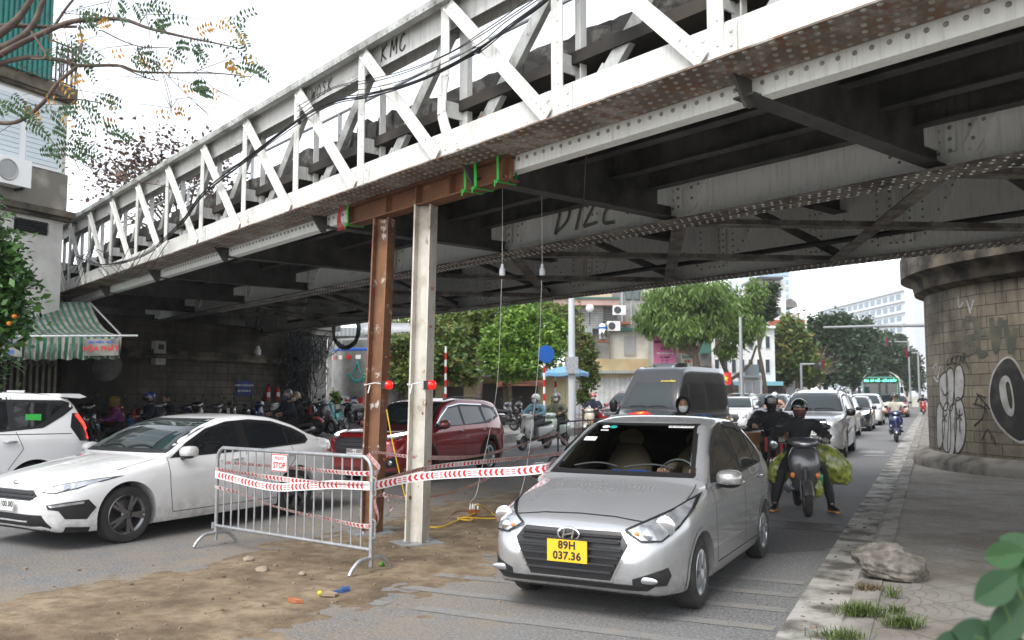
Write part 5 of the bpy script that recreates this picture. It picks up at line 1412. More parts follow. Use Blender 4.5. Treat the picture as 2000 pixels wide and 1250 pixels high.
face(k, [(-.62, .54), (.62, .54), (.66, .46), (.5, .3), (-.5, .3), (-.66, .46)], [(.62, .53), (.8, .53), (.93, .575), (.9, .61), (.78, .585), (.62, .56)], [(.66, .3), (.86, .34), (.86, .22), (.7, .2)], lit='lens', drl=[(.64, .555), (.8, .56), (.93, .595), (.9, .61), (.78, .59), (.63, .565)], plate=.38, plate_tx='30G - 507.77')
k.arch_trim(M['black_rough'], .07); k.line2('L', [(1.0, .3), (.0, .3), (-1.0, .3)], .12, M['black_rough'], 'sill_cladding', off=.008)
k.line2('L', [(.87, 1.06), (.55, 1.26), (.2, 1.44), (-.3, 1.5), (-1.2, 1.47)], .022, M['chrome'], 'window_trim', off=.01)
k.mirror(.72, .98, 1.1, sx=.12, sy=.11, sz=.09)
for g in (1, -1):
 mb = MB(); pts = []
 for x in np.linspace(.1, -1.5, 12): c, nm = k.hit('T', x, g * .56); pts.append(c + Vector((0, 0, .04)))
 mb.tube(pts, .018, 6); mb.build('roof_rail', M['black'], k.e, True)
k.both('L', [(-1.95, 1.0), (-2.15, .98), (-2.18, .86), (-1.98, .9)], M['lens_red'], 'tail_lamp', off=.012, res=.05)
k = make_car('black_van', 'tall black passenger van with a red star sticker on its bonnet', 'van', 5.9, 2.05, 2.56, 1.95, -1.8, .36, M['carblack'], None, 33, loc=Vector((5.12, 27.9, 0)), cat='van', group='cars in the traffic', tumble=.13, rim=M['alloy'])
H, l = k.H, k.L / 2
k.wind(.49 * H, .80 * H, .09, M['glass_light'], band=.05); k.wipers(.49 * H, .75)
vb = M['glass']
k.both('L', [(.66 * l, .47 * H), (.47 * l, .74 * H), (.36 * l, .8 * H), (.33 * l, .8 * H), (.33 * l, .47 * H)], vb, 'side_window', off=.006)
k.both('L', [(.28 * l, .47 * H), (.28 * l, .8 * H), (-.15 * l, .8 * H), (-.15 * l, .47 * H)], vb, 'side_window', off=.006)
k.both('L', [(-.18 * l, .47 * H), (-.18 * l, .8 * H), (-.9 * l, .79 * H), (-.9 * l, .47 * H)], vb, 'side_window', off=.006)
k.line2('L', [(.72 * l, .455 * H), (.3 * l, .46 * H), (-.92 * l, .46 * H)], .02, M['dark_alloy'], 'window_trim', off=.012)
for x in (.31, -.165): k.line2('L', [(x * l, .82 * H), (x * l, .14 * H)], .01, M['seam'], 'door_gap')
k.panel('F', [(-.5, .36 * H), (.5, .36 * H), (.55, .28 * H), (.48, .2 * H), (-.48, .2 * H), (-.55, .28 * H)], M['black'], 'grille', off=.01)
for g in (1, -1): k.panel('F', [(g * .6, .3 * H), (g * .78, .29 * H), (g * .93, .36 * H), (g * .9, .40 * H), (g * .7, .355 * H)], M['lens'], 'headlight', off=.01, res=.05)
k.mirror(1.86, 1.17, 1.35, M['black'], sx=.12, sy=.12, sz=.2)
k.plate(0, .62, .47, .11, M['plate_white'], ('29E - 412.80',), (.085,), off=.05)
mb = MB(); mb.loft([[Vector((x, y * w, z)) for y in np.linspace(-1, 1, 9)] + [Vector((x, y * w, 2.5)) for y in np.linspace(1, -1, 9)] for x, w, z in ((.6, .3, 2.56), (.5, .42, 2.66), (-.1, .45, 2.68), (-.5, .42, 2.63), (-.6, .3, 2.56))]); mb.build('roof_unit', M['greycar'], k.e, True, 50, fix=True)
M['star_red'] = mat('red sticker', (0.6, 0.03, 0.02), .5); M['star_yel'] = mat('yellow sticker', (0.8, 0.6, 0.03), .5)
hp = []
for a in np.linspace(0, 2 * math.pi, 40)[:-1]:
 hp.append((16 * math.sin(a) ** 3 / 16 * .34 + .06 * math.sin(a * 9), (13 * math.cos(a) - 5 * math.cos(2 * a) - 2 * math.cos(3 * a) - math.cos(4 * a)) / 17 * .24))
k.panel('T', [(2.42 + b, a) for a, b in hp], M['star_red'], 'heart_sticker', off=.006, res=.06)
k.panel('T', [(2.42 + .13 * (1 if i % 2 == 0 else .4) * math.cos(i * math.pi / 5 + math.pi), .13 * (1 if i % 2 == 0 else .4) * math.sin(i * math.pi / 5)) for i in range(10)], M['star_yel'], 'star_sticker', off=.01, res=.04)
c, nm = k.hit('F', .45, .815 * H); mb = MB(); text_geo('XE HỢP ĐỒNG', .07, frame(c + Vector((.03, 0, 0)), (0, 1, 0), (-.5, 0, 1)), mb, bold=.002); mb.build('lettering', M['star_yel'], k.e)
c, nm = k.hit('L', -2.2, .33 * H); mb = MB(); text_geo('29B - 188.8', .13, frame(c + nm * .01, (-1, 0, 0), (0, 0, 1)), mb, bold=.004); mb.build('lettering', M['plate_yellow'], k.e)
k = make_car('silver_suv', 'large silver SUV right behind the two dark-clothed riders', 'suv', 4.8, 1.83, 1.82, 1.45, -1.35, .38, M['silver'], gnd(1652, 893), 25.6, wy=.86, rim=M['alloy'])
greenhouse(k, SUV_D, SUV_P)
face(k, [(-.5, .57), (.5, .57), (.56, .48), (.45, .33), (-.45, .33), (-.56, .48)], [(.55, .56), (.75, .56), (.94, .61), (.9, .645), (.7, .60), (.54, .59)], None, surround='chrome', low=[(-.55, .28), (.55, .28), (.5, .2), (-.5, .2)], plate=.37)
for g in (1, -1):
 k.panel('F', [(g * .72 * .915, .5 * 1.82), (g * .93 * .915, .5 * 1.82), (g * .93 * .915, .32 * 1.82), (g * .75 * .915, .35 * 1.82)], M['lens'], 'fog_lamp', off=.01, res=.05)
 for z in (.52, .47, .43): k.line('F', [(g * .05, z * 1.82), (g * .45, z * 1.82)], .02, M['chrome'], 'grille_slat', off=.03)
k.mirror(.78, .98, 1.2, M['black'], sx=.13, sy=.12, sz=.1); k.arch_trim(M['silver'], .05, .01)
for g in (1, -1):
 mb = MB(); pts = []
 for x in np.linspace(.1, -1.6, 12): c, nm = k.hit('T', x, g * .58); pts.append(c + Vector((0, 0, .045)))
 mb.tube(pts, .02, 6); mb.build('roof_rail', M['galv'], k.e, True)
k = make_car('white_crossover', 'white crossover with dark wheel arches right beside the black van', 'hatch', 4.2, 1.8, 1.58, 1.3, -1.3, .34, M['pearl'], gnd(1468, 843), 27, rim=M['alloy'])
greenhouse(k, SUV_D, SUV_P)
face(k, [(-.5, .5), (.5, .5), (.56, .4), (.42, .28), (-.42, .28), (-.56, .4)], [(.66, .46), (.86, .48), (.9, .40), (.72, .38)], plate=.36, low=[(-.5, .26), (.5, .26), (.45, .18), (-.45, .18)])
k.arch_trim(M['greycar'], .06); k.line2('L', [(1.0, .28), (0, .27), (-1.0, .28)], .1, M['greycar'], 'sill_cladding', off=.008); k.mirror(.68, .98, 1.08)
for g in (1, -1): k.line('F', [(g * .5, .85), (g * .82, .85)], .025, M['lens_lit'], 'running_light', off=.014)
k = make_car('red_suv', 'bright red SUV with a chrome grille between the market stall and the black van', 'suv', 4.9, 1.86, 1.84, 1.5, -1.4, .39, mat('bright maroon', (.24, .016, .02), .25, .2, coat=1), None, 25.7, loc=Vector((5.3, 38.2, 0)), rim=M['alloy'])
greenhouse(k, SUV_D, SUV_P)
face(k, [(-.55, .585), (.55, .585), (.6, .5), (.52, .42), (-.52, .42), (-.6, .5)], [(.62, .58), (.93, .6), (.93, .53), (.66, .5)], [(.68, .36), (.86, .38), (.86, .28), (.7, .27)], surround='chrome', gm='dark_alloy', plate=.37, plate_tx='30K - 899.15', low=[(-.6, .3), (.6, .3), (.5, .2), (-.5, .2)])
k.mirror(.78, .99, 1.22)
rz = place(None, 42); fw = Vector((-math.sin(R(42)), -math.cos(R(42)), 0))
k = make_car('white_mpv', 'white MPV with a lit red tail lamp leaving at the left edge', 'suv', 4.5, 1.75, 1.76, 1.4, -1.38, .34, M['pearl'], None, 42, loc=Vector((-7.3, 14.2, 0)) + fw * 2.05, rim=M['alloy'])
H, l = k.H, k.L / 2
k.both('L', [(.42 * l, .645 * H), (.3 * l, .76 * H), (.12 * l, .905 * H), (-.2 * l, .93 * H), (-.8 * l, .915 * H), (-.9 * l, .87 * H), (-.8 * l, .78 * H), (-.66 * l, .68 * H), (-.4 * l, .655 * H)], M['black'], 'window_surround', off=.004)
for P in ([(.36, .67), (.28, .76), (.11, .88), (-.08, .9), (-.08, .67)], [(-.12, .67), (-.12, .905), (-.44, .905), (-.45, .675)], [(-.49, .68), (-.48, .9), (-.82, .885), (-.72, .78), (-.62, .70)]): k.both('L', [(a * l, b * H) for a, b in P], M['glass'], 'side_window', off=.008)
k.wind(.67 * H, .94 * H, .05); k.wind(.7 * H, .92 * H, .06, M['glass'], 'B', name='rear_window')
c, nm = k.hit('L', -.6 * l, .76 * H); mb = MB(); mb.box((0, 0, 0), (.22, .006, .13)); o = mb.build('green_sticker', mat('green sticker', (.05, .5, .08), .5, emit=None), k.e); o.location = c + nm * .014
for g, v in ((1, 'L'), (-1, 'R')):
 k.panel(v, [(-.86 * l, .80 * H), (-.9 * l, .80 * H), (-.99 * l, .62 * H), (-.985 * l, .55 * H), (-.9 * l, .56 * H), (-.84 * l, .68 * H)], M['black'], 'lamp_housing', off=.01, res=.05)
 k.line(v, [(-.885 * l, .79 * H), (-.935 * l, .70 * H), (-.97 * l, .61 * H), (-.955 * l, .575 * H)], .05, M['lens_red_lit'], 'tail_lamp', off=.018)
 k.line(v, [(.9, 1.1), (0, 1.13), (-1.9, 1.1)], .012, M['seam'], 'body_crease', off=.001)
 for x in (-.05 * l, -.45 * l):
  c, nm = k.hit(v, x, .57 * H); mb = MB(); mb.ball((0, 0, 0), (.11, .02, .024), 10, 5); o = mb.build('door_handle', M['chrome'], k.e, True); o.location = c + nm * .02
for P in ([(.95, 1.1), (.9, .7), (.85, .35)], [(-.22, 1.13), (-.24, .7), (-.22, .35)], [(-1.1, 1.15), (-1.2, .9), (-1.0, .6)]): k.line2('L', P, .008, M['seam'], 'door_gap')
mb = MB(); mb.loft([[Vector((x, y, z)) for x, z in ((-1.75, 1.715), (-2.05, 1.71), (-2.16, 1.66), (-2.05, 1.64), (-1.8, 1.66))] for y in np.linspace(-.66, .66, 7)]); mb.build('rear_spoiler', M['pearl'], k.e, True, 40, fix=True)
mb = MB(); mb.loft([[Vector((x - z * .5, y * (1 - z * 2), 1.715 + z)) for x, y in ((-1.2, 0), (-1.3, .03), (-1.45, .02), (-1.45, -.02), (-1.3, -.03))] for z in (0, .03, .05)]); mb.build('antenna_fin', M['pearl'], k.e, True)
k.mirror(.75, .95, 1.15); face(k, [(-.5, .5), (.5, .5), (.45, .3), (-.45, .3)], [(.6, .6), (.9, .62), (.9, .57), (.62, .56)], gap=False, tail=False)
def quick(name, label, shape, L, W, H, body, pt, ang=25.6, head=None, gr=None, lit='lens', **kw):
 k = make_car(name, label, shape, L, W, H, L * .31, -L * .29, .33 + (.04 if H > 1.65 else 0), body, pt, ang, detail=0, rim=M['alloy'], **kw)
 greenhouse(k, SUV_D if shape != 'sedan' else SED_D, SUV_P if shape != 'sedan' else SED_P)
 face(k, gr or [(-.5, .53), (.5, .53), (.55, .44), (.45, .33), (-.45, .33), (-.55, .44)], head or [(.58, .54), (.9, .59), (.9, .52), (.62, .47)], lit=lit, plate=.3, low=[(-.6, .27), (.6, .27), (.5, .19), (-.5, .19)], gap=False)
 k.mirror(L * .16, W / 2 + .08, H * .66, M['black'] if body not in (M['pearl'],) else None); return k
quick('grey_suv', 'dark grey SUV directly behind the large silver SUV', 'suv', 4.7, 1.85, 1.72, M['greycar'], gnd(1670, 857))
quick('black_suv', 'black crossover with bright headlamps queuing by the kerb behind the grey SUV', 'hatch', 4.5, 1.83, 1.6, M['carblack'], gnd(1702, 842), lit='lens_lit')
quick('white_suv', 'white SUV with a black grille behind the scooter rider in the white jacket', 'suv', 4.6, 1.85, 1.7, M['pearl'], gnd(1724, 830) - RD * .5, gr=[(-.62, .56), (.62, .56), (.66, .45), (.5, .34), (-.5, .34), (-.66, .45)])
quick('red_hatchback', 'red hatchback last but one by the kerb in front of the bus', 'hatch', 4.1, 1.75, 1.6, M['redcar'], gnd(1775, 815) + RD * .0)
quick('red_hatchback', 'second red car, half hidden between the white SUV and the bus', 'suv', 4.3, 1.78, 1.65, M['redcar'], Vector((23.2, 57.5, 0)))
quick('grey_suv', 'blue grey SUV behind the white crossover in the left lane', 'suv', 4.6, 1.83, 1.75, M['bluegrey'], Vector((14.0, 51.5, 0)), 27)
quick('dark_sedan', 'dark blue SUV with light windscreen between the white crossover and the silver SUV', 'suv', 4.6, 1.83, 1.7, M['bluegrey'], Vector((13.2, 42.0, 0)))
quick('white_hatchback', 'small white car far back in the middle lane', 'hatch', 3.9, 1.7, 1.62, M['pearl'], Vector((25.0, 72.0, 0)))
quick('grey_van', 'grey van far back in the queue left of the bus', 'suv', 4.9, 1.95, 2.05, mat('grey green paint', (.16, .19, .17), .3, .2, coat=1), Vector((33.5, 87.0, 0)))
quick('black_suv', 'dark SUV far back in the queue just left of the bus', 'suv', 4.8, 1.9, 1.9, M['greycar'], Vector((32.0, 78.0, 0)))
quick('white_sedan', 'white saloon car in front of the bus, behind the white SUV', 'sedan', 4.6, 1.8, 1.5, M['pearl'], Vector((25.8, 61.0, 0)))
bp = Vector((26.8, 63.5, 0)); brz = place(None, 25.6)
bus = empty('city_bus', bp, brz, 'green and cream city bus with a lit route board above the traffic', 'bus', 'buses in the street')
M['cream'] = mat('cream bus roof', (.62, .57, .42), .4); M['busgreen'] = mat('bus green paint', (.05, .2, .15), .3, coat=1)
def bus_ring(x, sx):
 pts = [(-1.2, .35), (-1.25, .5), (-1.25, 2.6), (-1.15, 2.85), (-.8, 2.95), (.8, 2.95), (1.15, 2.85), (1.25, 2.6), (1.25, .5), (1.2, .35)]
 return [Vector((x, y * sx, .35 + (z - .35) * (1 if sx > .96 else .985))) for y, z in pts]
mb = MB(); mb.loft([bus_ring(x, s_) for x, s_ in ((0, .95), (-.12, .99), (-.4, 1), (-11.5, 1), (-11.9, .97))]); mb.build('body', M['busgreen'], bus, True, 30, fix=True)
mb = MB(); mb.loft([[Vector((x, y * s_, z)) for y, z in ((-1.15, 2.84), (-1.0, 3.05), (-.6, 3.3), (0, 3.36), (.6, 3.3), (1.0, 3.05), (1.15, 2.84))] for x, s_ in ((.02, .96), (-.3, 1.02), (-6, 1.02), (-6.4, .9))], closed=False); mb.build('roof_fairing', M['cream'], bus, True, 40)
mb = MB(); mb.box((.02, 0, 1.75), (.04, 2.2, 1.3)); mb.build('windscreen', M['glass_light'], bus)
mb = MB(); mb.box((.02, 0, 2.62), (.05, 2.3, .38)); mb.build('route_board', M['black'], bus)
mb = MB(); text_geo('09A  BỜ HỒ - CẦU GIẤY', .2, frame((.05, 0, 2.62), (0, 1, 0), (0, 0, 1)), mb, bold=.006); mb.build('route_lettering', mat('green led', (.1, .6, .3), .5, emit=(.1, 1, .5), es=2), bus)
mb = MB(); mb.box((-5.8, 1.255, 1.8), (10.5, .02, 1.05)); mb.box((-5.8, -1.255, 1.8), (10.5, .02, 1.05)); mb.build('side_window', M['glass'], bus)
mb = MB(); mb.box((-5.8, 1.258, .95), (10.8, .02, .3)); mb.build('stripe', mat('orange stripe', (.6, .2, .03), .4), bus)
for g in (1, -1):
 mb = MB(); mb.ball((.03, g * .85, .75), (.05, .22, .12), 12, 6); mb.build('headlight', M['lens'], bus, True)
 mb = MB(); mb.tube([(.0, g * 1.2, 2.6), (.3, g * 1.38, 2.5), (.3, g * 1.42, 2.2)], .025, 6); mb.box((.28, g * 1.42, 1.95), (.08, .2, .45)); mb.build('mirror', M['black'], bus)
ty, ri = wheel_mesh(.48, .28, .3, (8, .04, 0))
for x in (-2.4, -8.4):
 for g in (1, -1):
  o = link('wheel', ty, bus); o.location = (x, g * 1.13, .48); o.rotation_euler = (0, 0, 0 if g > 0 else math.pi); link('rim', ri, o)
vw = empty('unseen_reflection_wall', (0, 0, 0), RROT, 'long unseen stone wall added behind the round abutment to darken car reflections', 'wall')  # added out of view so vehicle sides reflect dark stone, not sky
mb = MB(); mb.box((13, 95, 5), (6, 130, 10)); uvbuild(mb, 'wall', M['abut'], vw); mb = MB(); mb.box((13, 95, 10.1), (6.6, 130, .3)); mb.build('coping', M['ledge'], vw)
# ================================================================== TWO-WHEELERS AND PEOPLE
def skin_mesh(nodes_, edges, mats, sub=1, extra=None, crumple=0):
 """one continuous limb-and-trunk surface grown over a skeleton; nodes: (x, y, z, r) or (x, y, z, rx, ry)"""
 me = bpy.data.meshes.new('s'); me.from_pydata([n[:3] for n in nodes_], edges, [])
 o = bpy.data.objects.new('s', me); COL.objects.link(o)
 md = o.modifiers.new('skin', 'SKIN'); md.use_smooth_shade = True; md.branch_smoothing = .6
 for i, n in enumerate(nodes_):
  sv = me.skin_vertices[0].data[i]; sv.radius = (n[3], n[4] if len(n) > 4 else n[3]); sv.use_root = (i == 0)
 ms = o.modifiers.new('sub', 'SUBSURF'); ms.levels = sub; ms.render_levels = sub
 m2 = evaluated(o); bpy.data.objects.remove(o); bpy.data.meshes.remove(me)
 if crumple:
  for v in m2.vertices:
   p = v.co; s_ = mnoise.noise(Vector((p.x * 9, p.y * 9, p.z * 16)) + Vector((len(m2.vertices), 0, 0))); v.co = p + v.normal * crumple * (abs(s_) * 2 - .55)
 if extra is not None:
  bm = bmesh.new(); bm.from_mesh(m2); t = extra.mesh('x', mats, True); bm.from_mesh(t); bm.to_mesh(m2); bm.free()
 m2.materials.clear(); m2.materials.append(mats); m2.shade_smooth(); return m2
def cloth_mat(name, c, c2=None, sc=9, rough=.85):
 m = mat(name, c, rough, 0, c2 or [x * .6 for x in c], 4, .35, .7)
 t = m.node_tree; b = t.nodes['Principled BSDF']; bump(t, b, noise(t, sc, 3, .5), .55, .03); return m
CL = {'black': cloth_mat('black cloth', (.02, .02, .023)), 'navy': cloth_mat('navy cloth', (.015, .02, .045)), 'sky': cloth_mat('light blue padded jacket', (.25, .45, .55)), 'olive': cloth_mat('olive jacket', (.14, .14, .1)),
      'cream': cloth_mat('cream padded jacket', (.68, .64, .55)), 'pink': cloth_mat('salmon jacket', (.5, .28, .2)), 'grey': cloth_mat('grey trousers', (.12, .12, .13)), 'denim': cloth_mat('denim', (.05, .09, .16)), 'purple': cloth_mat('purple jacket', (.22, .05, .22)), 'ochre': cloth_mat('ochre scarf', (.3, .19, .05)), 'tan': cloth_mat('tan shirt', (.25, .2, .15)),
      'check': cloth_mat('patterned mask cloth', (.12, .05, .04), (.03, .02, .03), 40), 'glove': cloth_mat('grey glove', (.25, .25, .22))}
M['hair'] = mat('black hair', (.012, .01, .009), .5)
M['mask'] = mat('white face mask', (.75, .76, .77), .7)
def head_parts(e, hc, helmet, mask, turn=0, visor=False, hood=None):
 T = Matrix.Translation(hc) @ Matrix.Rotation(turn, 4, 'Z')
 def put(mb, name, m, sm=True):
  mb.v = [tuple(T @ Vector(p)) for p in mb.v]; return mb.build(name, m, e, sm, 60)
 mb = MB()
 for g in (1, -1): mb.ball((.083, g * .032, .012), (.008, .013, .007), 8, 5)
 put(mb, 'eyes', M['ink'])
 mb = MB()
 for g in (1, -1): mb.bar((.09, g * .018, .034), (.082, g * .05, .034), .01, .008)
 put(mb, 'eyebrows', M['hair'])
 if mask is not None:
  mb = MB(); prof = []
  for i in range(9):
   row = []
   for j in range(17):
    a = -1.45 + 2.9 * j / 16; z = -.01 - .1 * i / 8; r = 1.09 if i < 6 else 1.09 - (i - 5) * .09
    row.append(Vector((.094 * math.cos(a) * r + (.022 if abs(a) < .4 else .01) * (1 - abs(i - 3) / 6), .078 * math.sin(a) * r, z)))
   prof.append(row)
  mb.loft(prof, closed=False); put(mb, 'face_mask', mask)
 if helmet is not None:
  hm, kind = helmet; mb = MB(); rows = []
  for i in range(10):
   t = math.pi * .5 * i / 9
   rows.append([Vector((.135 * math.sin(t) * math.cos(a) - .012, .122 * math.sin(t) * math.sin(a), .03 + .125 * math.cos(t))) for a in np.linspace(0, 2 * math.pi, 25)[:-1]])
  low = -.03 if kind != 'full' else -.09
  rows.append([Vector((.135 * math.cos(a) - .012, .122 * math.sin(a), .03 if math.cos(a) > .35 else (low if math.cos(a) < .05 else .03 + (low - .03) * (.35 - math.cos(a)) / .3))) for a in np.linspace(0, 2 * math.pi, 25)[:-1]])
  rows.append([v * .9 for v in rows[-1]])
  mb.loft(rows, cap=False); put(mb, 'helmet', hm)
  mb = MB(); mb.loft([[Vector((.1 + r_ * math.cos(a) * .09 + .0, .1 * math.sin(a) * (1 - .15 * r_), .036 - .012 * r_)) for a in np.linspace(-1.2, 1.2, 11)] for r_ in (0, .5, 1)], closed=False); put(mb, 'helmet_peak', hm if kind != 'full' else M['black'])
  if kind == 'visor':
   mb = MB(); mb.loft([[Vector((.142 * math.cos(a) * k_ - .01, .125 * math.sin(a) * k_, z)) for a in np.linspace(-1.1, 1.1, 13)] for k_, z in ((1.02, .1), (1.06, .04), (1.05, -.02))], closed=False); put(mb, 'helmet_visor', M['glass'])
  mb = MB(); mb.tube([Vector((.02, g, z)) for g, z in ((.1, -.02), (.07, -.1), (0, -.125), (-.07, -.1), (-.1, -.02))], .007, 5); put(mb, 'chin_strap', M['black'])
 elif hood is None:
  mb = MB(); rows = []
  for i in range(8):
   t = math.pi * .56 * i / 7; rows.append([Vector((.098 * math.sin(t) * math.cos(a) - .012, .083 * math.sin(t) * math.sin(a), .02 + .112 * math.cos(t) - (.0 if math.cos(a) > .4 else .02 * i / 7))) for a in np.linspace(0, 2 * math.pi, 21)[:-1]])
  mb.loft(rows, cap=False); put(mb, 'hair', M['hair'])
 if hood is not None:
  mb = MB(); rows = []
  for x, r in ((-.13, .05), (-.12, .1), (-.06, .14), (.02, .15), (.075, .135), (.09, .12), (.08, .105)):
   rows.append([Vector((x + (.02 * math.sin(a) if x > 0 else 0), r * .88 * math.cos(a), r * math.sin(a) + .01)) for a in np.linspace(0, 2 * math.pi, 21)[:-1]])
  mb.loft(rows, cap=False); put(mb, 'hood', hood)
def hand_nodes(nodes_, edges, wi, G, side, rad=.0095):
 """palm, four curled fingers and a thumb closed round a grip at G (axis across)"""
 p = len(nodes_); w = Vector(nodes_[wi][:3]); pc = Vector(G) + Vector((-.035, 0, .03))
 nodes_.append((pc.x, pc.y, pc.z, .026, .038)); edges.append((wi, p))
 for i, (dy, ln) in enumerate(((.033, .92), (.011, 1.0), (-.011, .96), (-.033, .8))):
  y = G[1] + dy; b = len(nodes_)
  for dx, dz in ((.005, .036), (.036 * ln, .022), (.036 * ln, -.016), (.012, -.03)): nodes_.append((G[0] + dx, y, G[2] + dz, rad * (1 if dz > 0 else .85)))
  edges.append((p, b)); edges += [(b, b + 1), (b + 1, b + 2), (b + 2, b + 3)]
 b = len(nodes_); s_ = -side
 for dx, dy, dz in ((-.03, .045, .01), (-.005, .06, -.02), (.02, .055, -.032)): nodes_.append((G[0] + dx, G[1] + s_ * dy, G[2] + dz, rad * 1.1))
 edges.append((p, b)); edges += [(b, b + 1), (b + 1, b + 2)]
def person(label, loc, rz, jacket, trousers, helmet=None, mask=None, grips=((.34, .3, 1.0), (.34, -.3, 1.0)), feet='board', seat=(-.2, .80), turn=0, hood=None, gloves=None, boots='black', group=None, lean=.12, tilt=0, drive=False, foot_w=.15, scl=1.0, puff=1.0):
 e = empty('person', loc, rz, label, 'person', group); e.scale = (scl,) * 3
 sx, sz = seat; hx = sx
 pel = (hx, 0, sz + .06); ab = (hx + lean * .3, 0, sz + .24); ch = (hx + lean * .75, 0, sz + .40); nk = (hx + lean * 1.1, 0, sz + .57); hd = Vector((hx + lean * 1.1 + .03, 0, sz + .69))
 sh = [(hx + lean * .95, g * .185, sz + .49) for g in (1, -1)]
 nodes_ = [(*pel, .1, .14), (*ab, .09, .125), (*ch, .1, .15), (*nk, .05), (hd.x - .01, hd.y, hd.z, .075)]; edges = [(0, 1), (1, 2), (2, 3), (3, 4)]
 jn = [(*pel, .125, .165), (*ab, .125, .165), (*ch, .13, .185), (nk[0], 0, nk[2] - .035, .075), (nk[0] + .005, 0, nk[2] + .01, .068)]; je = [(0, 1), (1, 2), (2, 3), (3, 4)]
 tn = [(hx, 0, sz + .05, .12, .165)]; te = []; fe = []
 gl_n = []
 for g, G, S_ in ((1, grips[0], sh[0]), (-1, grips[1], sh[1])):
  G = Vector(G); w = G + Vector((-.085, 0, .03)); s_ = Vector(S_); d = w - s_; L = d.length
  up, fo = .30, .27; reach = min(L, .565); a = (up ** 2 - fo ** 2 + reach ** 2) / (2 * reach); h = math.sqrt(max(.0004, up ** 2 - a * a))
  ax_ = d.normalized(); out = Vector((-.2, g * .75, -.62)); out = (out - ax_ * out.dot(ax_)).normalized(); el = s_ + ax_ * a * (L / reach) + out * h
  b = len(nodes_); nodes_ += [(*s_, .055), (*el, .04), (*w, .028)]; edges += [(2, b), (b, b + 1), (b + 1, b + 2)]; hand_nodes(nodes_, edges, b + 2, tuple(G), g)
  b = len(jn); wj = w.lerp(el, .06); jn += [(*s_, .085), (*(s_.lerp(el, .5)), .075), (*el, .064), (*(el.lerp(wj, .5)), .055), (*wj, .045)]; je += [(2, b), (b, b + 1), (b + 1, b + 2), (b + 2, b + 3), (b + 3, b + 4)]
  if gloves:
   gn = [(*w, .036)]; ge = []; hand_nodes(gn, ge, 0, tuple(G), g, .0125); gl_n.append((gn, ge))
  hp = Vector((hx + .02, g * .1, sz + .03))
  if feet == 'board': kn = Vector((hx + .42, g * foot_w * 1.05, sz - .06)); an = Vector((hx + .36, g * foot_w, .42))
  elif feet == 'ground': kn = Vector((hx + .34, g * .28, sz - .2)); an = Vector((hx + .3, g * .4, .1))
  else: kn = Vector((hx + .42, g * .16, sz + .12)); an = Vector((hx + .72, g * .14, sz - .28))
  b = len(nodes_); nodes_ += [(*hp, .08), (*kn, .055), (*an, .036)]; edges += [(0, b), (b, b + 1), (b + 1, b + 2)]
  b = len(tn); tn += [(*hp, .1), (*(hp.lerp(kn, .5)), .088), (*kn, .072), (*(kn.lerp(an, .5)), .066), (*(kn.lerp(an, .97)), .056)]; te += [(0, b), (b, b + 1), (b + 1, b + 2), (b + 2, b + 3), (b + 3, b + 4)]
  fe.append((an, g))
 ex = MB(); H = hd
 ex.ball((H.x, 0, H.z), (.094, .076, .115), 20, 14); ex.ball((H.x + .092, 0, H.z - .012), (.018, .013, .022), 8, 6); ex.ball((H.x + .045, 0, H.z - .085), (.045, .045, .035), 10, 6)
 for g in (1, -1): ex.ball((H.x - .005, g * .078, H.z - .005), (.018, .008, .03), 8, 6)
 ex.ball((H.x + .083, 0, H.z - .055), (.01, .024, .008), 8, 5)
 jn = [tuple(n[:3]) + tuple(r * (1.12 if i != 4 else 1) * puff for r in n[3:]) for i, n in enumerate(jn)]
 link('body', skin_mesh(nodes_, edges, M['skin'], 1, ex), e)
 link('jacket', skin_mesh(jn, je, CL[jacket], 2, None, .018), e); link('trousers', skin_mesh(tn, te, CL[trousers], 2, None, .012), e)
 for gn, ge in gl_n: link('glove', skin_mesh(gn, ge, CL[gloves], 1), e)
 mb = MB(); mb.lathe([(.075, -.03), (.078, .02), (.06, .035)], 14, Matrix.Translation((nk[0], 0, nk[2] + .01))); mb.build('collar', CL[jacket], e, True)
 mb = MB(); mb.bar((hx + lean * .75 + .13, 0, sz + .5), (hx + .13, 0, sz + .12), .008, .006); 
 for an, g in fe:
  mb = MB(); rr_ = [Vector((1, 0, 0))]
  rows = []
  for x, w_, h_ in ((-.08, .03, .05), (-.06, .04, .1), (.0, .045, .1), (.08, .05, .07), (.15, .045, .05), (.18, .025, .03)):
   rows.append([Vector((x, w_ * math.cos(a), max(0, h_ * .5 + h_ * .5 * math.sin(a)) - .07)) for a in np.linspace(0, 2 * math.pi, 13)[:-1]])
  mb.loft(rows)
  if boots == 'gumboot': mb.tube([Vector((-.03, 0, -.02)), Vector((-.03, 0, .1)), Vector((-.05, -g * .03, .3))], [.05, .055, .068], 12)
  o = mb.build('shoe', M['black'], e, True, 60); o.location = an + Vector((0, 0, 0 if feet == 'ground' else -.03)); o.rotation_euler = (0, 0, g * R(18))
  if boots == 'gumboot':
   mb = MB(); mb.loft([[Vector((x, w_ * 1.06 * math.cos(a), z)) for a, x, w_ in ((0, .16, .04), (.3, .185, .03), (math.pi - .3, .185, .03), (math.pi, .16, .04), (math.pi, .05, .053), (math.pi, -.08, .036), (0, -.08, .036), (0, .05, .053))] for z in (-.082, -.06)]); mb.build('sole', mat('orange sole', (.55, .22, .04), .6), o)
 head_parts(e, hd, helmet, mask, turn, hood=hood)
 return e
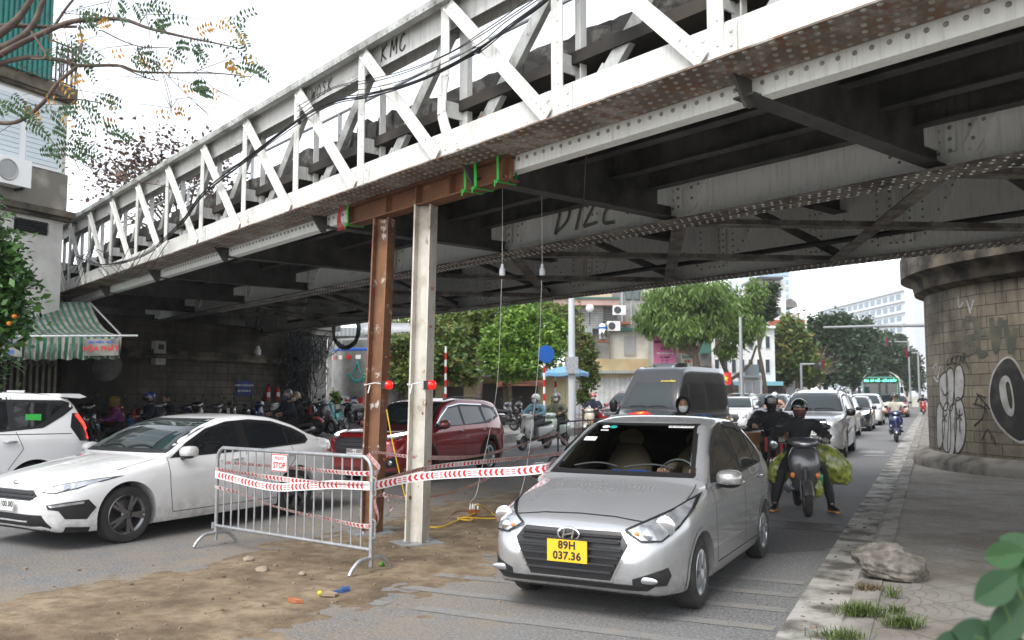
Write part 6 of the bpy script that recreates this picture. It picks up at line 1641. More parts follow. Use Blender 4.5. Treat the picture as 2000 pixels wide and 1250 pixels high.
def bike_wheel(r, w, spokes, rim_m, parent, x, name='wheel'):
 mb = MB(); Fm = frame((0, 0, 0), (1, 0, 0), (0, 0, 1)); pr = [(r - w * .75 + w * .55 * math.cos(a) * 1.0 + w * .2, w * .55 * math.sin(a)) for a in np.linspace(0, 2 * math.pi, 15)]
 mb.lathe([(r - w * .5 + w * .5 * math.cos(a), w * .55 * math.sin(a)) for a in np.linspace(0, 2 * math.pi, 15)], 30, Fm); o = mb.build(name, M['tyre'], parent, True, 60); o.location = (x, 0, r)
 mb = MB(); ri = r - w; mb.lathe([(ri + .01, -w * .3), (ri - .012, -w * .32), (ri - .012, w * .32), (ri + .01, w * .3)], 30, Fm); mb.lathe([(.0, -.05), (.045, -.05), (.045, .05), (0, .05)], 12, Fm)
 for i in range(spokes):
  g = 2 * math.pi * i / spokes; mb.bar((.03 * math.cos(g), 0, .03 * math.sin(g)), (ri * math.cos(g + .15), 0, ri * math.sin(g + .15)), .03, .022, (0, 1, 0))
 mb.lathe([(.05, -w * .4), (.1, -w * .4), (.1, -w * .36), (.05, -w * .36)], 18, Fm); mb.build('rim', rim_m, o, True)
 return o
def ell(x, z, w, h, n=16, flat=0):
 return [Vector((x, w * math.copysign(abs(math.cos(a)) ** .75, math.cos(a)), z + h * math.copysign(abs(math.sin(a)) ** .75, math.sin(a)))) for a in np.linspace(0, 2 * math.pi, n + 1)[:-1]]
def scooter(label, loc, rz, pm, cat='scooter', group=None, seat_m=None, steer=0, lamp='lens', amber=True, rim_m=None, plain=False, lean=0, plate=False, beak=None, name='scooter'):
 e = empty(name, loc, rz, label, cat, group); e.rotation_euler = (lean, 0, rz); rim_m = rim_m or M['alloy']; r = .235
 fw_ = bike_wheel(r, .1, 10, rim_m, e, .64); bike_wheel(r, .105, 10, rim_m, e, -.62)
 mb = MB()
 for g in (1, -1): mb.tube([(.64, g * .075, r), (.57, g * .075, .5)], .02, 8)
 mb.tube([(.57, 0, .48), (.40, 0, .98)], .03, 8); mb.build('fork', M['dark_alloy'], e)
 mb = MB(); mb.loft([[Vector((.64 + (r + .025) * math.cos(a) * k_, y, r + (r + .025) * math.sin(a) * k_)) for y, k_ in ((-.075, .82), (-.065, 1.0), (-.03, 1.06), (.03, 1.06), (.065, 1.0), (.075, .82))] for a in np.linspace(.35, 2.35, 12)], closed=False)
 mb.build('front_fender', pm, e, True, 60)
 mb = MB(); rows = []
 for z, xf, w, d in ((.34, .40, .13, .1), (.45, .455, .17, .12), (.58, .49, .205, .14), (.72, .50, .225, .15), (.84, .47, .215, .14), (.93, .43, .17, .11), (.985, .39, .09, .07)):
  row = []
  for a in np.linspace(-math.pi / 2, math.pi / 2, 15): row.append(Vector((xf - d + (d + .03) * math.cos(a) ** .8, w * math.sin(a), z)))
  row += [Vector((xf - d - .03, w * .9, z)), Vector((xf - d - .03, -w * .9, z))]
  rows.append(row)
 mb.loft(rows); mb.build('front_apron', pm, e, True, 45)
 if not plain:
  for g in (1, -1):
   m2 = MB(); m2.prism([Vector((.528, g * .035, .56)), Vector((.527, g * .085, .66)), Vector((.532, g * .05, .6))], (.006, 0, 0)); m2.build('air_slit', M['black'], e)
 for g in (1, -1):
  m2 = MB(); m2.ball((0, 0, 0), (.03, .035, .045), 12, 8); o = m2.build('turn_signal', M['lens_amber'] if amber else M['lens'], e, True); o.location = (.47, g * .17, .56)
 mb = MB(); mb.loft([ell(x, z, w, h) for x, z, w, h in ((.4, .34, .1, .05), (.25, .31, .16, .04), (0, .31, .17, .04), (-.12, .34, .16, .06))]); mb.build('floorboard', M['black'], e, True, 50)
 mb = MB(); mb.loft([ell(x, z, w, h) for x, z, w, h in ((-.05, .5, .13, .17), (-.16, .54, .165, .19), (-.4, .57, .185, .16), (-.7, .62, .16, .12), (-.9, .68, .1, .07), (-.95, .7, .04, .03))]); mb.build('rear_body', pm, e, True, 50)
 mb = MB(); mb.loft([ell(x, z, w, h) for x, z, w, h in ((.04, .72, .06, .03), (-.02, .745, .11, .05), (-.3, .755, .15, .055), (-.55, .79, .145, .055), (-.8, .81, .1, .045), (-.84, .81, .05, .02))]); mb.build('seat', seat_m or M['black_rough'], e, True, 50)
 mb = MB(); mb.tube([(-.62, -.12, .25), (-.3, -.14, .24), (-.9, -.17, .36)][:1] + [(-.35, -.14, .24), (-.6, -.16, .28), (-.95, -.17, .38)], [.03, .03, .05, .05], 10); mb.box((-.45, .12, .28), (.4, .1, .14)); mb.build('engine_exhaust', M['dark_alloy'], e, True)
 mb = MB(); mb.ball((-.95, 0, .68), (.025, .09, .035), 10, 6); mb.build('tail_lamp', M['lens_red'], e, True)
 mb = MB(); mb.loft([ell(x, z, w, h, 18) for x, z, w, h in ((.52, 1.0, .05, .03), (.5, 1.005, .12, .062), (.45, 1.015, .2, .075), (.38, 1.03, .21, .07), (.32, 1.03, .16, .05), (.3, 1.03, .06, .03))]); mb.build('handlebar_cowl', pm, e, True, 50)
 mb = MB(); mb.ball((.495, 0, 1.0), (.035, .085, .045), 16, 8); mb.build('headlight', M[lamp], e, True)
 mb = MB(); mb.tube([(.33, -.36, 1.02), (.37, -.2, 1.04), (.37, .2, 1.04), (.33, .36, 1.02)], .014, 8); mb.build('handlebar', M['dark_alloy'], e)
 for g in (1, -1):
  mb = MB(); mb.tube([(.355, g * .24, 1.03), (.325, g * .37, 1.018)], .021, 10); mb.tube([(.40, g * .2, 1.03), (.42, g * .28, 1.02), (.39, g * .36, 1.01)], .006, 5); mb.build('grip', M['black_rough'], e, True)
  mb = MB(); mb.tube([(.36, g * .2, 1.06), (.33, g * .27, 1.18), (.33, g * .3, 1.22)], .007, 5); mb.ball((.33, g * .32, 1.24), (.018, .065, .042), 12, 8); mb.build('mirror', M['black'], e, True)
 if plate:
  mb = MB(); mb.box((-.97, 0, .52), (.01, .19, .14)); mb.build('number_plate', M['plate_white'], e)
 return e
def moped(label, loc, rz, pm, cat='moped', group=None, fender_m=None, name='moped', lean=0):
 """naked electric moped: high bar, square lamp, short red fender"""
 e = empty(name, loc, rz, label, cat, group); e.rotation_euler = (lean, 0, rz); r = .27
 bike_wheel(r, .1, 6, M['dark_alloy'], e, .64); bike_wheel(r, .11, 6, M['dark_alloy'], e, -.62)
 mb = MB()
 for g in (1, -1): mb.tube([(.64, g * .085, r), (.5, g * .085, .78)], .022, 8)
 mb.box((.5, 0, .76), (.08, .22, .05)); mb.tube([(.49, 0, .78), (.42, 0, 1.02)], .03, 8); mb.build('fork', M['black'], e, True)
 mb = MB(); mb.loft([[Vector((.63 + (r + .03) * math.cos(a) * k_, y, r + (r + .03) * math.sin(a) * k_)) for y, k_ in ((-.085, .86), (-.07, 1.0), (-.03, 1.06), (.03, 1.06), (.07, 1.0), (.085, .86))] for a in np.linspace(.5, 1.9, 9)], closed=False); mb.build('front_fender', fender_m or pm, e, True, 60)
 mb = MB(); mb.box((.56, 0, .82), (.09, .15, .2)); mb.box((.5, 0, .82), (.06, .2, .26)); mb.build('lamp_housing', M['black'], e)
 mb = MB(); mb.ball((.6, 0, .82), (.025, .07, .09), 14, 8); mb.build('headlight', M['lens'], e, True)
 for g in (1, -1):
  mb = MB(); mb.box((.5, g * .13, .8), (.06, .05, .26)); mb.build('side_panel', pm, e)
  mb = MB(); mb.tube([(.36, g * .26, 1.08), (.33, g * .38, 1.07)], .02, 8); mb.build('grip', M['black_rough'], e, True)
  mb = MB(); mb.tube([(.38, g * .22, 1.09), (.37, g * .27, 1.2), (.37, g * .3, 1.26)], .007, 5); mb.ball((.37, g * .32, 1.29), (.018, .05, .05), 12, 8); mb.build('mirror', M['black'], e, True)
 mb = MB(); mb.tube([(.33, -.38, 1.07), (.38, -.2, 1.09), (.42, -.08, 1.04), (.42, .08, 1.04), (.38, .2, 1.09), (.33, .38, 1.07)], .014, 8); mb.ball((.46, 0, 1.04), (.07, .1, .06), 12, 8); mb.build('handlebar', M['black'], e, True)
 mb = MB(); mb.tube([(.45, 0, .75), (.2, 0, .38), (-.2, 0, .36), (-.45, 0, .62)], .05, 8); mb.box((-.05, 0, .36), (.45, .22, .16)); mb.build('frame', M['black'], e, True)
 mb = MB(); mb.loft([ell(x, z, w, h) for x, z, w, h in ((-.05, .6, .07, .08), (-.2, .64, .14, .1), (-.6, .7, .14, .08), (-.85, .76, .05, .03))]); mb.build('rear_body', pm, e, True, 50)
 mb = MB(); mb.loft([ell(x, z, w, h) for x, z, w, h in ((0, .73, .06, .03), (-.2, .755, .13, .05), (-.55, .78, .14, .05), (-.8, .81, .06, .03))]); mb.build('seat', M['black_rough'], e, True, 50)
 return e
def at_wheel(pt, ang, x=.64):
 return from_wheel(pt, ang, x, 0)
SC = {'grey': paint('matt grey scooter paint', (.09, .092, .098), .4, .35), 'navy': paint('dark blue scooter paint', (.012, .022, .09), .3, .25), 'white': paint('white scooter paint', (.7, .7, .68), 0, .3), 'mint': paint('pale mint scooter paint', (.5, .58, .5), 0, .3),
      'teal': paint('teal scooter paint', (.02, .3, .3), 0, .3), 'black': paint('black scooter paint', (.012, .012, .013), 0, .25), 'red': paint('red moped paint', (.42, .015, .02), 0, .3), 'cream': paint('cream scooter paint', (.5, .43, .33), 0, .3), 'blue': paint('bright blue scooter paint', (.03, .2, .42), 0, .3)}
HM = {'black': paint('black helmet', (.012, .02, .018), 0, .2), 'white': paint('white helmet', (.72, .72, .7), 0, .3), 'grey': paint('grey helmet', (.12, .13, .15), .2, .25), 'red': paint('red helmet', (.45, .05, .05), 0, .3), 'blue': paint('blue helmet', (.02, .04, .25), 0, .35), 'silver': paint('blue silver helmet', (.12, .14, .2), .5, .2)}
RG = 'riders in the traffic'; SG = 'scooters in the traffic'; PG = 'motorbikes parked under the bridge'
l1, z1 = at_wheel(gnd(1578, 1010), 12)
scooter('matt grey scooter loaded with bags of vegetables, amber lamps low on its apron', l1, z1, SC['grey'], group=SG)
person('person in black with a patterned mask straddling the grey scooter, both boots down', l1, z1, 'black', 'black', (HM['black'], 'open'), CL['check'], grips=((.34, .30, 1.03), (.34, -.30, 1.03)), feet='ground', gloves='glove', boots='gumboot', group=RG, seat=(-.2, .80), puff=1.12)
M['bag'] = mat('yellow green plastic bag', (.36, .38, .07), .3, 0, (.1, .15, .03), 12, .38, .6, 1.0, 22, coat=.7)
M['bag_green'] = mat('green plastic bag', (.02, .3, .14), .3, 0, (.1, .42, .25), 8, bmp=.6, coat=.4)
def bag(name, label, M_, c, r, m, rot=0, tie=True):
 bm = bmesh.new(); bmesh.ops.create_icosphere(bm, subdivisions=4, radius=1)
 for v in bm.verts:
  p = v.co.copy(); f = 1 + .14 * mnoise.fractal(p * 1.6, 1, 2, 3) + .07 * mnoise.noise(p * 6 + Vector((3, 1, 2))) - .05 * abs(mnoise.noise(p * 4))
  q = p * f; q = Vector((q.x * r[0], q.y * r[1], q.z * r[2]))
  if p.z > .7: k_ = (p.z - .7) / .3; q.x *= 1 - .8 * k_; q.y *= 1 - .8 * k_; q.z += .09 * k_
  v.co = q
 me = bpy.data.meshes.new(name); bm.to_mesh(me); bm.free(); me.materials.append(m); me.shade_smooth()
 o = link(name, me); o.location = M_ @ Vector(c); o.rotation_euler = (0, rot, 0); tag(o, label, 'bag', 'bags hung on the grey scooter'); return o
T1 = Matrix.Translation(l1) @ Matrix.Rotation(z1, 4, 'Z')
bag('plastic_bag', 'big yellow green bag of leaves on the kerb side of the grey scooter', T1, (-.25, .48, .66), (.22, .17, .33), M['bag'], R(-38))
bag('plastic_bag', 'smaller yellow green bag of leaves on the grey scooter, away from the kerb', T1, (-.1, -.3, .58), (.15, .14, .23), M['bag'], R(12))
bag('plastic_bag', 'small bright green bag by the rider knee below the big bag', T1, (.1, .24, .52), (.13, .1, .13), M['bag_green'])
bag('plastic_bag', 'small pale yellow bag resting low on the scooter floorboard', T1, (.15, .19, .36), (.1, .09, .14), M['bag'])
l2, z2 = at_wheel(gnd(1514, 958), 14)
moped('black and red moped carrying a wide cardboard box behind the grey scooter', l2, z2, SC['red'], group=SG)
person('person in a black puffer jacket, visor helmet and black face cover riding the red moped', l2, z2, 'black', 'black', (HM['silver'], 'visor'), CL['black'], grips=((.35, .31, 1.08), (.35, -.31, 1.08)), feet='board', group=RG, seat=(-.22, .8), scl=1.03, puff=1.18)
T2 = Matrix.Translation(l2) @ Matrix.Rotation(z2, 4, 'Z')
M['card'] = mat('brown cardboard', (.25, .13, .06), .85, 0, (.19, .095, .045), 5)
mb = MB(); mb.box((0, 0, 0), (.45, 1.25, .5)); cb = mb.build('cardboard_box', M['card']); cb.location = T2 @ Vector((-.62, .05, .72)); cb.rotation_euler = (0, 0, z2); tag(cb, 'wide brown cardboard box strapped across the back of the red moped', 'box')
mb = MB(); mb.box((.228, 0, 0), (.004, 1.25, .06)); mb.box((.228, 0, .252), (.02, 1.2, .004)); mb.build('packing_tape', mat('brown packing tape', (.3, .18, .09), .3), cb)
mb = MB()
for i in range(7): mb.box((.228, -.35 + i * .09, -.12), (.006, .05, .05))
mb.build('printed_mark', M['white'], cb)
l3, z3 = at_wheel(gnd(1752, 864), 22)
scooter('dark blue scooter riding along the kerb in front of the white SUV', l3, z3, SC['navy'], group=SG, amber=False)
person('person in a cream padded jacket and black helmet on the dark blue scooter', l3, z3, 'cream', 'denim', (HM['black'], 'open'), None, group=RG, scl=1.06)
l4, z4 = at_wheel(gnd(1020, 880), 38)
scooter('white scooter ridden past the raised kerb behind the red SUV', l4, z4, SC['white'], group=SG, amber=False)
person('person in a light blue padded jacket, white helmet and face mask on the white scooter', l4, z4, 'sky', 'grey', (HM['white'], 'open'), M['mask'], group=RG, turn=R(-25), scl=1.04)
l5, z5 = at_wheel(gnd(1068, 874), 30)
scooter('pale mint scooter just behind the white scooter by the raised kerb', l5, z5, SC['mint'], group=SG, amber=False)
person('person in an olive quilted jacket and grey helmet on the pale mint scooter', l5, z5, 'olive', 'black', (HM['grey'], 'open'), M['mask'], group=RG, turn=R(-15), scl=1.06)
l6, z6 = at_wheel(gnd(1146, 850), 30)
scooter('cream white scooter beside the bright red SUV by the market', l6, z6, SC['cream'], group=SG)
person('person in dark clothes and a red helmet on the cream white scooter', l6, z6, 'navy', 'black', (HM['red'], 'open'), M['mask'], group=RG, scl=1.06)
l7 = Vector((2.86, 14.6, 0)); z7 = place(None, 20)
scooter('black scooter half hidden behind the roof of the silver sedan', l7, z7, SC['black'], group=SG)
person('person in a black hood and white mask looking over the silver sedan roof', l7, z7, 'black', 'black', None, M['mask'], group=RG, hood=CL['black'], scl=1.02)
l8 = Vector((11.6, 38.6, 0)); z8 = place(None, 25)
scooter('red scooter riding between the white crossover and the silver SUV', l8, z8, SC['red'], group=SG)
person('person in a salmon jacket riding between the white crossover and the silver SUV', l8, z8, 'pink', 'denim', (HM['white'], 'open'), M['mask'], group=RG, scl=1.08)
l9 = Vector((32.2, 68.5, 0)); scooter('red scooter far back beside the kerb near the bus', l9, place(None, 25), SC['red'], group=SG)
person('person in dark clothes far back on the red scooter near the kerb', l9, place(None, 25), 'navy', 'black', (HM['black'], 'open'), None, group=RG)
l10 = dep(556, 850, 25.0); l10.z = 0; z10 = place(None, 50)
scooter('black scooter with two riders passing behind the white sedan roof', l10, z10, SC['black'], group=SG)
person('person in a navy jacket, dark helmet and blue mask passing behind the white sedan', l10, z10, 'navy', 'black', (HM['grey'], 'open'), CL['denim'], group=RG, scl=1.12)
person('pillion person with a tan hat scarf and white mask behind the navy jacketed rider', l10 + Vector((math.cos(z10), math.sin(z10), 0)) * -.3 + Vector((-.3, .1, 0)), z10, 'black', 'black', (HM['cream'] if 'cream' in HM else paint('tan helmet', (.35, .27, .17), 0, .4), 'open'), M['mask'], group=RG, seat=(-.45, .84), scl=1.05)
l11 = dep(286, 850, 23.5); l11.z = 0
scooter('blue scooter standing in the dark between the white sedan and the wall', l11, place(None, 55), SC['blue'], group=SG)
person('person in a dark jacket and blue helmet in the dark behind the white sedan', l11, place(None, 55), 'navy', 'black', (HM['blue'], 'open'), CL['navy'], group=RG, scl=1.08)
l12 = dep(218, 850, 22.8); l12.z = 0
scooter('bright blue scooter at the left in the dark under the awning side of the bridge', l12, place(None, 60), SC['blue'], group=SG)
person('person in a purple jacket with an ochre head scarf behind the white MPV', l12, place(None, 60), 'purple', 'black', None, None, group=RG, hood=CL['ochre'], turn=R(-20), scl=1.0)
l13 = dep(320, 850, 24.4); l13.z = 0
person('bareheaded person in black standing behind the white sedan near the blue helmet rider', l13, place(None, 30), 'black', 'black', None, None, group=RG, scl=1.06, feet='ground')
dr = person('person driving the silver sedan, seen dimly through the windscreen', silver.e.location, silver.e.rotation_euler.z, 'tan', 'grey', None, None, grips=((.33, .15, .98), (.33, -.15, .98)), seat=(-.2, .5), feet='drive', lean=-.12)
for ch in KIDS[dr.name]:
 ch.location.y += .36
 if ch.name.startswith('body') or ch.name.startswith('jacket'): pass
dr_off = .36
px0 = scooter('teal scooter parked at the end of the row near the steel tank', Vector((0, 0, 0)), 0, SC['teal'], group=PG, cat='scooter', amber=False, lean=R(5))
def park(src, px, py, Y, ang, label, z=.3, pm=None, old=None, gp=PG):
 o = copy_tree(src); p = dep(px, py, Y); o.location = (p.x, p.y, z); o.rotation_euler = (R(6), 0, place(None, ang)); o['label'] = label; o['group'] = gp
 if pm: recolour(o, old, pm)
 return o
p = dep(652, 860, 31.5); px0.location = (p.x, p.y, .3); px0.rotation_euler = (R(6), 0, place(None, 8))
mp0 = moped('black moped parked beside the teal scooter under the cables', dep(622, 860, 31) * Vector((1, 1, 0)) + Vector((0, 0, .3)), place(None, -8), SC['blue'], group=PG, lean=R(6))
park(px0, 694, 850, 33.5, 20, 'black scooter under a dark rain cover next to the teal scooter', pm=SC['black'], old=SC['teal'])
park(px0, 742, 850, 34.5, 25, 'cream scooter parked behind the rusty post near the tank', pm=SC['cream'], old=SC['teal'])
bkc = ['black', 'grey', 'red', 'black', 'navy', 'grey', 'black', 'white', 'red', 'black']
dsc = ['black scooter parked first in the row after the workshop opening', 'grey moped second in the dark row along the wall', 'red scooter third in the dark row along the wall', 'black moped fourth in the dark row along the wall', 'dark blue scooter in the middle of the row below the small meter', 'grey scooter parked left of the notice board wall', 'black moped parked below the notice board', 'white fronted scooter parked in the dark row before the wall', 'red scooter parked in front of the fire extinguishers', 'black scooter last in the row beside the cable tangle']
for i in range(10):
 f = i / 9; pp = AB(-5.2 + f * 11.2, 0, 1.6); src = mp0 if i in (1, 3, 6) else px0
 o = copy_tree(src); o.location = (pp.x, pp.y, .3); o.rotation_euler = (R(6), 0, AROT - R(90) + R(random.uniform(-18, 18))); o['label'] = dsc[i]; o['group'] = PG
 recolour(o, SC['teal'] if src == px0 else SC['blue'], SC[bkc[i]])
cn = {'black': 'black', 'grey': 'grey', 'red': 'red', 'navy': 'dark blue', 'white': 'white', 'cream': 'cream'}; od = ['first', 'second', 'third', 'fourth', 'fifth', 'sixth', 'seventh', 'eighth', 'ninth']
for i, c_ in enumerate(('black', 'red', 'grey', 'black', 'white', 'navy', 'black', 'red', 'grey')):
 pp = AB(-4.6 + i * 1.2, 0, 2.7); src = mp0 if i % 3 == 1 else px0; o = copy_tree(src); o.location = (pp.x, pp.y, .3); o.rotation_euler = (R(7), 0, AROT - R(90) + R(random.uniform(-25, 25))); o.scale = (1.08,) * 3
 o['label'] = '%s motorbike, %s from the left in the front row parked under the bridge' % (cn[c_], od[i]); o['group'] = PG; recolour(o, SC['teal'] if src == px0 else SC['blue'], SC[c_])
o = park(px0, 996, 842, 32.4, 75, 'black scooter with pale wheels parked on the raised kerb behind the red SUV', .3, SC['black'], SC['teal'])
o.rotation_euler = (R(6), 0, R(-25))
o = park(px0, 978, 842, 33.6, 75, 'dark scooter parked left of the one with pale wheels on the raised kerb', .3, SC['grey'], SC['teal']); o.rotation_euler = (R(6), 0, R(-35))
o = park(px0, 1032, 842, 36.5, 75, 'black scooter parked under the bright green tree behind the riders', .3, SC['black'], SC['teal']); o.rotation_euler = (R(6), 0, R(200))
# ================================================================== STREET PROPS under the bridge
def hbeam(mb, p, q, w, d, t=.02, axis=None):
 """H-section between p and q: two flanges facing `axis`, web between"""
 p, q = Vector(p), Vector(q); a = Vector(axis).normalized()
 dd = (q - p).normalized(); b = dd.cross(a).normalized()
 for s_ in (1, -1): mb.bar(p + a * (s_ * d / 2), q + a * (s_ * d / 2), w, t, a)
 mb.bar(p, q, t, d - t - .004, a)
P1b, P1t = gnd(724, 1040, .02), dep(751, 428, 10.95); P2b, P2t = gnd(814, 1060, .02), dep(832, 402, 10.3)
NXc = NX.copy()
def post(pb, pt_, m, label, w=.2):
 e = empty('steel_post', pb, 0, label, 'post')
 mb = MB(); v = Vector(pt_) - Vector(pb); ax_ = (UX * .25 - NX * .97).normalized()
 ax_ = (UX * .86 - NX * .5).normalized()
 hbeam(mb, (0, 0, 0), v, w, w, .02, ax_); 
 bm_ = mb.build('column', m, e)
 mb = MB(); rq = random.Random(int(w * 1000) + len(label))
 for i in range(7):
  h = rq.uniform(.1, .95); mb.box(v * h + ax_ * .1 * rq.choice((1, -1)) + Vector((rq.uniform(-.06, .06), -.03, 0)), (rq.uniform(.02, .07), .03, rq.uniform(.015, .04)), Matrix.Rotation(rq.uniform(0, 2), 3, 'Z'))
 mb.build('weld_lug', M['rust'], e)
 mb = MB(); mb.box((0, 0, .0), (.5, .42, .022), Matrix.Rotation(.5, 3, 'Z'))
 for i in range(4): mb.box((rq.uniform(-.15, .15), rq.uniform(-.15, .15), .02), (.05, .08, .02), Matrix.Rotation(i, 3, 'Z'))
 mb.build('base_plate', M['galv'], e)
 return e
post(P1b, P1t, M['rust_post'], 'rusty brown steel post propping the bridge, behind the end of the metal barrier')
post(P2b, P2t, M['pale_post'], 'pale worn steel post propping the bridge, right of the rusty one')
bdir = UX.copy(); bc = (P1t + P2t) / 2
bp0 = Vector((P2t.x, P2t.y, P2t.z)) - bdir * 1.62 + Vector((0, 0, .13)); bp1 = Vector((P1t.x, P1t.y, P2t.z)) + bdir * .85 + Vector((0, 0, .13))
hb = empty('support_beam', bp0, 0, 'rust brown steel beam on two posts tight under the truss flange', 'beam')
mb = MB(); v = bp1 - bp0; hbeam(mb, (0, 0, 0), v, .2, .25, .018, (0, 0, 1))
for f in (.02, .3, .5, .7, .98): mb.bar(v * f + Vector((0, 0, -.11)) - NX * .05, v * f + Vector((0, 0, .11)) - NX * .05, .012, .09, NX)
mb.build('beam', M['rust'], hb)
mb = MB()
for f in (.1, .45, .8): mb.box(v * f + Vector((0, 0, .16)), (.3, .2, .06), Matrix.Rotation(BROT, 3, 'Z'))
mb.build('packing', M['dark_steel'], hb)
M['green_strap'] = mat('bright green strap', (.03, .42, .05), .5)
def strap(f, label, w=.035):
 c = bp0 + v * f; mb = MB(); n_ = -NX
 loop = [c + n_ * .12 + Vector((0, 0, -.14)), c + n_ * .13 + Vector((0, 0, .42)), c - n_ * .05 + Vector((0, 0, .45)), c - n_ * .14 + Vector((0, 0, .2)), c - n_ * .12 + Vector((0, 0, -.14)), c + n_ * .12 + Vector((0, 0, -.14))]
 for a, b in zip(loop, loop[1:]): mb.bar(a, b, w, .006, n_ if abs((b - a).z) > .1 else (0, 0, 1))
 for i in range(3): a = c + n_ * .14 + UX * (.03 * i - .03); mb.bar(a + Vector((0, 0, -.12)), a + Vector((0, 0, -.13 - .03 * i)), .02, .005, n_)
 o = mb.build('strap', M['green_strap']); tag(o, label, 'strap', 'green straps on the support beam')
strap(.03, 'green strap round the near end of the rust brown beam'); strap(.145, 'wide green strap second from the near end of the rust brown beam', .045); strap(.2, 'thin green strap third from the near end of the rust brown beam'); strap(.965, 'green strap round the far end of the rust brown beam')
mb = MB(); c = bp1 + Vector((0, 0, -.02)) - NX * .1
for i in range(5): mb.tube(smooth_pts([c + UX * .02 * i + Vector((0, 0, .25)), c + UX * (.12 + .02 * i) + Vector((0, 0, .0)), c + UX * .04 * i + Vector((0, 0, -.16))], 4), .006, 5)
o = mb.build('lashing', M['red']); tag(o, 'loop of red cord hanging at the far end of the rust brown beam', 'cord')
def warn(pb, pt_, px, py, label):
 f = 0.5; z = CAMH + (HOR - py) / FPX * pb.y; pos = pb.lerp(pt_, z / pt_.z) + Vector((.165, -.02, 0)); pos = dep(px, py, pb.y - .05)
 e = empty('warning_lamp', pos, 0, label, 'lamp', 'red warning lamps on the posts')
 mb = MB(); mb.lathe([(.01, -.05), (.048, -.05), (.054, -.02), (.054, .02), (.042, .04), (.01, .05)], 18, frame((0, 0, 0), (0, 1, 0), (0, 0, 1)) @ Matrix.Rotation(0, 4, 'X')); mb.build('lens', mat('red lamp glass', (.5, .01, .01), .15, emit=(1, .02, .01), es=.25), e, True)
 mb = MB(); mb.box((-.07, 0, 0), (.05, .1, .1)); mb.build('holder', M['black'], e)
 c = pb.lerp(pt_, z / pt_.z); mb = MB(); lp = [c - pos + Vector((math.cos(a) * .16, math.sin(a) * .16, .015 * math.sin(3 * a))) for a in np.linspace(0, 2 * math.pi, 13)]; mb.tube(lp, .006, 5); mb.tube([Vector((-.22, -.1, 0)), Vector((-.24, -.12, -.1))], .008, 5); mb.build('tie', M['white'], e)
warn(P1b, P1t, 760, 752, 'red warning lamp tied to the rusty post'); warn(P2b, P2t, 844, 752, 'red warning lamp tied to the pale post')
for px, Y, lab in ((981, 10.2, 'hanging bulb nearer the two posts under the girders'), (1059, 10.6, 'hanging bulb farther from the posts under the girders')):
 top = dep(px, 470, Y); e = empty('hanging_bulb', dep(px, 530, Y), 0, lab, 'bulb', 'bulbs on wires under the bridge')
 mb = MB(); mb.lathe([(.004, .09), (.016, .085), (.018, .05), (.022, .045)], 12); mb.build('socket', M['white'], e, True)
 mb = MB(); mb.lathe([(.022, .045), (.033, .03), (.036, -.01), (.034, -.05), (.0, -.058)], 14); mb.build('bulb', mat('frosted bulb', (.55, .57, .6), .25), e, True)
 mb = MB(); mb.tube([Vector((0, 0, .09)), Vector((0, .02, .3)), Vector((0, .1, 4.0 - e.location.z + .6))], .0028, 5); mb.build('wire', M['white'], e)
def wire(pts, r, m, name, label, cat='cable', k=6, n=6):
 mb = MB(); mb.tube(smooth_pts(pts, k), r, n); o = mb.build(name, m, None, True, 80); tag(o, label, cat); return o
wire([dep(980, 545, 10.2), dep(972, 740, 10.8), dep(955, 850, 11.4), dep(940, 920, 11.6), dep(930, 965, 11.6), dep(918, 982, 11.5), gnd(920, 994, .1)], .003, M['white'], 'white_wire', 'thin white wire dropping from the left bulb to the socket strip on the sand')
wire([dep(1058, 548, 10.6), dep(1052, 700, 11), dep(1036, 860, 11.5), dep(1022, 945, 11.7), dep(1008, 975, 11.7), gnd(972, 1001, .04)], .0035, M['white'], 'white_wire', 'thin white wire dropping from the right bulb and curving onto the sand')
wire([dep(1145, 300, 8), dep(1136, 480, 10), dep(1134, 620, 10.2), dep(1132, 770, 10.4), dep(1130, 850, 10.6)], .003, M['rust'], 'rusty_wire', 'thin rust coloured wire hanging in front of the blue umbrella')
M['yellow_cable'] = mat('yellow cable', (.6, .38, .02), .5)
wire([dep(755, 800, 10.8), dep(768, 870, 10.7), dep(790, 965, 10.6), dep(798, 1000, 10.5), gnd(806, 1020, .05), gnd(838, 1040, .04)], .008, M['yellow_cable'], 'yellow_cable', 'yellow cable running down from the rusty post to the sand')
pts = [gnd(832, 1030, .04), gnd(862, 1029, .04), gnd(890, 1018, .05), gnd(912, 1012, .05), gnd(970, 1012, .05), gnd(958, 1001, .06), dep(938, 987, 11.6), dep(929, 988, 11.6), gnd(928, 1002, .06), gnd(906, 1010, .05), gnd(895, 1014, .05), gnd(920, 1016, .05), gnd(918, 1011, .06), gnd(893, 1012, .05)]
wire(pts, .011, M['yellow_cable'], 'yellow_cable', 'loose coil of yellow cable lying on the sand beside the socket strip')
wire([gnd(884, 1003, .04), gnd(895, 998, .04), gnd(925, 999, .04), gnd(920, 1009, .04), gnd(975, 1008, .04), gnd(1010, 1003, .04)], .009, mat('brown cable', (.16, .07, .03), .6), 'brown_cable', 'brown cable lying on the sand behind the yellow coil')
pw = empty('socket_strip', gnd(927, 1001, .05), R(8), 'brown socket strip with four white plugs on the sand', 'socket strip')
mb = MB(); mb.box((0, 0, .02), (.17, .05, .045)); mb.build('body', mat('brown plastic', (.3, .09, .03), .4), pw)
for i in range(4): mb = MB(); mb.lathe([(.016, .045), (.016, .09), (.008, .12), (.0, .125)], 10, Matrix.Translation((-.06 + i * .035, 0, 0))); mb.build('plug', M['white'], pw, True)
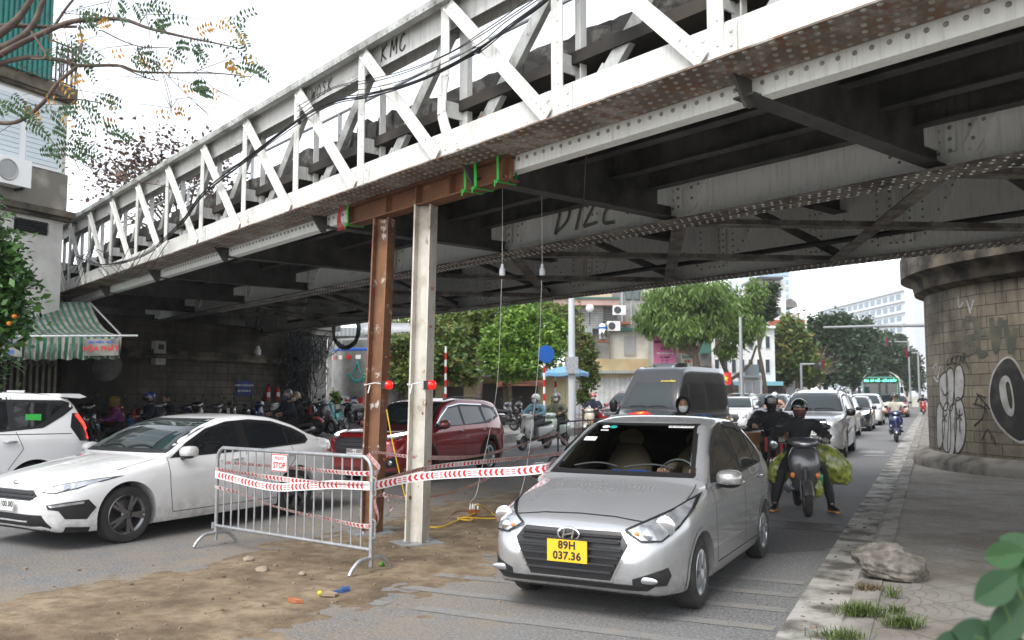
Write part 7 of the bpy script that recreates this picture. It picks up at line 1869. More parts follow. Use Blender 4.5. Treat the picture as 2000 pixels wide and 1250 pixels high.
BL, BR = gnd(427, 1062), gnd(728, 1122); BL = (gnd(385, 1070) + gnd(455, 1060)) / 2; BR = (gnd(683, 1130) + gnd(762, 1110)) / 2
bx = (BR - BL).normalized(); bl = (BR - BL).length; brz_ = math.atan2(bx.y, bx.x)
def barrier(loc, rz, L, H, m, label, nbar, foot=True, name='crowd_barrier'):
 e = empty(name, loc, rz, label, 'barrier'); rr_ = .1
 mb = MB(); pts = [(0, 0, .06), (0, 0, H - .13), (.03, 0, H - .05), (.1, 0, H), (L - .1, 0, H), (L - .03, 0, H - .05), (L, 0, H - .13), (L, 0, .06)]
 mb.tube(pts[:2] + [Vector(p) for p in smooth_pts(pts[1:4], 4)][1:-1] + [pts[3], pts[4]] + [Vector(p) for p in smooth_pts(pts[4:7], 4)][1:-1] + pts[6:], .021, 10)
 mb.tube([(0, 0, .22), (L, 0, .22)], .019, 10); mb.build('frame', m, e, True)
 for i in range(nbar):
  x = L * (i + 1) / (nbar + 1); mb = MB(); mb.tube([(x, 0, .22), (x, 0, H)], .0095, 8); mb.build('upright', m, e, True)
 if foot:
  for x in (0, L):
   mb = MB(); mb.tube(smooth_pts([(x, -.27, .015), (x, -.24, .06), (x, -.16, .125), (x, -.08, .14), (x, .08, .14), (x, .16, .125), (x, .24, .06), (x, .27, .015)], 3), .02, 8); mb.build('foot', m, e, True)
  for z in (.42, .82):
   mb = MB(); mb.tube([(L + .02, 0, z + .09), (L + .055, 0, z + .08), (L + .055, 0, z - .08), (L + .02, 0, z - .09)], .008, 6); mb.build('hook', m, e, True)
  mb = MB(); mb.box((-.03, 0, .22), (.04, .05, .07)); mb.build('catch', m, e)
 return e
bar1 = barrier(BL, brz_, bl, 1.1, M['galv'], 'galvanised steel crowd barrier with a small police sign and tape around it', 17)
sgx = bl * .46
mb = MB(); mb.box((sgx, -.035, .985), (.27, .008, .185)); sg_ = mb.build('sign_plate', M['white'], bar1)
mb = MB()
for dx, dz, w, h in ((0, .085, .26, .008), (0, -.085, .26, .008), (.13, 0, .008, .17), (-.13, 0, .008, .17)): mb.box((sgx + dx, -.0405, .985 + dz), (w, .003, h))
mb.build('sign_border', M['red'], sg_)
mb = MB(); text_geo('POLICE', .048, frame((sgx, -.0405, 1.03), (1, 0, 0), (0, 0, 1)), mb, bold=.001); mb.build('lettering', M['red'], sg_)
mb = MB(); text_geo('STOP', .085, frame((sgx, -.0405, .955), (1, 0, 0), (0, 0, 1)), mb, bold=.003); mb.build('lettering', M['red'], sg_)
d0, d1 = gnd(1090, 903), gnd(1210, 886); dxv = (d1 - d0).normalized()
barrier(d0, math.atan2(dxv.y, dxv.x), (d1 - d0).length, 1.0, mat('black barrier paint', (.02, .02, .022), .45), 'black steel barrier behind the silver sedan near the middle of the road', 7, foot=True)
M['tape'] = mat('white tape', (.75, .74, .73), .35); M['tape_red'] = mat('red tape print', (.55, .02, .03), .4)
def tape(pts, label, w=.072, twist=None, thin=False):
 e = empty('warning_tape', (0, 0, 0), 0, label, 'tape', 'red and white warning tapes')
 P = smooth_pts(pts, 12); n = len(P); Ls = [0]
 for a, b in zip(P, P[1:]): Ls.append(Ls[-1] + (b - a).length)
 tot = Ls[-1]
 def fr(s_):
  i = max(0, min(n - 2, next((j for j in range(n - 1) if Ls[j + 1] >= s_), n - 2))); f = (s_ - Ls[i]) / max(1e-6, Ls[i + 1] - Ls[i])
  c = P[i].lerp(P[i + 1], f); t = (P[i + 1] - P[i]).normalized(); up = Vector((0, 0, 1)); sd_ = t.cross(up).normalized(); up = sd_.cross(t)
  a = twist(s_ / tot) if twist else 0
  upv = (up * math.cos(a) + sd_ * math.sin(a)); return c, t, upv, t.cross(upv).normalized()
 mb = MB(); rows = []; k = max(20, int(tot / .04))
 for i in range(k + 1):
  c, t, u, sd_ = fr(tot * i / k); rows.append((c + u * w / 2, c - u * w / 2))
 for a, b in zip(rows, rows[1:]): mb.quad(a[0], a[1], b[1], b[0])
 mb.build('strip', M['tape'], e)
 mb = MB(); s_ = .06
 def q(s0, v, side):
  c, t, u, sd_ = fr(s0); return c + u * (v * w) + sd_ * (.0015 * side)
 cnt = 0
 while s_ < tot - .08:
  if cnt % 7 < 5:
   for side in (1, -1):
    for v0, v1, o0, o1 in ((-.36, 0, .018, 0), (0, .36, 0, .018)):
     mb.add([q(s_ + o0, v0, side), q(s_ + o0 + .03, v0, side), q(s_ + o1 + .03, v1, side), q(s_ + o1, v1, side)], [(0, 1, 2, 3)])
  else:
   for side in (1, -1):
    for v in (-.25, .0, .22): mb.add([q(s_, v - .05, side), q(s_ + .045, v - .05, side), q(s_ + .045, v + .05, side), q(s_, v + .05, side)], [(0, 1, 2, 3)])
  s_ += .062; cnt += 1
 s_ = 0.0
 for v in ((-.48, .48) if not thin else ()):
  rws = [(q(tot * i / k, v - .025, -1), q(tot * i / k, v + .025, -1)) for i in range(k + 1)]; 
  for a, b in zip(rws, rws[1:]): mb.quad(a[0], a[1], b[1], b[0])
 mb.build('chevron_print', M['tape_red'], e); return e
def bpnt(f, z, off=-.03): p = BL + bx * (bl * f); n_ = Vector((bx.y, -bx.x, 0)); return p + n_ * (-off) + Vector((0, 0, z))
tape([bpnt(-.0, .80), bpnt(.12, .775), bpnt(.3, .735), bpnt(.45, .725), bpnt(.6, .76), bpnt(.8, .81), bpnt(1.0, .83)], 'broad warning tape sagging across the front of the metal barrier', .085)
tape([bpnt(0, .86), bpnt(.2, .84), bpnt(.5, .815), bpnt(.8, .81), bpnt(1, .83)], 'twisted warning tape just above the broad one on the barrier', .06, lambda s_: .5 + .3 * math.sin(s_ * 9))
tape([bpnt(0, .93, .05), bpnt(.5, .93, .06), bpnt(1, .95, .06), P1b + Vector((0, -.15, .98)), P2b + Vector((.1, .15, .95)), dep(960, 885, 13.5), dep(1090, 845, 19.0)], 'narrow warning tape running high behind the barrier past both posts', .05, lambda s_: .55 + .25 * math.sin(s_ * 25))
tape([bpnt(0, .66), bpnt(.15, .60, .05), bpnt(.4, .50, .06), bpnt(.7, .45, .06), bpnt(1.0, .45, .06), P1b + Vector((.1, -.15, .46)), dep(830, 972, 10.6), dep(950, 935, 12.6), dep(1090, 852, 19.0)], 'lowest warning tape sagging behind the barrier and up to the black barrier', .05, lambda s_: .5 + .3 * math.sin(s_ * 20))
tape([bpnt(1, .82), dep(815, 932, 8.9), dep(900, 925, 8.6), dep(1000, 921, 8.3), dep(1062, 915, 8.2), dep(1085, 905, 8.6)], 'broad chevron tape stretched from the barrier to the silver sedan side', .085)
tape([bpnt(1, .84), dep(830, 915, 9.6), dep(960, 900, 10.5), dep(1090, 886, 12.5), dep(1180, 868, 17)], 'narrow warning tape above the broad one, running behind the silver sedan', .055, lambda s_: .4 + .25 * math.sin(s_ * 22))
tape([dep(1090, 850, 19), dep(1110, 868, 18.5), dep(1130, 880, 18)], 'short warning tape knotted to the black barrier', .07)
tape([P1b + Vector((.15, -.05, .48)), P1b + Vector((.22, -.08, .4)), P1b + Vector((.26, -.1, .3)), P1b + Vector((.2, -.1, .2))], 'crumpled tail of warning tape hanging from the rusty post', .05, lambda s_: 2 * s_)
cpx = [(1080, -8, 7.3), (1035, 25, 7.6), (985, 62, 7.9), (940, 95, 8.2), (880, 130, 8.8), (800, 165, 9.4), (720, 187, 10.2), (650, 200, 10.9), (580, 240, 11.7), (490, 305, 12.9), (400, 375, 14.5), (350, 440, 15.4), (280, 500, 16.8), (200, 520, 18.6), (150, 500, 20)]
def trussp(px, py, ds=0.0):
 r = ray(px, py); s_ = S - .16 - ds; t = s_ / (r.x * NX.x + r.y * NX.y); return CP + r * t
mb = MB(); rc2 = random.Random(8)
for i in range(4):
 mb.tube(smooth_pts([trussp(a, b + rc2.uniform(-3, 3) + (i - 2) * 1.5, rc2.uniform(0, .04)) for a, b, _ in cpx], 5), rc2.choice((.005, .007, .01)), 5)
for i in range(3): mb.tube(smooth_pts([trussp(a, b - 14 - 9 * i + rc2.uniform(-4, 4)) for a, b, _ in cpx[:9]], 4), .005, 5)
for a, b in ((935, 98), (585, 238), (390, 385)): mb.ball(trussp(a, b), (.03, .03, .04), 8, 6)
o = mb.build('cable_bundle', M['black'], None, True, 80); tag(o, 'black cable bundle sagging along the outer face of the pale truss', 'cables')
mb = MB()
for i in range(5): mb.tube(smooth_pts([trussp(330 - i * 18 + rc2.uniform(-8, 8), 470 + i * 4), trussp(270 - i * 14, 545 + rc2.uniform(-8, 8)), trussp(190 - i * 6, 500 + rc2.uniform(-25, 8)), trussp(150 - i * 4, 560 - i * 10)], 5), .007, 5)
o = mb.build('loose_cables', M['black'], None, True, 80); tag(o, 'loose black cables looping at the far left end of the truss', 'cables')
bm = bmesh.new(); bmesh.ops.create_icosphere(bm, subdivisions=5, radius=1)
for v_ in bm.verts:
 p = v_.co.copy(); f = 1 + .24 * mnoise.fractal(p * 1.1 + Vector((2, 0, 1)), 1, 2, 4) + .1 * mnoise.fractal(p * 4, .7, 2, 5)
 f -= .18 * max(0, mnoise.noise(p * .9 + Vector((7, 3, 1)))); q = p * f; v_.co = Vector((q.x * .3, q.y * .2, max(-.1, q.z * .19)))
me = bpy.data.meshes.new('rock'); bm.to_mesh(me); bm.free(); me.materials.append(mat('rough concrete lump', (.22, .2, .175), .95, 0, (.1, .09, .075), 9, .36, .62, 1.0, 40)); me.shade_smooth()
rk_ = link('concrete_lump', me); rk_.location = gnd(1740, 1128, .1) + Vector((0, 0, .1)); rk_.rotation_euler = (0, .1, R(-10)); tag(rk_, 'rough grey lump of broken concrete lying on the kerb', 'rock')
M['grass'] = leaf_mat('weed green', [(.05, .09, .02), (.09, .15, .03), (.14, .16, .05), (.07, .12, .03)])
M['drygrass'] = leaf_mat('dry weed', [(.16, .11, .05), (.1, .07, .03), (.2, .15, .07)])
def weed(px, py, w, h, n, m, label, seed):
 rw = random.Random(seed); c = gnd(px, py, .1); mb = MB()
 for i in range(n):
  b = Vector((rw.gauss(0, w), rw.gauss(0, w * .6), 0)); d = Vector((rw.gauss(0, .6), rw.gauss(0, .6), 1)).normalized(); L = h * rw.uniform(.4, 1.1); s_ = Vector((-d.y, d.x, 0)); s_ = (s_ if s_.length > .01 else Vector((1, 0, 0))).normalized() * rw.uniform(.002, .005)
  m_ = b + d * L * .6; e_ = b + d * L + Vector((d.x, d.y, -.3)) * L * .35
  k0 = len(mb.v); mb.v += [tuple(b - s_), tuple(b + s_), tuple(m_ + s_ * .8), tuple(m_ - s_ * .8), tuple(e_)]; mb.f += [(k0, k0 + 1, k0 + 2, k0 + 3), (k0 + 3, k0 + 2, k0 + 4)]; mb.m += [0, 0]
 o = mb.build('weed', m); o.location = c; tag(o, label, 'weed', 'weeds growing from the kerb')
weed(1683, 1200, .07, .13, 420, M['grass'], 'dense green weed tuft on the kerb below the concrete lump, nearest the road', 1)
weed(1765, 1222, .06, .11, 320, M['grass'], 'green weed tuft on the paving right of the dense one', 2)
weed(1752, 1195, .035, .08, 90, M['grass'], 'small green weed tuft between the two larger ones', 3)
weed(1742, 1165, .03, .12, 50, M['grass'], 'thin leafy weed right under the concrete lump', 4)
weed(1697, 1152, .06, .07, 240, M['drygrass'], 'dry brown weed tuft left of the concrete lump', 5)
weed(1640, 1246, .08, .09, 260, M['grass'], 'weed tuft at the very bottom edge by the kerb', 6)
def scrap(name, label, px, py, pts, m, h=.012):
 mb = MB(); mb.add([(x, y, h + rg.uniform(0, .03)) for x, y in pts], [tuple(range(len(pts)))]); mb.add([(x, y, 0) for x, y in pts], [tuple(range(len(pts) - 1, -1, -1))]); n = len(pts)
 mb.f += [(i, (i + 1) % n, n + (i + 1) % n, n + i) for i in range(n)]; mb.m += [0] * n
 o = mb.build(name, m); o.location = gnd(px, py, .015); tag(o, label, 'litter')
scrap('plastic_scrap', 'dark blue plastic scrap lying on the sand in the foreground', 668, 1155, [(-0.072, -0.0375), (0.012, -0.06), (0.072, -0.015), (0.06, 0.0375), (0.012, 0.03), (0, 0.0675), (-0.03, 0.015)], mat('scrap blue', (.03, .07, .2), .6))
scrap('paper_scrap', 'brown paper scrap beside the blue plastic scrap', 645, 1163, [(-0.072, -0.0225), (0.048, -0.045), (0.072, 0), (-0.024, 0.03)], mat('brown paper', (.25, .19, .13), .9))
scrap('orange_peel', 'orange scrap curled on the sand in the foreground', 578, 1177, [(-0.072, 0.0225), (-0.024, -0.015), (0.012, -0.0375), (0.072, -0.0225), (0.012, 0), (-0.018, 0.03)], mat('orange scrap', (.32, .11, .05), .8))
mb = MB(); mb.ball((0, 0, .02), (.025, .022, .022), 12, 8); o = mb.build('lime', mat('yellow lime', (.5, .42, .03), .5), None, True); o.location = gnd(625, 1163, .015); tag(o, 'small yellow lime on the sand beside the blue scrap', 'fruit')
mb = MB(); mb.ball((0, 0, .02), (.03, .03, .03), 12, 8); o = mb.build('lime', mat('green lime', (.08, .2, .03), .5), None, True); o.location = gnd(745, 1106, .015); tag(o, 'small green lime by the right foot of the metal barrier', 'fruit')
for i, (px, py, s_) in enumerate(((513, 1113, .07), (485, 1092, .06), (590, 1120, .04))):
 bm = bmesh.new(); bmesh.ops.create_icosphere(bm, subdivisions=2, radius=s_)
 for v_ in bm.verts: v_.co = v_.co * (1 + .3 * mnoise.noise(v_.co * 20 + Vector((i, 0, 0)))); v_.co.z *= .55
 me = bpy.data.meshes.new('brick_bit'); bm.to_mesh(me); bm.free(); me.materials.append(mat('brick bit', (.27, .21, .16), .9)); o = link('brick_bit', me); o.location = gnd(px, py, .03); tag(o, ('largest broken brick bit in front of the metal barrier', 'pinkish brick bit on the asphalt left of the barrier middle', 'small brick bit under the barrier middle')[i], 'brick bit')
mb = MB(); mb.box((0, 0, .004), (1.0, .62, .008)); 
for x in (-.5, -.16, .18, .5): mb.box((x, 0, .011), (.018, .62, .006))
for y in (-.31, .31): mb.box((0, y, .0112), (1.0, .018, .006))
o = mb.build('manhole_cover', mat('worn iron', (.06, .06, .062), .6, .4, (.11, .105, .1), 8)); o.location = gnd(1568, 1028); o.rotation_euler = (0, 0, RROT); tag(o, 'rectangular iron manhole cover in the road in front of the grey scooter', 'manhole cover')
mb = MB(); mb.box((0, 0, .003), (.9, .5, .006))
for i in range(14): mb.box((-.4 + i * .062, 0, .008), (.025, .42, .006))
o = mb.build('drain_grate', M['dark_alloy']); o.location = gnd(1722, 891); o.rotation_euler = (0, 0, RROT); tag(o, 'iron drain grate beside the gutter in front of the kerb rider', 'drain')
mb = MB(); mb.box((0, 0, .2), (1.5, .5, .4)); o = mb.build('concrete_block', M['kerb']); p = gnd(1404, 880); o.location = p; o.rotation_euler = (0, 0, R(10)); o.location.z = 0; tag(o, 'low grey concrete block beside the blue sign behind the silver sedan', 'block')
se = empty('blue_sign', Vector((3.35, 15.3, 0)), R(8), 'low blue round topped sign standing behind the silver sedan roof', 'sign')
mb = MB(); mb.prism([Vector((.36 * math.cos(a), 0, 1.02 + .36 * math.sin(a))) for a in np.linspace(R(22.5), R(382.5), 9)[:-1]], (0, .02, 0)); mb.build('board', mat('sign blue', (.012, .07, .26), .4), se)
mb = MB(); mb.box((0, -.012, 1.1), (.06, .012, .28)); mb.prism([(-.1, -.018, 1.2), (.1, -.018, 1.2), (0, -.018, 1.33)], (0, .012, 0)); mb.build('arrow', M['white'], se)
mb = MB(); mb.tube([(0, .03, 0), (0, .03, 1.2)], .025, 8); mb.build('pole', M['galv'], se)
# ================================================================== TREES AND PLANTS
def leaf_mesh(name, pts, size, m, seed, droop=0.0, aspect=.5, up=.35, fold=True):
 g = np.random.default_rng(seed); P = np.array(pts, dtype=float); n = len(P)
 d = g.normal(size=(n, 3)); d[:, 2] = d[:, 2] * (.6 if not droop else .3) - droop * 2
 d /= np.linalg.norm(d, axis=1)[:, None]
 nr = g.normal(size=(n, 3)); nr[:, 2] += up * 3; w = np.cross(d, nr); w /= np.linalg.norm(w, axis=1)[:, None] + 1e-9
 L = size * g.uniform(.55, 1.25, size=(n, 1)); nn = np.cross(w, d)
 a = P; b = P + d * L * .5 + w * L * aspect * .5 + nn * L * .06; c = P + d * L; e = P + d * L * .5 - w * L * aspect * .5 + nn * L * .06
 V = np.stack([a, b, c, e], 1).reshape(-1, 3); me = bpy.data.meshes.new(name)
 me.vertices.add(4 * n); me.vertices.foreach_set('co', V.ravel()); me.loops.add(4 * n); me.loops.foreach_set('vertex_index', np.arange(4 * n)); me.polygons.add(n)
 me.polygons.foreach_set('loop_start', np.arange(n) * 4); me.polygons.foreach_set('loop_total', np.full(n, 4)); me.materials.append(m); me.update(); me.validate(); return me
def blob_pts(blobs, n, seed, shell=.45, clump=None):
 g = np.random.default_rng(seed); vol = np.array([b[3] * b[4] * b[5] for b in blobs]) ** .8; vol /= vol.sum(); out = []
 for b, f in zip(blobs, vol):
  k = int(n * f); nc = max(4, k // 26); d = g.normal(size=(nc, 3)); d /= np.linalg.norm(d, axis=1)[:, None]
  r = (shell + (1 - shell) * g.random((nc, 1))) * g.uniform(.75, 1.12, (nc, 1)); cc = np.array(b[:3]) + d * r * np.array(b[3:6])
  idx = g.integers(0, nc, k); out.append(cc[idx] + g.normal(size=(k, 3)) * (clump or .16 * min(b[3:6])))
 return np.concatenate(out)
def tree(label, base, trunk, blobs, m, n, size, seed, name='tree', group='trees along the street', tr=.16, bark=None, **kw):
 """trunk: list of polylines (relative), blobs relative to the base"""
 e = empty(name, base, 0, label, 'tree', group); mb = MB()
 for pl in trunk:
  P = smooth_pts(pl[0], 4); k = len(P); mb.tube(P, [pl[1] + (pl[2] - pl[1]) * i / (k - 1) for i in range(k)], 8)
 rt = random.Random(seed); top = Vector(trunk[0][0][-1])
 for b in blobs:
  c = Vector(b[:3]); mb.tube(smooth_pts([top, top.lerp(c, .5) + Vector((0, 0, -.1 * b[5])), c, c + Vector((rt.uniform(-.5, .5) * b[3], rt.uniform(-.5, .5) * b[4], .6 * b[5]))], 3), [tr * .45 * (1 - i / 12) + .01 for i in range(10)], 5)
 mb.build('trunk', bark or M['bark'], e, True, 80)
 link('crown', leaf_mesh('crown', blob_pts(blobs, n, seed, kw.pop('shell', .45), kw.pop('clump', None)), size, m, seed, **kw), e); return e
LG = leaf_mat('bright green leaves', [(.05, .12, .018), (.09, .2, .025), (.17, .31, .04), (.3, .42, .07), (.07, .16, .02)], .5, .35)
LD = leaf_mat('deep green leaves', [(.05, .1, .022), (.085, .16, .03), (.15, .23, .05), (.24, .2, .06), (.055, .11, .025)], .5, .3)
LM = leaf_mat('mid green leaves', [(.05, .1, .022), (.09, .17, .03), (.16, .25, .05), (.24, .24, .06), (.06, .12, .025)], .5, .35)
LW = leaf_mat('willowy green leaves', [(.07, .13, .03), (.12, .21, .04), (.2, .3, .07), (.08, .15, .035)], .5, .3)
LF = leaf_mat('far dark leaves', [(.025, .05, .02), (.04, .075, .03), (.06, .1, .04), (.035, .06, .025)])
LB = leaf_mat('brown red leaves', [(.06, .03, .02), (.1, .045, .03), (.05, .04, .02), (.14, .07, .04)])
def g0(px, Y, z=0): p = dep(px, 768, Y); return Vector((p.x, p.y, z))
def B3(base, L):
 """crown blobs given as (px, py, dY, radius px, height px) measured at the tree's distance"""
 out = []
 for px, py, dy, rx, rz in L:
  p = dep(px, py, base.y + dy); s_ = FPX / (base.y + dy); out.append((p.x - base.x, p.y - base.y, p.z - base.z, rx / s_, rx / s_ * .85, rz / s_))
 return out
b = g0(985, 40, .3); tree('bright green bushy tree behind the raised kerb, left of the lamp pole', b, [([(0, 0, 0), (.1, 0, 1), (0, .1, 1.9)], .16, .11)], B3(b, [(1005, 655, 0, 60, 45), (970, 690, -.5, 45, 45), (1060, 680, -.3, 45, 50), (1020, 620, .5, 55, 30), (1085, 650, .5, 30, 35), (1010, 715, -.8, 55, 30)]), LG, 15000, .25, 1, group='trees beyond the bridge')
b = g0(790, 37, .3); tree('deep green tree with glossy leaves right behind the two steel posts', b, [([(0, 0, 0), (-.1, 0, 1), (0, .1, 1.6)], .14, .1)], B3(b, [(790, 690, 0, 45, 45), (850, 710, -.3, 60, 45), (870, 670, .5, 50, 45), (810, 730, -.6, 50, 35), (905, 730, 0, 35, 25), (740, 665, .5, 30, 25)]), LD, 11000, .26, 2, group='trees beyond the bridge')
b = g0(930, 47, .3); tree('tall spreading tree behind the bright green one, under the bridge edge', b, [([(0, 0, 0), (.2, 0, 2), (0, .1, 3.6)], .2, .14)], B3(b, [(880, 640, 0, 75, 48), (960, 615, 0, 75, 45), (1040, 605, 0, 60, 38), (810, 650, 0, 50, 40), (890, 690, 1, 60, 40), (1100, 625, 1, 40, 35), (940, 680, 1, 50, 40)]), LM, 19000, .3, 3, group='trees beyond the bridge')
b = g0(1140, 44, .3); tree('small dark leafed tree right of the lamp pole behind the blue umbrella', b, [([(0, 0, 0), (0, 0, 1.5)], .1, .07)], B3(b, [(1140, 690, 0, 25, 45), (1148, 730, 0, 22, 35), (1132, 655, 0, 15, 20), (1140, 775, 0, 18, 20)]), LD, 4500, .22, 4, group='trees beyond the bridge')
b = g0(1362, 56); tree('willowy pale green tree with hanging foliage above the pink sign', b, [([(0, 0, 0), (.1, 0, 2.2), (-.1, 0, 4.2)], .32, .22), ([(-.1, 0, 4), (-1.5, 0, 5)], .16, .08)], B3(b, [(1290, 600, 0, 45, 45), (1350, 575, 0, 60, 35), (1330, 640, -.5, 45, 35), (1400, 600, .5, 40, 40), (1265, 625, 0, 30, 30), (1380, 640, 0, 35, 25)]), LW, 17000, .42, 5, droop=.75, aspect=.22, tr=.3)
b = g0(1440, 60); tree('willowy tree with a dark forked trunk beside the grey street pole', b, [([(0, 0, 0), (-.3, 0, 2), (-1.3, 0, 4.6)], .22, .14), ([(-.5, 0, 2.6), (.8, 0, 3.6), (1.4, 0, 5)], .12, .07)], B3(b, [(1420, 600, 0, 45, 45), (1450, 640, 0, 45, 35), (1400, 570, .5, 30, 30), (1475, 575, .5, 25, 35), (1420, 680, 0, 25, 25)]), LW, 11000, .4, 6, droop=.7, aspect=.24, tr=.22)
b = g0(1500, 66); tree('dark green tree beside the white houses, right of the willowy trees', b, [([(0, 0, 0), (-.3, 0, 3), (-.6, 0, 5)], .2, .1)], B3(b, [(1495, 590, 0, 24, 24), (1508, 570, 0, 16, 18), (1480, 610, 0, 20, 22), (1500, 615, 0, 18, 14)]), LF, 4500, .36, 7)
far = [(1555, 84, [(1555, 690, 0, 35, 50), (1545, 650, 0, 28, 35), (1580, 720, 0, 30, 30)], 'broad dull green tree at the left end of the far row'), (1610, 98, [(1600, 660, 0, 40, 45), (1630, 640, 0, 35, 35), (1600, 720, 0, 40, 35)], 'tall tree in the middle of the far row, left of the bus'), (1665, 110, [(1660, 680, 0, 40, 50), (1690, 650, 0, 25, 30), (1660, 730, 0, 40, 30)], 'dark rounded tree just left of the bus roof'),
       (1725, 135, [(1720, 690, 0, 35, 35), (1745, 700, 0, 30, 35), (1715, 735, 0, 30, 25)], 'rounded tree rising behind the bus'), (1770, 150, [(1770, 705, 0, 28, 35), (1785, 735, 0, 25, 30), (1765, 740, 0, 20, 30)], 'tree at the right end of the far row beside the pale pole'), (1735, 165, [(1730, 670, 0, 25, 20), (1755, 665, 0, 15, 14)], 'crown showing above the tree behind the bus'), (1520, 92, [(1525, 720, 0, 25, 35), (1520, 690, 0, 20, 25)], 'small dark tree in front of the white villa')]
for i, (px, Y, L, lab) in enumerate(far):
 b = g0(px, Y); tree(lab, b, [([(0, 0, 0), (.2, 0, 3), (0, 0, 5.5)], .3, .2)], B3(b, L), LF if i != 0 else LD, 7500, .62, 20 + i, group='far trees along the street', tr=.25)
b = g0(1600, 90); tr_ = random.Random(5); bare = empty('tree', b, 0, 'leafless twiggy tree in front of the far green row', 'tree', 'far trees along the street'); mb = MB()
mb.tube([(0, 0, 0), (.1, 0, 3), (0, 0, 4.5)], [.16, .13, .1], 6)
for i in range(60):
 a = tr_.uniform(0, 6.3); el_ = tr_.uniform(.1, 1.3); L = tr_.uniform(1.5, 3.6); d = Vector((math.cos(a) * math.cos(el_), math.sin(a) * math.cos(el_), math.sin(el_))); s_ = Vector((0, 0, tr_.uniform(3, 4.6))); mb.tube(smooth_pts([s_, s_ + d * L * .5 + Vector((0, 0, .2)), s_ + d * L + Vector((tr_.uniform(-.3, .3), 0, .1))], 3), [.035, .03, .028, .025, .02, .015, .012], 4, cap=False)
mb.build('trunk', mat('pale twigs', (.2, .15, .12), .9), bare, True, 80)
b = g0(330, 36, 0); tree('sparse brown leaved tree rising behind the far end of the truss', b, [([(0, 0, 0), (.2, 0, 5), (.3, .2, 8)], .3, .16)] + [([(.3, .2, 7.6), (x * .5, 0, 8.8), (x, .3, z)], .07, .02) for x, z in ((-3, 9.8), (-2, 10.6), (-.6, 11), (1.6, 10.6), (2.6, 9.6), (-2.6, 8.6))], B3(b, [(260, 335, 0, 55, 28), (330, 320, 0, 55, 22), (380, 350, 0, 60, 30), (220, 315, 0, 30, 18), (300, 365, 0, 50, 25), (430, 360, 0, 35, 25), (240, 375, 0, 30, 18)]), LB, 2600, .24, 31, name='almond_tree', aspect=.6, tr=.1, shell=.1, clump=.75)
LC = leaf_mat('citrus leaves', [(.02, .06, .012), (.035, .1, .015), (.06, .15, .025), (.025, .07, .015)], .35, .15)
b = g0(-90, 10.5); ct = tree('dark green citrus tree with glossy leaves at the left edge of the photo', b, [([(0, 0, 0), (.1, 0, 1.2), (.1, 0, 2.4)], .07, .05)], B3(b, [(-35, 510, 0, 65, 70), (0, 590, -.1, 55, 50), (-40, 650, 0, 55, 45), (15, 540, .1, 34, 40), (-45, 435, 0, 48, 42), (-10, 740, 0, 18, 20)]), LC, 7000, .115, 41, name='citrus_tree', group=None, tr=.05, aspect=.55, clump=.12)
for i, (px, py) in enumerate(((28, 618), (18, 632))):
 mb = MB(); mb.ball((0, 0, 0), (.03, .03, .028), 12, 8); o = mb.build('fruit', mat('small orange', (.55, .17, .01), .4), ct, True); o.location = dep(px, py, 10.2) - b
YB = 7.2; base = Vector((-6.6, 7.6, 0)); ot = empty('overhanging_tree', base, 0, 'bare limbed street tree with sparse feathery leaves, top left', 'tree')
mb = MB(); D = lambda x, y, dy=0: dep(x, y, YB + dy) - base
mb.tube(smooth_pts([Vector((0, 0, 0)), Vector((.3, 0, 2)), D(-230, 220), D(-60, 105)], 5), [.17 - .006 * i for i in range(16)], 10)
limbs = [([(-60, 105), (0, 65), (40, 30), (70, -20)], .07, .03), ([(-60, 105), (10, 90), (60, 55), (85, 0)], .06, .03), ([(-40, 130), (20, 95), (60, 75), (130, 45), (180, 38), (240, 38), (290, 55), (360, 72), (410, 82), (470, 95)], .05, .006), ([(-40, 60), (20, 50), (70, 52), (150, 52)], .05, .015), ([(-50, 160), (0, 125), (60, 112), (120, 118), (155, 128), (230, 128), (270, 140), (330, 142), (420, 143), (490, 150)], .04, .005),
         ([(-30, 230), (0, 240), (40, 235), (85, 200), (110, 165), (150, 130)], .03, .02), ([(100, 190), (160, 195), (200, 202)], .012, .006), ([(45, 235), (80, 250), (110, 285), (160, 320), (230, 345), (330, 365)], .008, .003), ([(100, 60), (130, 15), (160, -20)], .02, .012), ([(155, 50), (160, 90), (140, 125)], .014, .01), ([(200, 60), (240, 80), (280, 92), (330, 92)], .01, .005), ([(230, 128), (280, 150), (310, 158)], .01, .005), ([(300, 120), (330, 150), (370, 190), (410, 225)], .006, .003), ([(320, 145), (335, 200), (325, 240)], .005, .003), ([(270, 50), (290, 20), (310, -10)], .006, .003), ([(60, 60), (90, 110), (60, 115)], .02, .01), ([(380, 140), (430, 180), (480, 185)], .005, .002), ([(230, 40), (210, 10), (230, -15)], .006, .003), ([(150, 130), (150, 190), (140, 240)], .007, .003)]
tips = []; rt = random.Random(17)
for k_, (pl, r0, r1) in enumerate(limbs):
 dy = rt.uniform(-.4, .4) if k_ > 1 else 0; P = smooth_pts([D(x, y, dy * i / len(pl)) for i, (x, y) in enumerate(pl)], 4); n_ = len(P); r0 *= .62; r1 *= .75; mb.tube(P, [r0 + (r1 - r0) * i / (n_ - 1) for i in range(n_)], 7)
 if r1 < .02:
  for i in range(n_ // 3, n_, 2): tips.append(P[i])
for i in range(90):
 s_ = rt.choice(tips); d = Vector((rt.gauss(0, .25), rt.gauss(0, .3), rt.gauss(-.05, .2))); mb.tube([s_, s_ + d * .6 + Vector((0, 0, .03)), s_ + d], [.0035, .0025, .0015], 4, cap=False)
mb.build('trunk', M['wood_branch'], ot, True, 80)
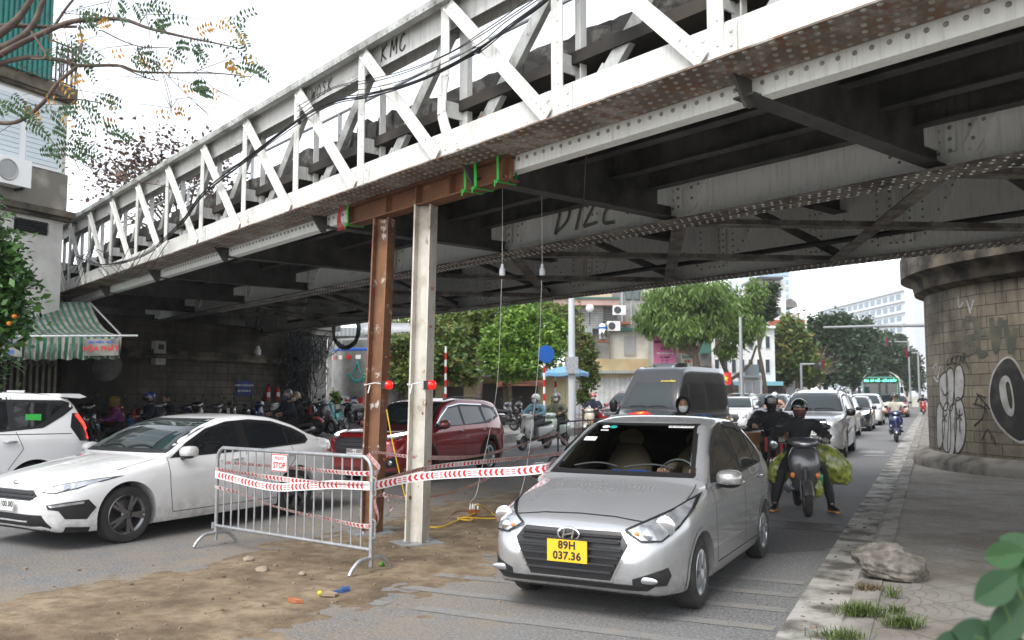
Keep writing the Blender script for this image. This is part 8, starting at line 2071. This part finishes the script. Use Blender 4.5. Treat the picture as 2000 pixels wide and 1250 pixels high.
LP = leaf_mat('feathery leaflets', [(.03, .075, .03), (.045, .1, .04), (.07, .13, .04), (.035, .08, .035), (.05, .1, .03)], .5, .3); LY = leaf_mat('yellow leaflets', [(.45, .28, .03), (.5, .2, .03), (.35, .3, .05)], .5, .3)
def fronds(lst, m, seed):
 rf = random.Random(seed); V, F = [], []
 for x, y, L, n_ in lst:
  p = D(x, y, rf.uniform(-.3, .3)); ang = rf.uniform(-.6, 1.1); d = Vector((math.cos(ang), rf.uniform(-.4, .4), -math.sin(ang) * .8)).normalized() * L; s_ = d.cross(Vector((0, 1, .3))).normalized()
  for i in range(n_):
   f = (i + .6) / n_; c = p + d * f + Vector((0, 0, -.25 * L * f * f))
   for g in (1, -1):
    ll = .052 * (1 - .35 * abs(f - .5)) * rf.uniform(.8, 1.2); e = (s_ * g + d.normalized() * .45 + Vector((0, rf.uniform(-.3, .3), -.2))).normalized() * ll; w = e.cross(Vector((rf.uniform(-.5, .5), 1, rf.uniform(-.5, .5)))).normalized() * ll * .22
    k = len(V); V += [c, c + e * .5 + w, c + e, c + e * .5 - w]; F.append((k, k + 1, k + 2, k + 3))
 mb = MB(); mb.add(V, F); return mb.build('leaves', m, ot)
gl = [(rt.uniform(a, b_), rt.uniform(c, d), rt.uniform(.12, .24), rt.randint(5, 9)) for a, b_, c, d, n_ in ((40, 130, 205, 260, 9), (100, 170, 230, 280, 6), (130, 175, 50, 130, 8), (60, 140, 70, 100, 3), (130, 240, 0, 45, 8), (260, 300, 0, 40, 5), (225, 290, 100, 120, 5), (310, 380, 80, 110, 5), (430, 470, 35, 80, 5), (440, 490, 115, 135, 4), (120, 200, 175, 205, 4), (190, 240, 230, 270, 4), (60, 100, 270, 300, 3), (340, 390, 150, 185, 3), (110, 150, 290, 300, 2), (-10, 30, 170, 220, 4), (300, 340, 35, 60, 3)) for _ in range(n_)]
fronds(gl, LP, 3); fronds([(rt.uniform(40, 480), rt.uniform(15, 250), rt.uniform(.08, .16), rt.randint(2, 5)) for _ in range(22)] + [(435, 125, .2, 6), (385, 65, .18, 6), (45, 210, .2, 6), (260, 105, .15, 5)], LY, 4)
vp = empty('vine_plant', Vector((1.25, 1.75, .1)), 0, 'leafy green plant close to the camera in the bottom right corner', 'plant'); LV = leaf_mat('broad leaves', [(.012, .04, .018), (.03, .09, .025), (.018, .05, .026)], .75, .12)
rv2 = random.Random(6); mb = MB(); stem = MB()
for px, py, Y, L, a in ((1962, 1084, 1.75, .06, .4), (1996, 1068, 1.8, .06, -.4), (1945, 1148, 1.7, .068, .2), (1992, 1178, 1.75, .065, 2.6), (1996, 1128, 1.8, .065, 1.0), (1968, 1212, 1.7, .07, .6), (1915, 1246, 1.7, .075, 0), (1955, 1256, 1.7, .08, -.5), (1860, 1262, 1.7, .06, .2)):
 c = dep(px, py, Y) - vp.location; rot = Matrix.Rotation(rv2.uniform(-.4, .4), 3, 'Y') @ Matrix.Rotation(R(60) + rv2.uniform(-.4, .4), 3, 'X') @ Matrix.Rotation(a, 3, 'Z')
 o_ = []
 for i in range(22):
  x = abs(1 - i / 11); g = 1 if i < 11 else -1; x_ = 1 - x if 0 else x; wv = (math.sin(math.pi * min(1, (1 - x) * .97 + .02)) ** .75) * (.4 + .1 * x); o_.append(rot @ Vector(((.5 - x) * 1.5 * L, g * wv * L, .3 * wv * L)) + c)
 k = len(mb.v); mb.v += [tuple(c)] + [tuple(p) for p in o_]; mb.f += [(k, k + 1 + i, k + 1 + (i + 1) % 22) for i in range(22)]; mb.m += [0] * 22
 stem.tube(smooth_pts([Vector((0, 0, 0)), c * .5 + Vector((.05, 0, .05)), c], 4), .004, 5)
mb.build('leaves', LV, vp); stem.build('stem', mat('green stem', (.06, .1, .03), .6), vp)
# ================================================================== STREET BEYOND THE BRIDGE
def bxp(mb, px0, px1, py0, py1, Y, d=.3, m=0):
 a = dep(px0, py1, Y); c = dep(px1, py0, Y); mb.box(((a.x + c.x) / 2, Y + d / 2, (a.z + c.z) / 2), (abs(c.x - a.x), d, abs(c.z - a.z)), None, m); return mb
def bpart(name, m, par, rects):
 mb = MB()
 for r_ in rects: bxp(mb, *r_)
 return mb.build(name, m, par)
def building(label, cat='house', name='house', group='houses beyond the bridge'): return empty(name, (0, 0, 0), 0, label, cat, group)
def stripes(name, a, b_, sc, axis='Z'):
 m, t, b = nodes(name); w = N(t, 'ShaderNodeTexWave', Scale=sc, Distortion=0.4); w.bands_direction = axis; t.links.new(coords(t), w.inputs['Vector'])
 c = mixc(t, w.outputs[0], a, b_); t.links.new(mixc(t, ramp(t, noise(t, .8, 6, .65), [(.45, 0.0), (.72, .8)]), c, [x * .35 for x in a]), b.inputs['Base Color']); b.inputs['Roughness'].default_value = .7; return m
W1 = mat('white house render', (.66, .66, .64), .9, 0, (.45, .44, .41), .5, .5, .75); W2 = mat('streaked cream wall', (.62, .6, .53), .9, 0, (.22, .2, .17), .5, .52, .72); W3 = mat('blackened wall', (.3, .29, .27), .95, 0, (.09, .085, .08), .45, .4, .65); WY = mat('ochre wall', (.6, .5, .3), .9, 0, (.4, .3, .16), .4, .45, .7)
LOU = stripes('grey louvres', (.33, .33, .32), (.2, .2, .2), 1.9); WIN = glass_mat('house window', (.05, .065, .075), .1); TIL = mat('red roof tile', (.33, .1, .06), .8, 0, (.2, .07, .05), .8); COR = stripes('corrugated sheet', (.34, .36, .36), (.2, .22, .22), 1.6, 'X'); DKM = mat('shadowy shop interior', (.05, .042, .035), .9); GRN = mat('green trim', (.05, .14, .11), .6)
h = building('grey louvred house with a pink eave and a satellite dish right of the lamp pole'); bpart('louvred_wall', LOU, h, [(1108, 1178, 592, 642, 58, 6)]); bpart('side_louvre', LOU, h, [(1178.5, 1206, 596, 632, 58.6, 5)]); bpart('eave', mat('pink fascia', (.45, .3, .26), .8, 0, (.3, .2, .17), 1), h, [(1082, 1209, 583, 596, 57.4, 8)]); bpart('roof', mat('tan roof sheet', (.5, .38, .28), .8), h, [(1095, 1195, 574, 580, 58, 6)]); bpart('green_gutter', GRN, h, [(1080, 1211, 580, 583.5, 57.3, 8.3)]); bpart('pale_shade', COR, h, [(1112, 1157, 641, 656, 57.6, 1)]); bpart('wall', W3, h, [(1112, 1190, 643, 772, 58.4, 5)]); bpart('window', DKM, h, [(1124, 1152, 660, 690, 58.3, .2)])
h = building('low house with streaked cream wall, ochre band and white shutters behind the van'); bpart('wall', W2, h, [(1191, 1266, 646, 702, 59, 6)]); bpart('ochre_band', WY, h, [(1158, 1268, 701, 725, 58, 7)]); bpart('canopy', COR, h, [(1164, 1270, 724, 729, 57, 1.2)]); bpart('grey_panel', mat('grey sheet', (.36, .36, .37), .6), h, [(1219, 1241, 657, 694, 58.9, .1)]); bpart('roof', GRN, h, [(1186, 1276, 641, 646.5, 58.6, 7)])
for x in (1152, 1172, 1192.5, 1213, 1233.5): bpart('shutter_door', stripes('white shutter', (.62, .62, .6), (.5, .5, .49), .9, 'X'), h, [(x, x + 19.5, 737, 818, 57.8, .15)])
bpart('lintel', WY, h, [(1150, 1262, 727, 737.5, 57.75, .3)])
h = building('blackened old apartment block behind the louvred house and the willowy tree', 'apartment block'); bpart('wall', W3, h, [(1196, 1256, 556, 720, 66, 8)]); bpart('pale_wall', W2, h, [(1256.5, 1310, 560, 760, 67, 8)])
for r_ in ((1222, 1234, 565, 585), (1237, 1250, 565, 585), (1262, 1275, 585, 605), (1283, 1298, 585, 605), (1262, 1275, 625, 645)): w_ = bpart('window', GRN, h, [(*r_, 65.9, .2)]); bpart('pane', WIN, w_, [(r_[0] + 1.5, r_[1] - 1.5, r_[2] + 2, r_[3] - 1, 65.85, .1)])
bpart('drain_pipe', M['galv'], h, [(1214, 1216, 560, 650, 65.7, .1), (1232, 1233.5, 588, 640, 65.7, .1)]); bpart('awning', TIL, h, [(1216, 1232, 628, 633, 64.8, 1)])
def acunit(px, py, Y, lab):
 e = empty('air_conditioner', dep(px, py, Y), 0, lab, 'air conditioner', 'air conditioners on the houses'); mb = MB(); mb.box((0, 0, 0), (.85, .35, .62)); mb.build('case', M['white'], e); mb = MB(); mb.lathe([(.01, 0), (.22, 0), (.24, .02)], 18, frame((-.12, -.18, 0), (1, 0, 0), (0, 0, 1))); mb.build('fan_grille', M['dark_alloy'], e)
acunit(1209, 606, 57.5, 'upper white air conditioner at the corner of the louvred house'); acunit(1198, 637, 57, 'lower white air conditioner on the roof beside the steel water tank')
wt = empty('rooftop_tank', dep(1178, 664, 56.5), 0, 'shiny steel water tank with a blue label on the low roof', 'water tank'); mb = MB(); mb.lathe([(.01, 0), (.28, .03), (.3, .08), (.3, .95), (.26, 1.05), (.08, 1.12), (.01, 1.13)], 20); mb.build('tank', M['chrome'], wt, True, 35); mb = MB(); mb.lathe([(.303, .7), (.304, .86)], 20); mb.build('blue_label', M['blue'], wt); mb = MB(); mb.box((0, 0, -.1), (.7, .6, .16)); mb.build('stand', M['rust'], wt)
sd2 = empty('satellite_dish', dep(1152, 602, 57), 0, 'white satellite dish on a short mast in front of the louvred wall', 'dish'); mb = MB(); mb.lathe([(.01, .1), (.15, .08), (.26, .02), (.27, 0), (.26, .0), (.15, .06), (.01, .08)], 22, frame((0, 0, 0), (1, 0, 0), (0, -.2, 1))); mb.build('dish', M['white'], sd2, True, 50); mb = MB(); mb.tube([(0, .1, 0), (0, .1, -1.1)], .03, 6); mb.build('mast', M['black'], sd2)
def signboard(name, label, r_, Y, m, texts):
 e = empty(name, (0, 0, 0), 0, label, 'sign', 'shop signs beyond the van'); bpart('board', m, e, [(*r_, Y, .12)])
 for tx, py, sz, mm in texts:
  mb = MB(); text_geo(tx, sz, frame(dep((r_[0] + r_[1]) / 2, py, Y - .02), (1, 0, 0), (0, 0, 1)), mb, bold=.012); mb.build('lettering', M[mm], e)
 return e
signboard('shop_sign', 'pink restaurant sign with black lettering above the black van', (1277, 1320, 655, 722), 57.2, mat('pink board', (.62, .16, .32), .5), [('QUÁN LẨU NƯỚNG', 668, .155, 'ink'), ('NYC', 681, .26, 'ink'), ('Thịt Cá Nóng & Cay', 690, .13, 'white'), ('LẨU   NƯỚNG', 698, .1, 'ink'), ('BÒ    GÀ', 704, .1, 'ink'), ('CÁ    MỰC', 710, .1, 'ink')])
signboard('shop_sign', 'narrow red and white shop sign right of the pink one', (1324, 1354, 668, 690), 57.6, mat('pale red board', (.6, .35, .3), .5), [('NHÀ HÀNG', 676, .18, 'red'), ('ĐẶC SẢN', 684, .16, 'red')]); signboard('shop_sign', 'small cream shop sign below the red and white one', (1331, 1355, 692, 714), 57.4, mat('cream board', (.58, .56, .45), .5), [('CƠM PHỞ', 698, .16, 'teal'), ('BÚN', 706, .2, 'red')])
h = building('dark shopfront block behind the shop signs and the black van', 'shop', 'shop'); bpart('wall', W3, h, [(1310.5, 1388, 600, 745, 69, 8)]); bpart('shopfront', DKM, h, [(1266, 1390, 716, 800, 58.5, 1)]); bpart('window', WIN, h, [(1342, 1360, 640, 665, 68.9, .2), (1366, 1384, 640, 665, 68.9, .2)]); bpart('shutter', GRN, h, [(1366, 1388, 655, 690, 68.5, .2)])
h = building('white villa with tall windows behind the willowy trees', 'villa', 'villa'); bpart('wall', W1, h, [(1389, 1512, 640, 790, 80, 10)]); bpart('upper_wall', W1, h, [(1420, 1500, 606, 639.5, 81, 8)]); bpart('cornice', W1, h, [(1386, 1515, 636, 641, 79.5, 1)]); bpart('roof', TIL, h, [(1452, 1506, 600, 607, 80, 9)])
for i in range(7):
 for y0, y1 in ((655, 680), (700, 728)): x = 1396 + i * 16.5; w_ = bpart('window', mat('window surround', (.55, .54, .5), .8) if not (i or y0 > 660) else M['plate_white'], h, [(x, x + 9, y0, y1, 79.9, .2)]); bpart('pane', WIN, w_, [(x + 1, x + 8, y0 + 2, y1 - 1, 79.85, .1)])
h = building('tall narrow white house with red roofed terrace at the right of the villa'); bpart('wall', W1, h, [(1488, 1534, 548, 800, 92, 8)]); bpart('terrace', W1, h, [(1534.5, 1575, 610, 800, 93, 8)]); bpart('roof', TIL, h, [(1506, 1572, 625, 637, 90, 3)]); bpart('canopy', M['dark_alloy'], h, [(1478, 1530, 541, 545, 91, 6)])
mb = MB(); mb.prism([dep(1532, 600, 94), dep(1558, 600, 94), dep(1556, 590, 94), dep(1545, 582, 94), dep(1533, 590, 94)], (0, 3, 0)); mb.build('gable_hut', W3, h); bpart('window', WIN, h, [(1497, 1508, 565, 580, 91.9, .2), (1514, 1525, 565, 580, 91.9, .2), (1497, 1508, 600, 615, 91.9, .2), (1514, 1525, 600, 615, 91.9, .2), (1540, 1550, 645, 660, 92.9, .2), (1556, 1566, 645, 660, 92.9, .2)])
h = building('pale blue glass tower just showing under the bridge edge', 'tower', 'tower', 'tall buildings far away'); bpart('wall', mat('pale blue curtain wall', (.5, .6, .66), .3), h, [(1475, 1541, 520, 800, 190, 20)])
for i in range(8): bpart('window_row', mat('tower glass', (.3, .42, .5), .15) if i == 0 else bpy.data.materials['tower glass'], h, [(1482, 1540, 532 + i * 14, 539 + i * 14, 189.8, .3)])
ht = building('long white hotel block with rows of windows, far behind the trees', 'hotel', 'hotel', 'tall buildings far away'); HA, HB_ = dep(1600, 700, 300), dep(1772, 700, 235); HA.z = HB_.z = 0; hx_ = (HB_ - HA).normalized(); hl = (HB_ - HA).length
ht.location = HA; ht.rotation_euler = (0, 0, math.atan2(hx_.y, hx_.x)); WH = mat('white hotel wall', (.62, .64, .66), .8); HG = mat('hotel glass', (.2, .27, .33), .25)
mb = MB(); mb.box((hl / 2, 8, 15), (hl, 16, 30)); mb.build('wall', WH, ht); mb = MB(); mb.box((hl / 2, 7, 31), (hl * .9, 12, 2)); mb.box((hl * .3, 7, 33), (8, 6, 3)); mb.box((hl + 4, 9, 14), (8, 15, 27)); mb.build('penthouse', WH, ht)
for f in range(9):
 mb = MB()
 for i in range(int(hl / 4.2)): mb.box((2.4 + i * 4.2, -.02, 4.2 + f * 3.0), (2.5, .2, 1.35))
 mb.build('window_row', HG, ht)
mb = MB()
for f in range(10): mb.box((hl / 2, -.2, 2.7 + f * 3.0), (hl, .5, .25))
mb.build('floor_band', WH, ht)
h = building('low grey workshop building behind the steel tank and pipe', 'workshop', 'workshop'); bpart('wall', W3, h, [(636, 780, 655, 870, 44, 4)]); bpart('roof', COR, h, [(630, 790, 640, 656, 42.5, 6)]); bpart('white_wall', W1, h, [(700, 764, 590, 640, 47, 3)])
h = building('row of ochre market shops with dark doorways behind the trees', 'shop', 'shop'); bpart('wall', WY, h, [(760, 1112, 735, 838, 50, 4)]); bpart('doorway', DKM, h, [(800, 850, 752, 838, 49.8, .3), (872, 905, 755, 838, 49.8, .3), (935, 985, 750, 838, 49.8, .3), (1000, 1050, 752, 838, 49.8, .3)]); bpart('awning', TIL, h, [(975, 1062, 743, 753, 46.5, 3)]); bpart('tin_roof', COR, h, [(755, 1115, 724, 736, 48.5, 6)])
bpart('banner', mat('sky blue banner', (.05, .3, .55), .5), h, [(777, 797, 718, 748, 46, .1)])
um = empty('market_umbrella', g0(1104, 38.5, .3), 0, 'wide faded blue market umbrella right of the round blue sign', 'umbrella'); mb = MB(); UB_ = [(.5, .62), (0, .55), (1, .55)]; rows = []
for r_, z in ((.02, 2.62), (.5, 2.52), (1.05, 2.32)): rows.append([Vector((r_ * math.cos(a) * 1.0, r_ * .9 * math.sin(a), z - (.04 if i % 2 else 0) * r_)) for i, a in enumerate(np.linspace(0, 2 * math.pi, 17)[:-1])])
mb.loft(rows, cap=False); mb.loft([[v_ + Vector((0, 0, 0)) for v_ in rows[-1]], [v_ + Vector((0, 0, -.14)) for v_ in rows[-1]]], cap=False); mb.build('canopy', mat('faded blue cloth', (.12, .3, .5), .7, 0, (.22, .38, .52), 1.5), um); mb = MB(); mb.tube([(0, 0, 0), (0, 0, 2.6)], .025, 8); mb.build('pole', M['galv'], um)
mb = MB(); rows = [[dep(970 + 95 * f, 748 - 6 * math.sin(f * 3) + g * 9, 41 - g * 1.2) for f in np.linspace(0, 1, 10)] for g in (0, .5, 1)]; mb.loft(rows, closed=False); o = mb.build('tarpaulin', mat('orange red tarpaulin', (.42, .1, .04), .7), None, True); tag(o, 'orange red tarpaulin strung over the stall under the bright green tree', 'tarpaulin')
st = empty('stall_table', g0(692, 34.6, .3), 0, 'small stall table under a pale cloth beside the steel tank', 'table'); mb = MB(); mb.box((0, 0, .98), (1.0, .6, .04)); mb.build('tabletop', M['white'], st); mb = MB(); mb.loft([[Vector((x * s_, y * s_, z)) for x, y in ((-.5, -.3), (0, -.33), (.5, -.3), (.5, .3), (-.5, .3))] for z, s_ in ((1.005, 1), (.96, 1.03), (.62, 1.0))], cap=False); mb.build('cloth', cloth_mat('pale cloth', (.5, .5, .5)), st)
for i, (px, m_, lab) in enumerate(((677, 'white', 'white paint tub with a red band on the stall table'), (690, 'blue', 'blue and white tub in the middle of the stall table'), (703, 'red', 'plain red bucket at the right of the stall table'))):
 e = empty('bucket', Vector((0, 0, 0)), 0, lab, 'bucket', 'buckets on the stall table'); e.location = st.location + Vector(((i - 1) * .27, -.1, 1.01)); mb = MB(); mb.lathe([(.01, 0), (.085, 0), (.105, .24), (.112, .25), (.1, .25), (.08, .02)], 18); mb.build('tub', M[m_], e, True, 40)
 if i < 2: mb = MB(); mb.lathe([(.0945, .08), (.1, .17)], 18); mb.build('band', M['red' if i == 0 else 'white'], e)
mb = MB(); mb.box((0, 0, .35), (.9, .7, .55)); mb.box((0, 0, .66), (.95, .75, .07)); o = mb.build('foam_box', M['white']); o.location = g0(676, 37, .9); tag(o, 'big white foam box on a crate in front of the steel tank', 'box')
b = g0(655, 36.2, .3); tree('small potted green plant left of the stall table', b, [([(0, 0, 0), (0, 0, .9)], .03, .02)], [(0, 0, 1.2, .25, .25, .4)], LG, 300, .16, 61, name='potted_plant', group=None, tr=.02)
b = g0(1082, 35, .3); tree('green pot plant beside the striped sign pole on the raised kerb', b, [([(0, 0, 0), (0, 0, .5)], .03, .02)], [(0, 0, .75, .35, .3, .45), (.2, 0, .5, .3, .3, .3)], LD, 700, .17, 62, name='potted_plant', group=None, tr=.02)
def pole(name, label, px, Y, z1, r, m=None, cat='pole', z0=0): e = empty(name, g0(px, Y, z0), 0, label, cat); mb = MB(); mb.tube([(0, 0, 0), (0, 0, z1 * .5), (0, 0, z1)], [r, r * .85, r * .7], 12); mb.build('pole', m or M['galv'], e, True); return e
lp = pole('lamp_pole', 'thick pale grey lamp pole rising under the bridge beside the blue umbrella', 1117, 37, 6.9, .17, mat('pale pole', (.5, .53, .55), .5), z0=.3); mb = MB(); mb.box((0, -.2, 2.6), (.5, .3, .7)); mb.build('cabinet', M['galv'], lp)
M['bandpole'] = M['white']
def banded(name, label, px, Y, H, disc=None):
 e = empty(name, g0(px, Y, .3), 0, label, 'sign' if disc else 'post', 'red and white banded posts'); mb = MB(); k = int(H / .28)
 for i in range(k): mb.tube([(0, 0, i * .28), (0, 0, i * .28 + .279)], .05, 10, m=i % 2)
 mb.build('pole', [M['red'], M['white']], e)
 if disc: mb = MB(); mb.lathe([(.01, -.012), (.35, -.012), (.36, 0), (.35, .012), (.01, .012)], 26, frame((.08, -.07, H - .1), (1, .35, 0), (0, 0, 1))); mb.build('disc', mat('sign blue', (.01, .1, .4), .4), e, True, 40); mb = MB(); mb.box((0, -.02, H - .1), (.25, .04, .05)); mb.build('clamp', M['galv'], e)
 return e
banded('round_sign', 'round blue traffic sign on a banded pole before the bright green tree', 1063, 35.4, 3.1, True); banded('banded_post', 'red and white banded post right of the round sign under the umbrella', 1085, 39, 2.3); banded('banded_post', 'red and white banded post half hidden by leaves right of the pale post', 870, 36, 3.4)
pole('street_pole', 'slim grey street pole beside the forked willowy tree', 1449, 50, 6.1, .12)
def gantry(label, px, Y, z, px1, drop=None):
 e = empty('signal_pole', g0(px, Y), 0, label, 'traffic light', 'traffic light poles'); mb = MB(); mb.tube([(0, 0, 0), (0, 0, z + .1)], .1, 10); x1 = dep(px1, 700, Y).x - e.location.x; mb.tube([(0, 0, z), (x1, 0, z + .05)], [.09, .05], 8); mb.build('pole', M['galv'], e, True); mb = MB(); xx = x1 * .95; mb.box((xx, -.05, z), (.28, .2, 1.0)); mb.box((xx * .72, -.05, z - .1), (.3, .2, .5)); hd_ = mb.build('signal_head', M['dark_alloy'], e); mb = MB()
 for i, c_ in enumerate((.3, 0, -.3)): mb.lathe([(.01, 0), (.09, .0), (.1, -.04)], 12, frame((xx, -.16, z + c_), (1, 0, 0), (0, 0, 1)))
 mb.build('lamp_lens', M['lens_red'], hd_); return e
gantry('traffic light pole with a short arm in front of the far trees', 1566, 72, 4.1, 1608); gantry('traffic light pole with an arm above the bus', 1778, 95, 7.3, 1730); gantry('traffic light pole whose arm shows beside the round abutment', 1796, 80, 5.4, 1768)
e = empty('overhead_arm', g0(1835, 58), 0, 'long grey sign arm reaching across the street from behind the round abutment', 'sign gantry'); mb = MB(); mb.tube([(0, 0, 0), (0, 0, 6.4)], .16, 10); x1 = dep(1608, 640, 58).x - e.location.x; mb.tube([(0, 0, 6.25), (x1 * .5, 0, 6.2), (x1, 0, 6.1)], [.13, .1, .07], 10); mb.build('pole', M['galv'], e, True)
fl = pole('flag_pole', 'small red flag with a yellow star on a pole beside the villa', 1404, 54, 3.0, .03, cat='flag'); mb = MB(); rows = [[Vector((.05 + .75 * f, .05 * math.sin(f * 7), z)) for f in np.linspace(0, 1, 7)] for z in (2.25, 3.0)]; mb.loft(rows, closed=False); c_ = mb.build('flag', M['star_red'], fl, True); mb = MB(); mb.add([Vector((.42 + .22 * (1 if i % 2 == 0 else .4) * math.sin(i * math.pi / 5), -.08, 2.62 + .22 * (1 if i % 2 == 0 else .4) * math.cos(i * math.pi / 5))) for i in range(10)], [tuple(range(10))]); mb.build('star', M['star_yel'], c_)
cb_ = building('pale grey electrical cabinet with louvred doors on the pavement', 'cabinet', 'electric_cabinet', None); bpart('case', W1, cb_, [(1454, 1488, 738, 775, 62, 1.5)]); bpart('door', M['galv'], cb_, [(1458, 1468, 745, 768, 61.9, .1), (1473, 1484, 745, 768, 61.9, .1)]); bpart('transformer', mat('blue grey box', (.3, .34, .37), .5), cb_, [(1462, 1482, 712, 733, 61.8, 1)]); bpart('platform', M['galv'], cb_, [(1452, 1488, 733, 737.5, 61.5, 2)])
h = building('row of low shop fronts with blue awnings under the villa', 'shop', 'shop'); bpart('awning', mat('light blue awning', (.2, .42, .5), .6), h, [(1388, 1450, 745, 752, 74, 2), (1495, 1530, 745, 753, 78, 2)]); bpart('front', DKM, h, [(1390, 1535, 752.5, 805, 79, .5)])
mb = MB(); bxp(mb, 1780, 1830, 775, 800, 110, 1); o = mb.build('low_wall', W2); tag(o, 'low pale wall at the end of the street beside the abutment', 'wall')
hz = nodes('thin haze'); ht_ = hz[1]; vol = ht_.nodes.new('ShaderNodeVolumePrincipled'); vol.inputs['Density'].default_value = .0005; vol.inputs['Color'].default_value = (.93, .95, .97, 1); vol.inputs['Anisotropy'].default_value = .2
ht_.nodes.remove(hz[2]); ht_.links.new(vol.outputs[0], ht_.nodes['Material Output'].inputs['Volume'])
mb = MB(); mb.box((0, 150, 20), (700, 420, 42)); o = mb.build('haze', hz[0]); o['kind'] = 'stuff'
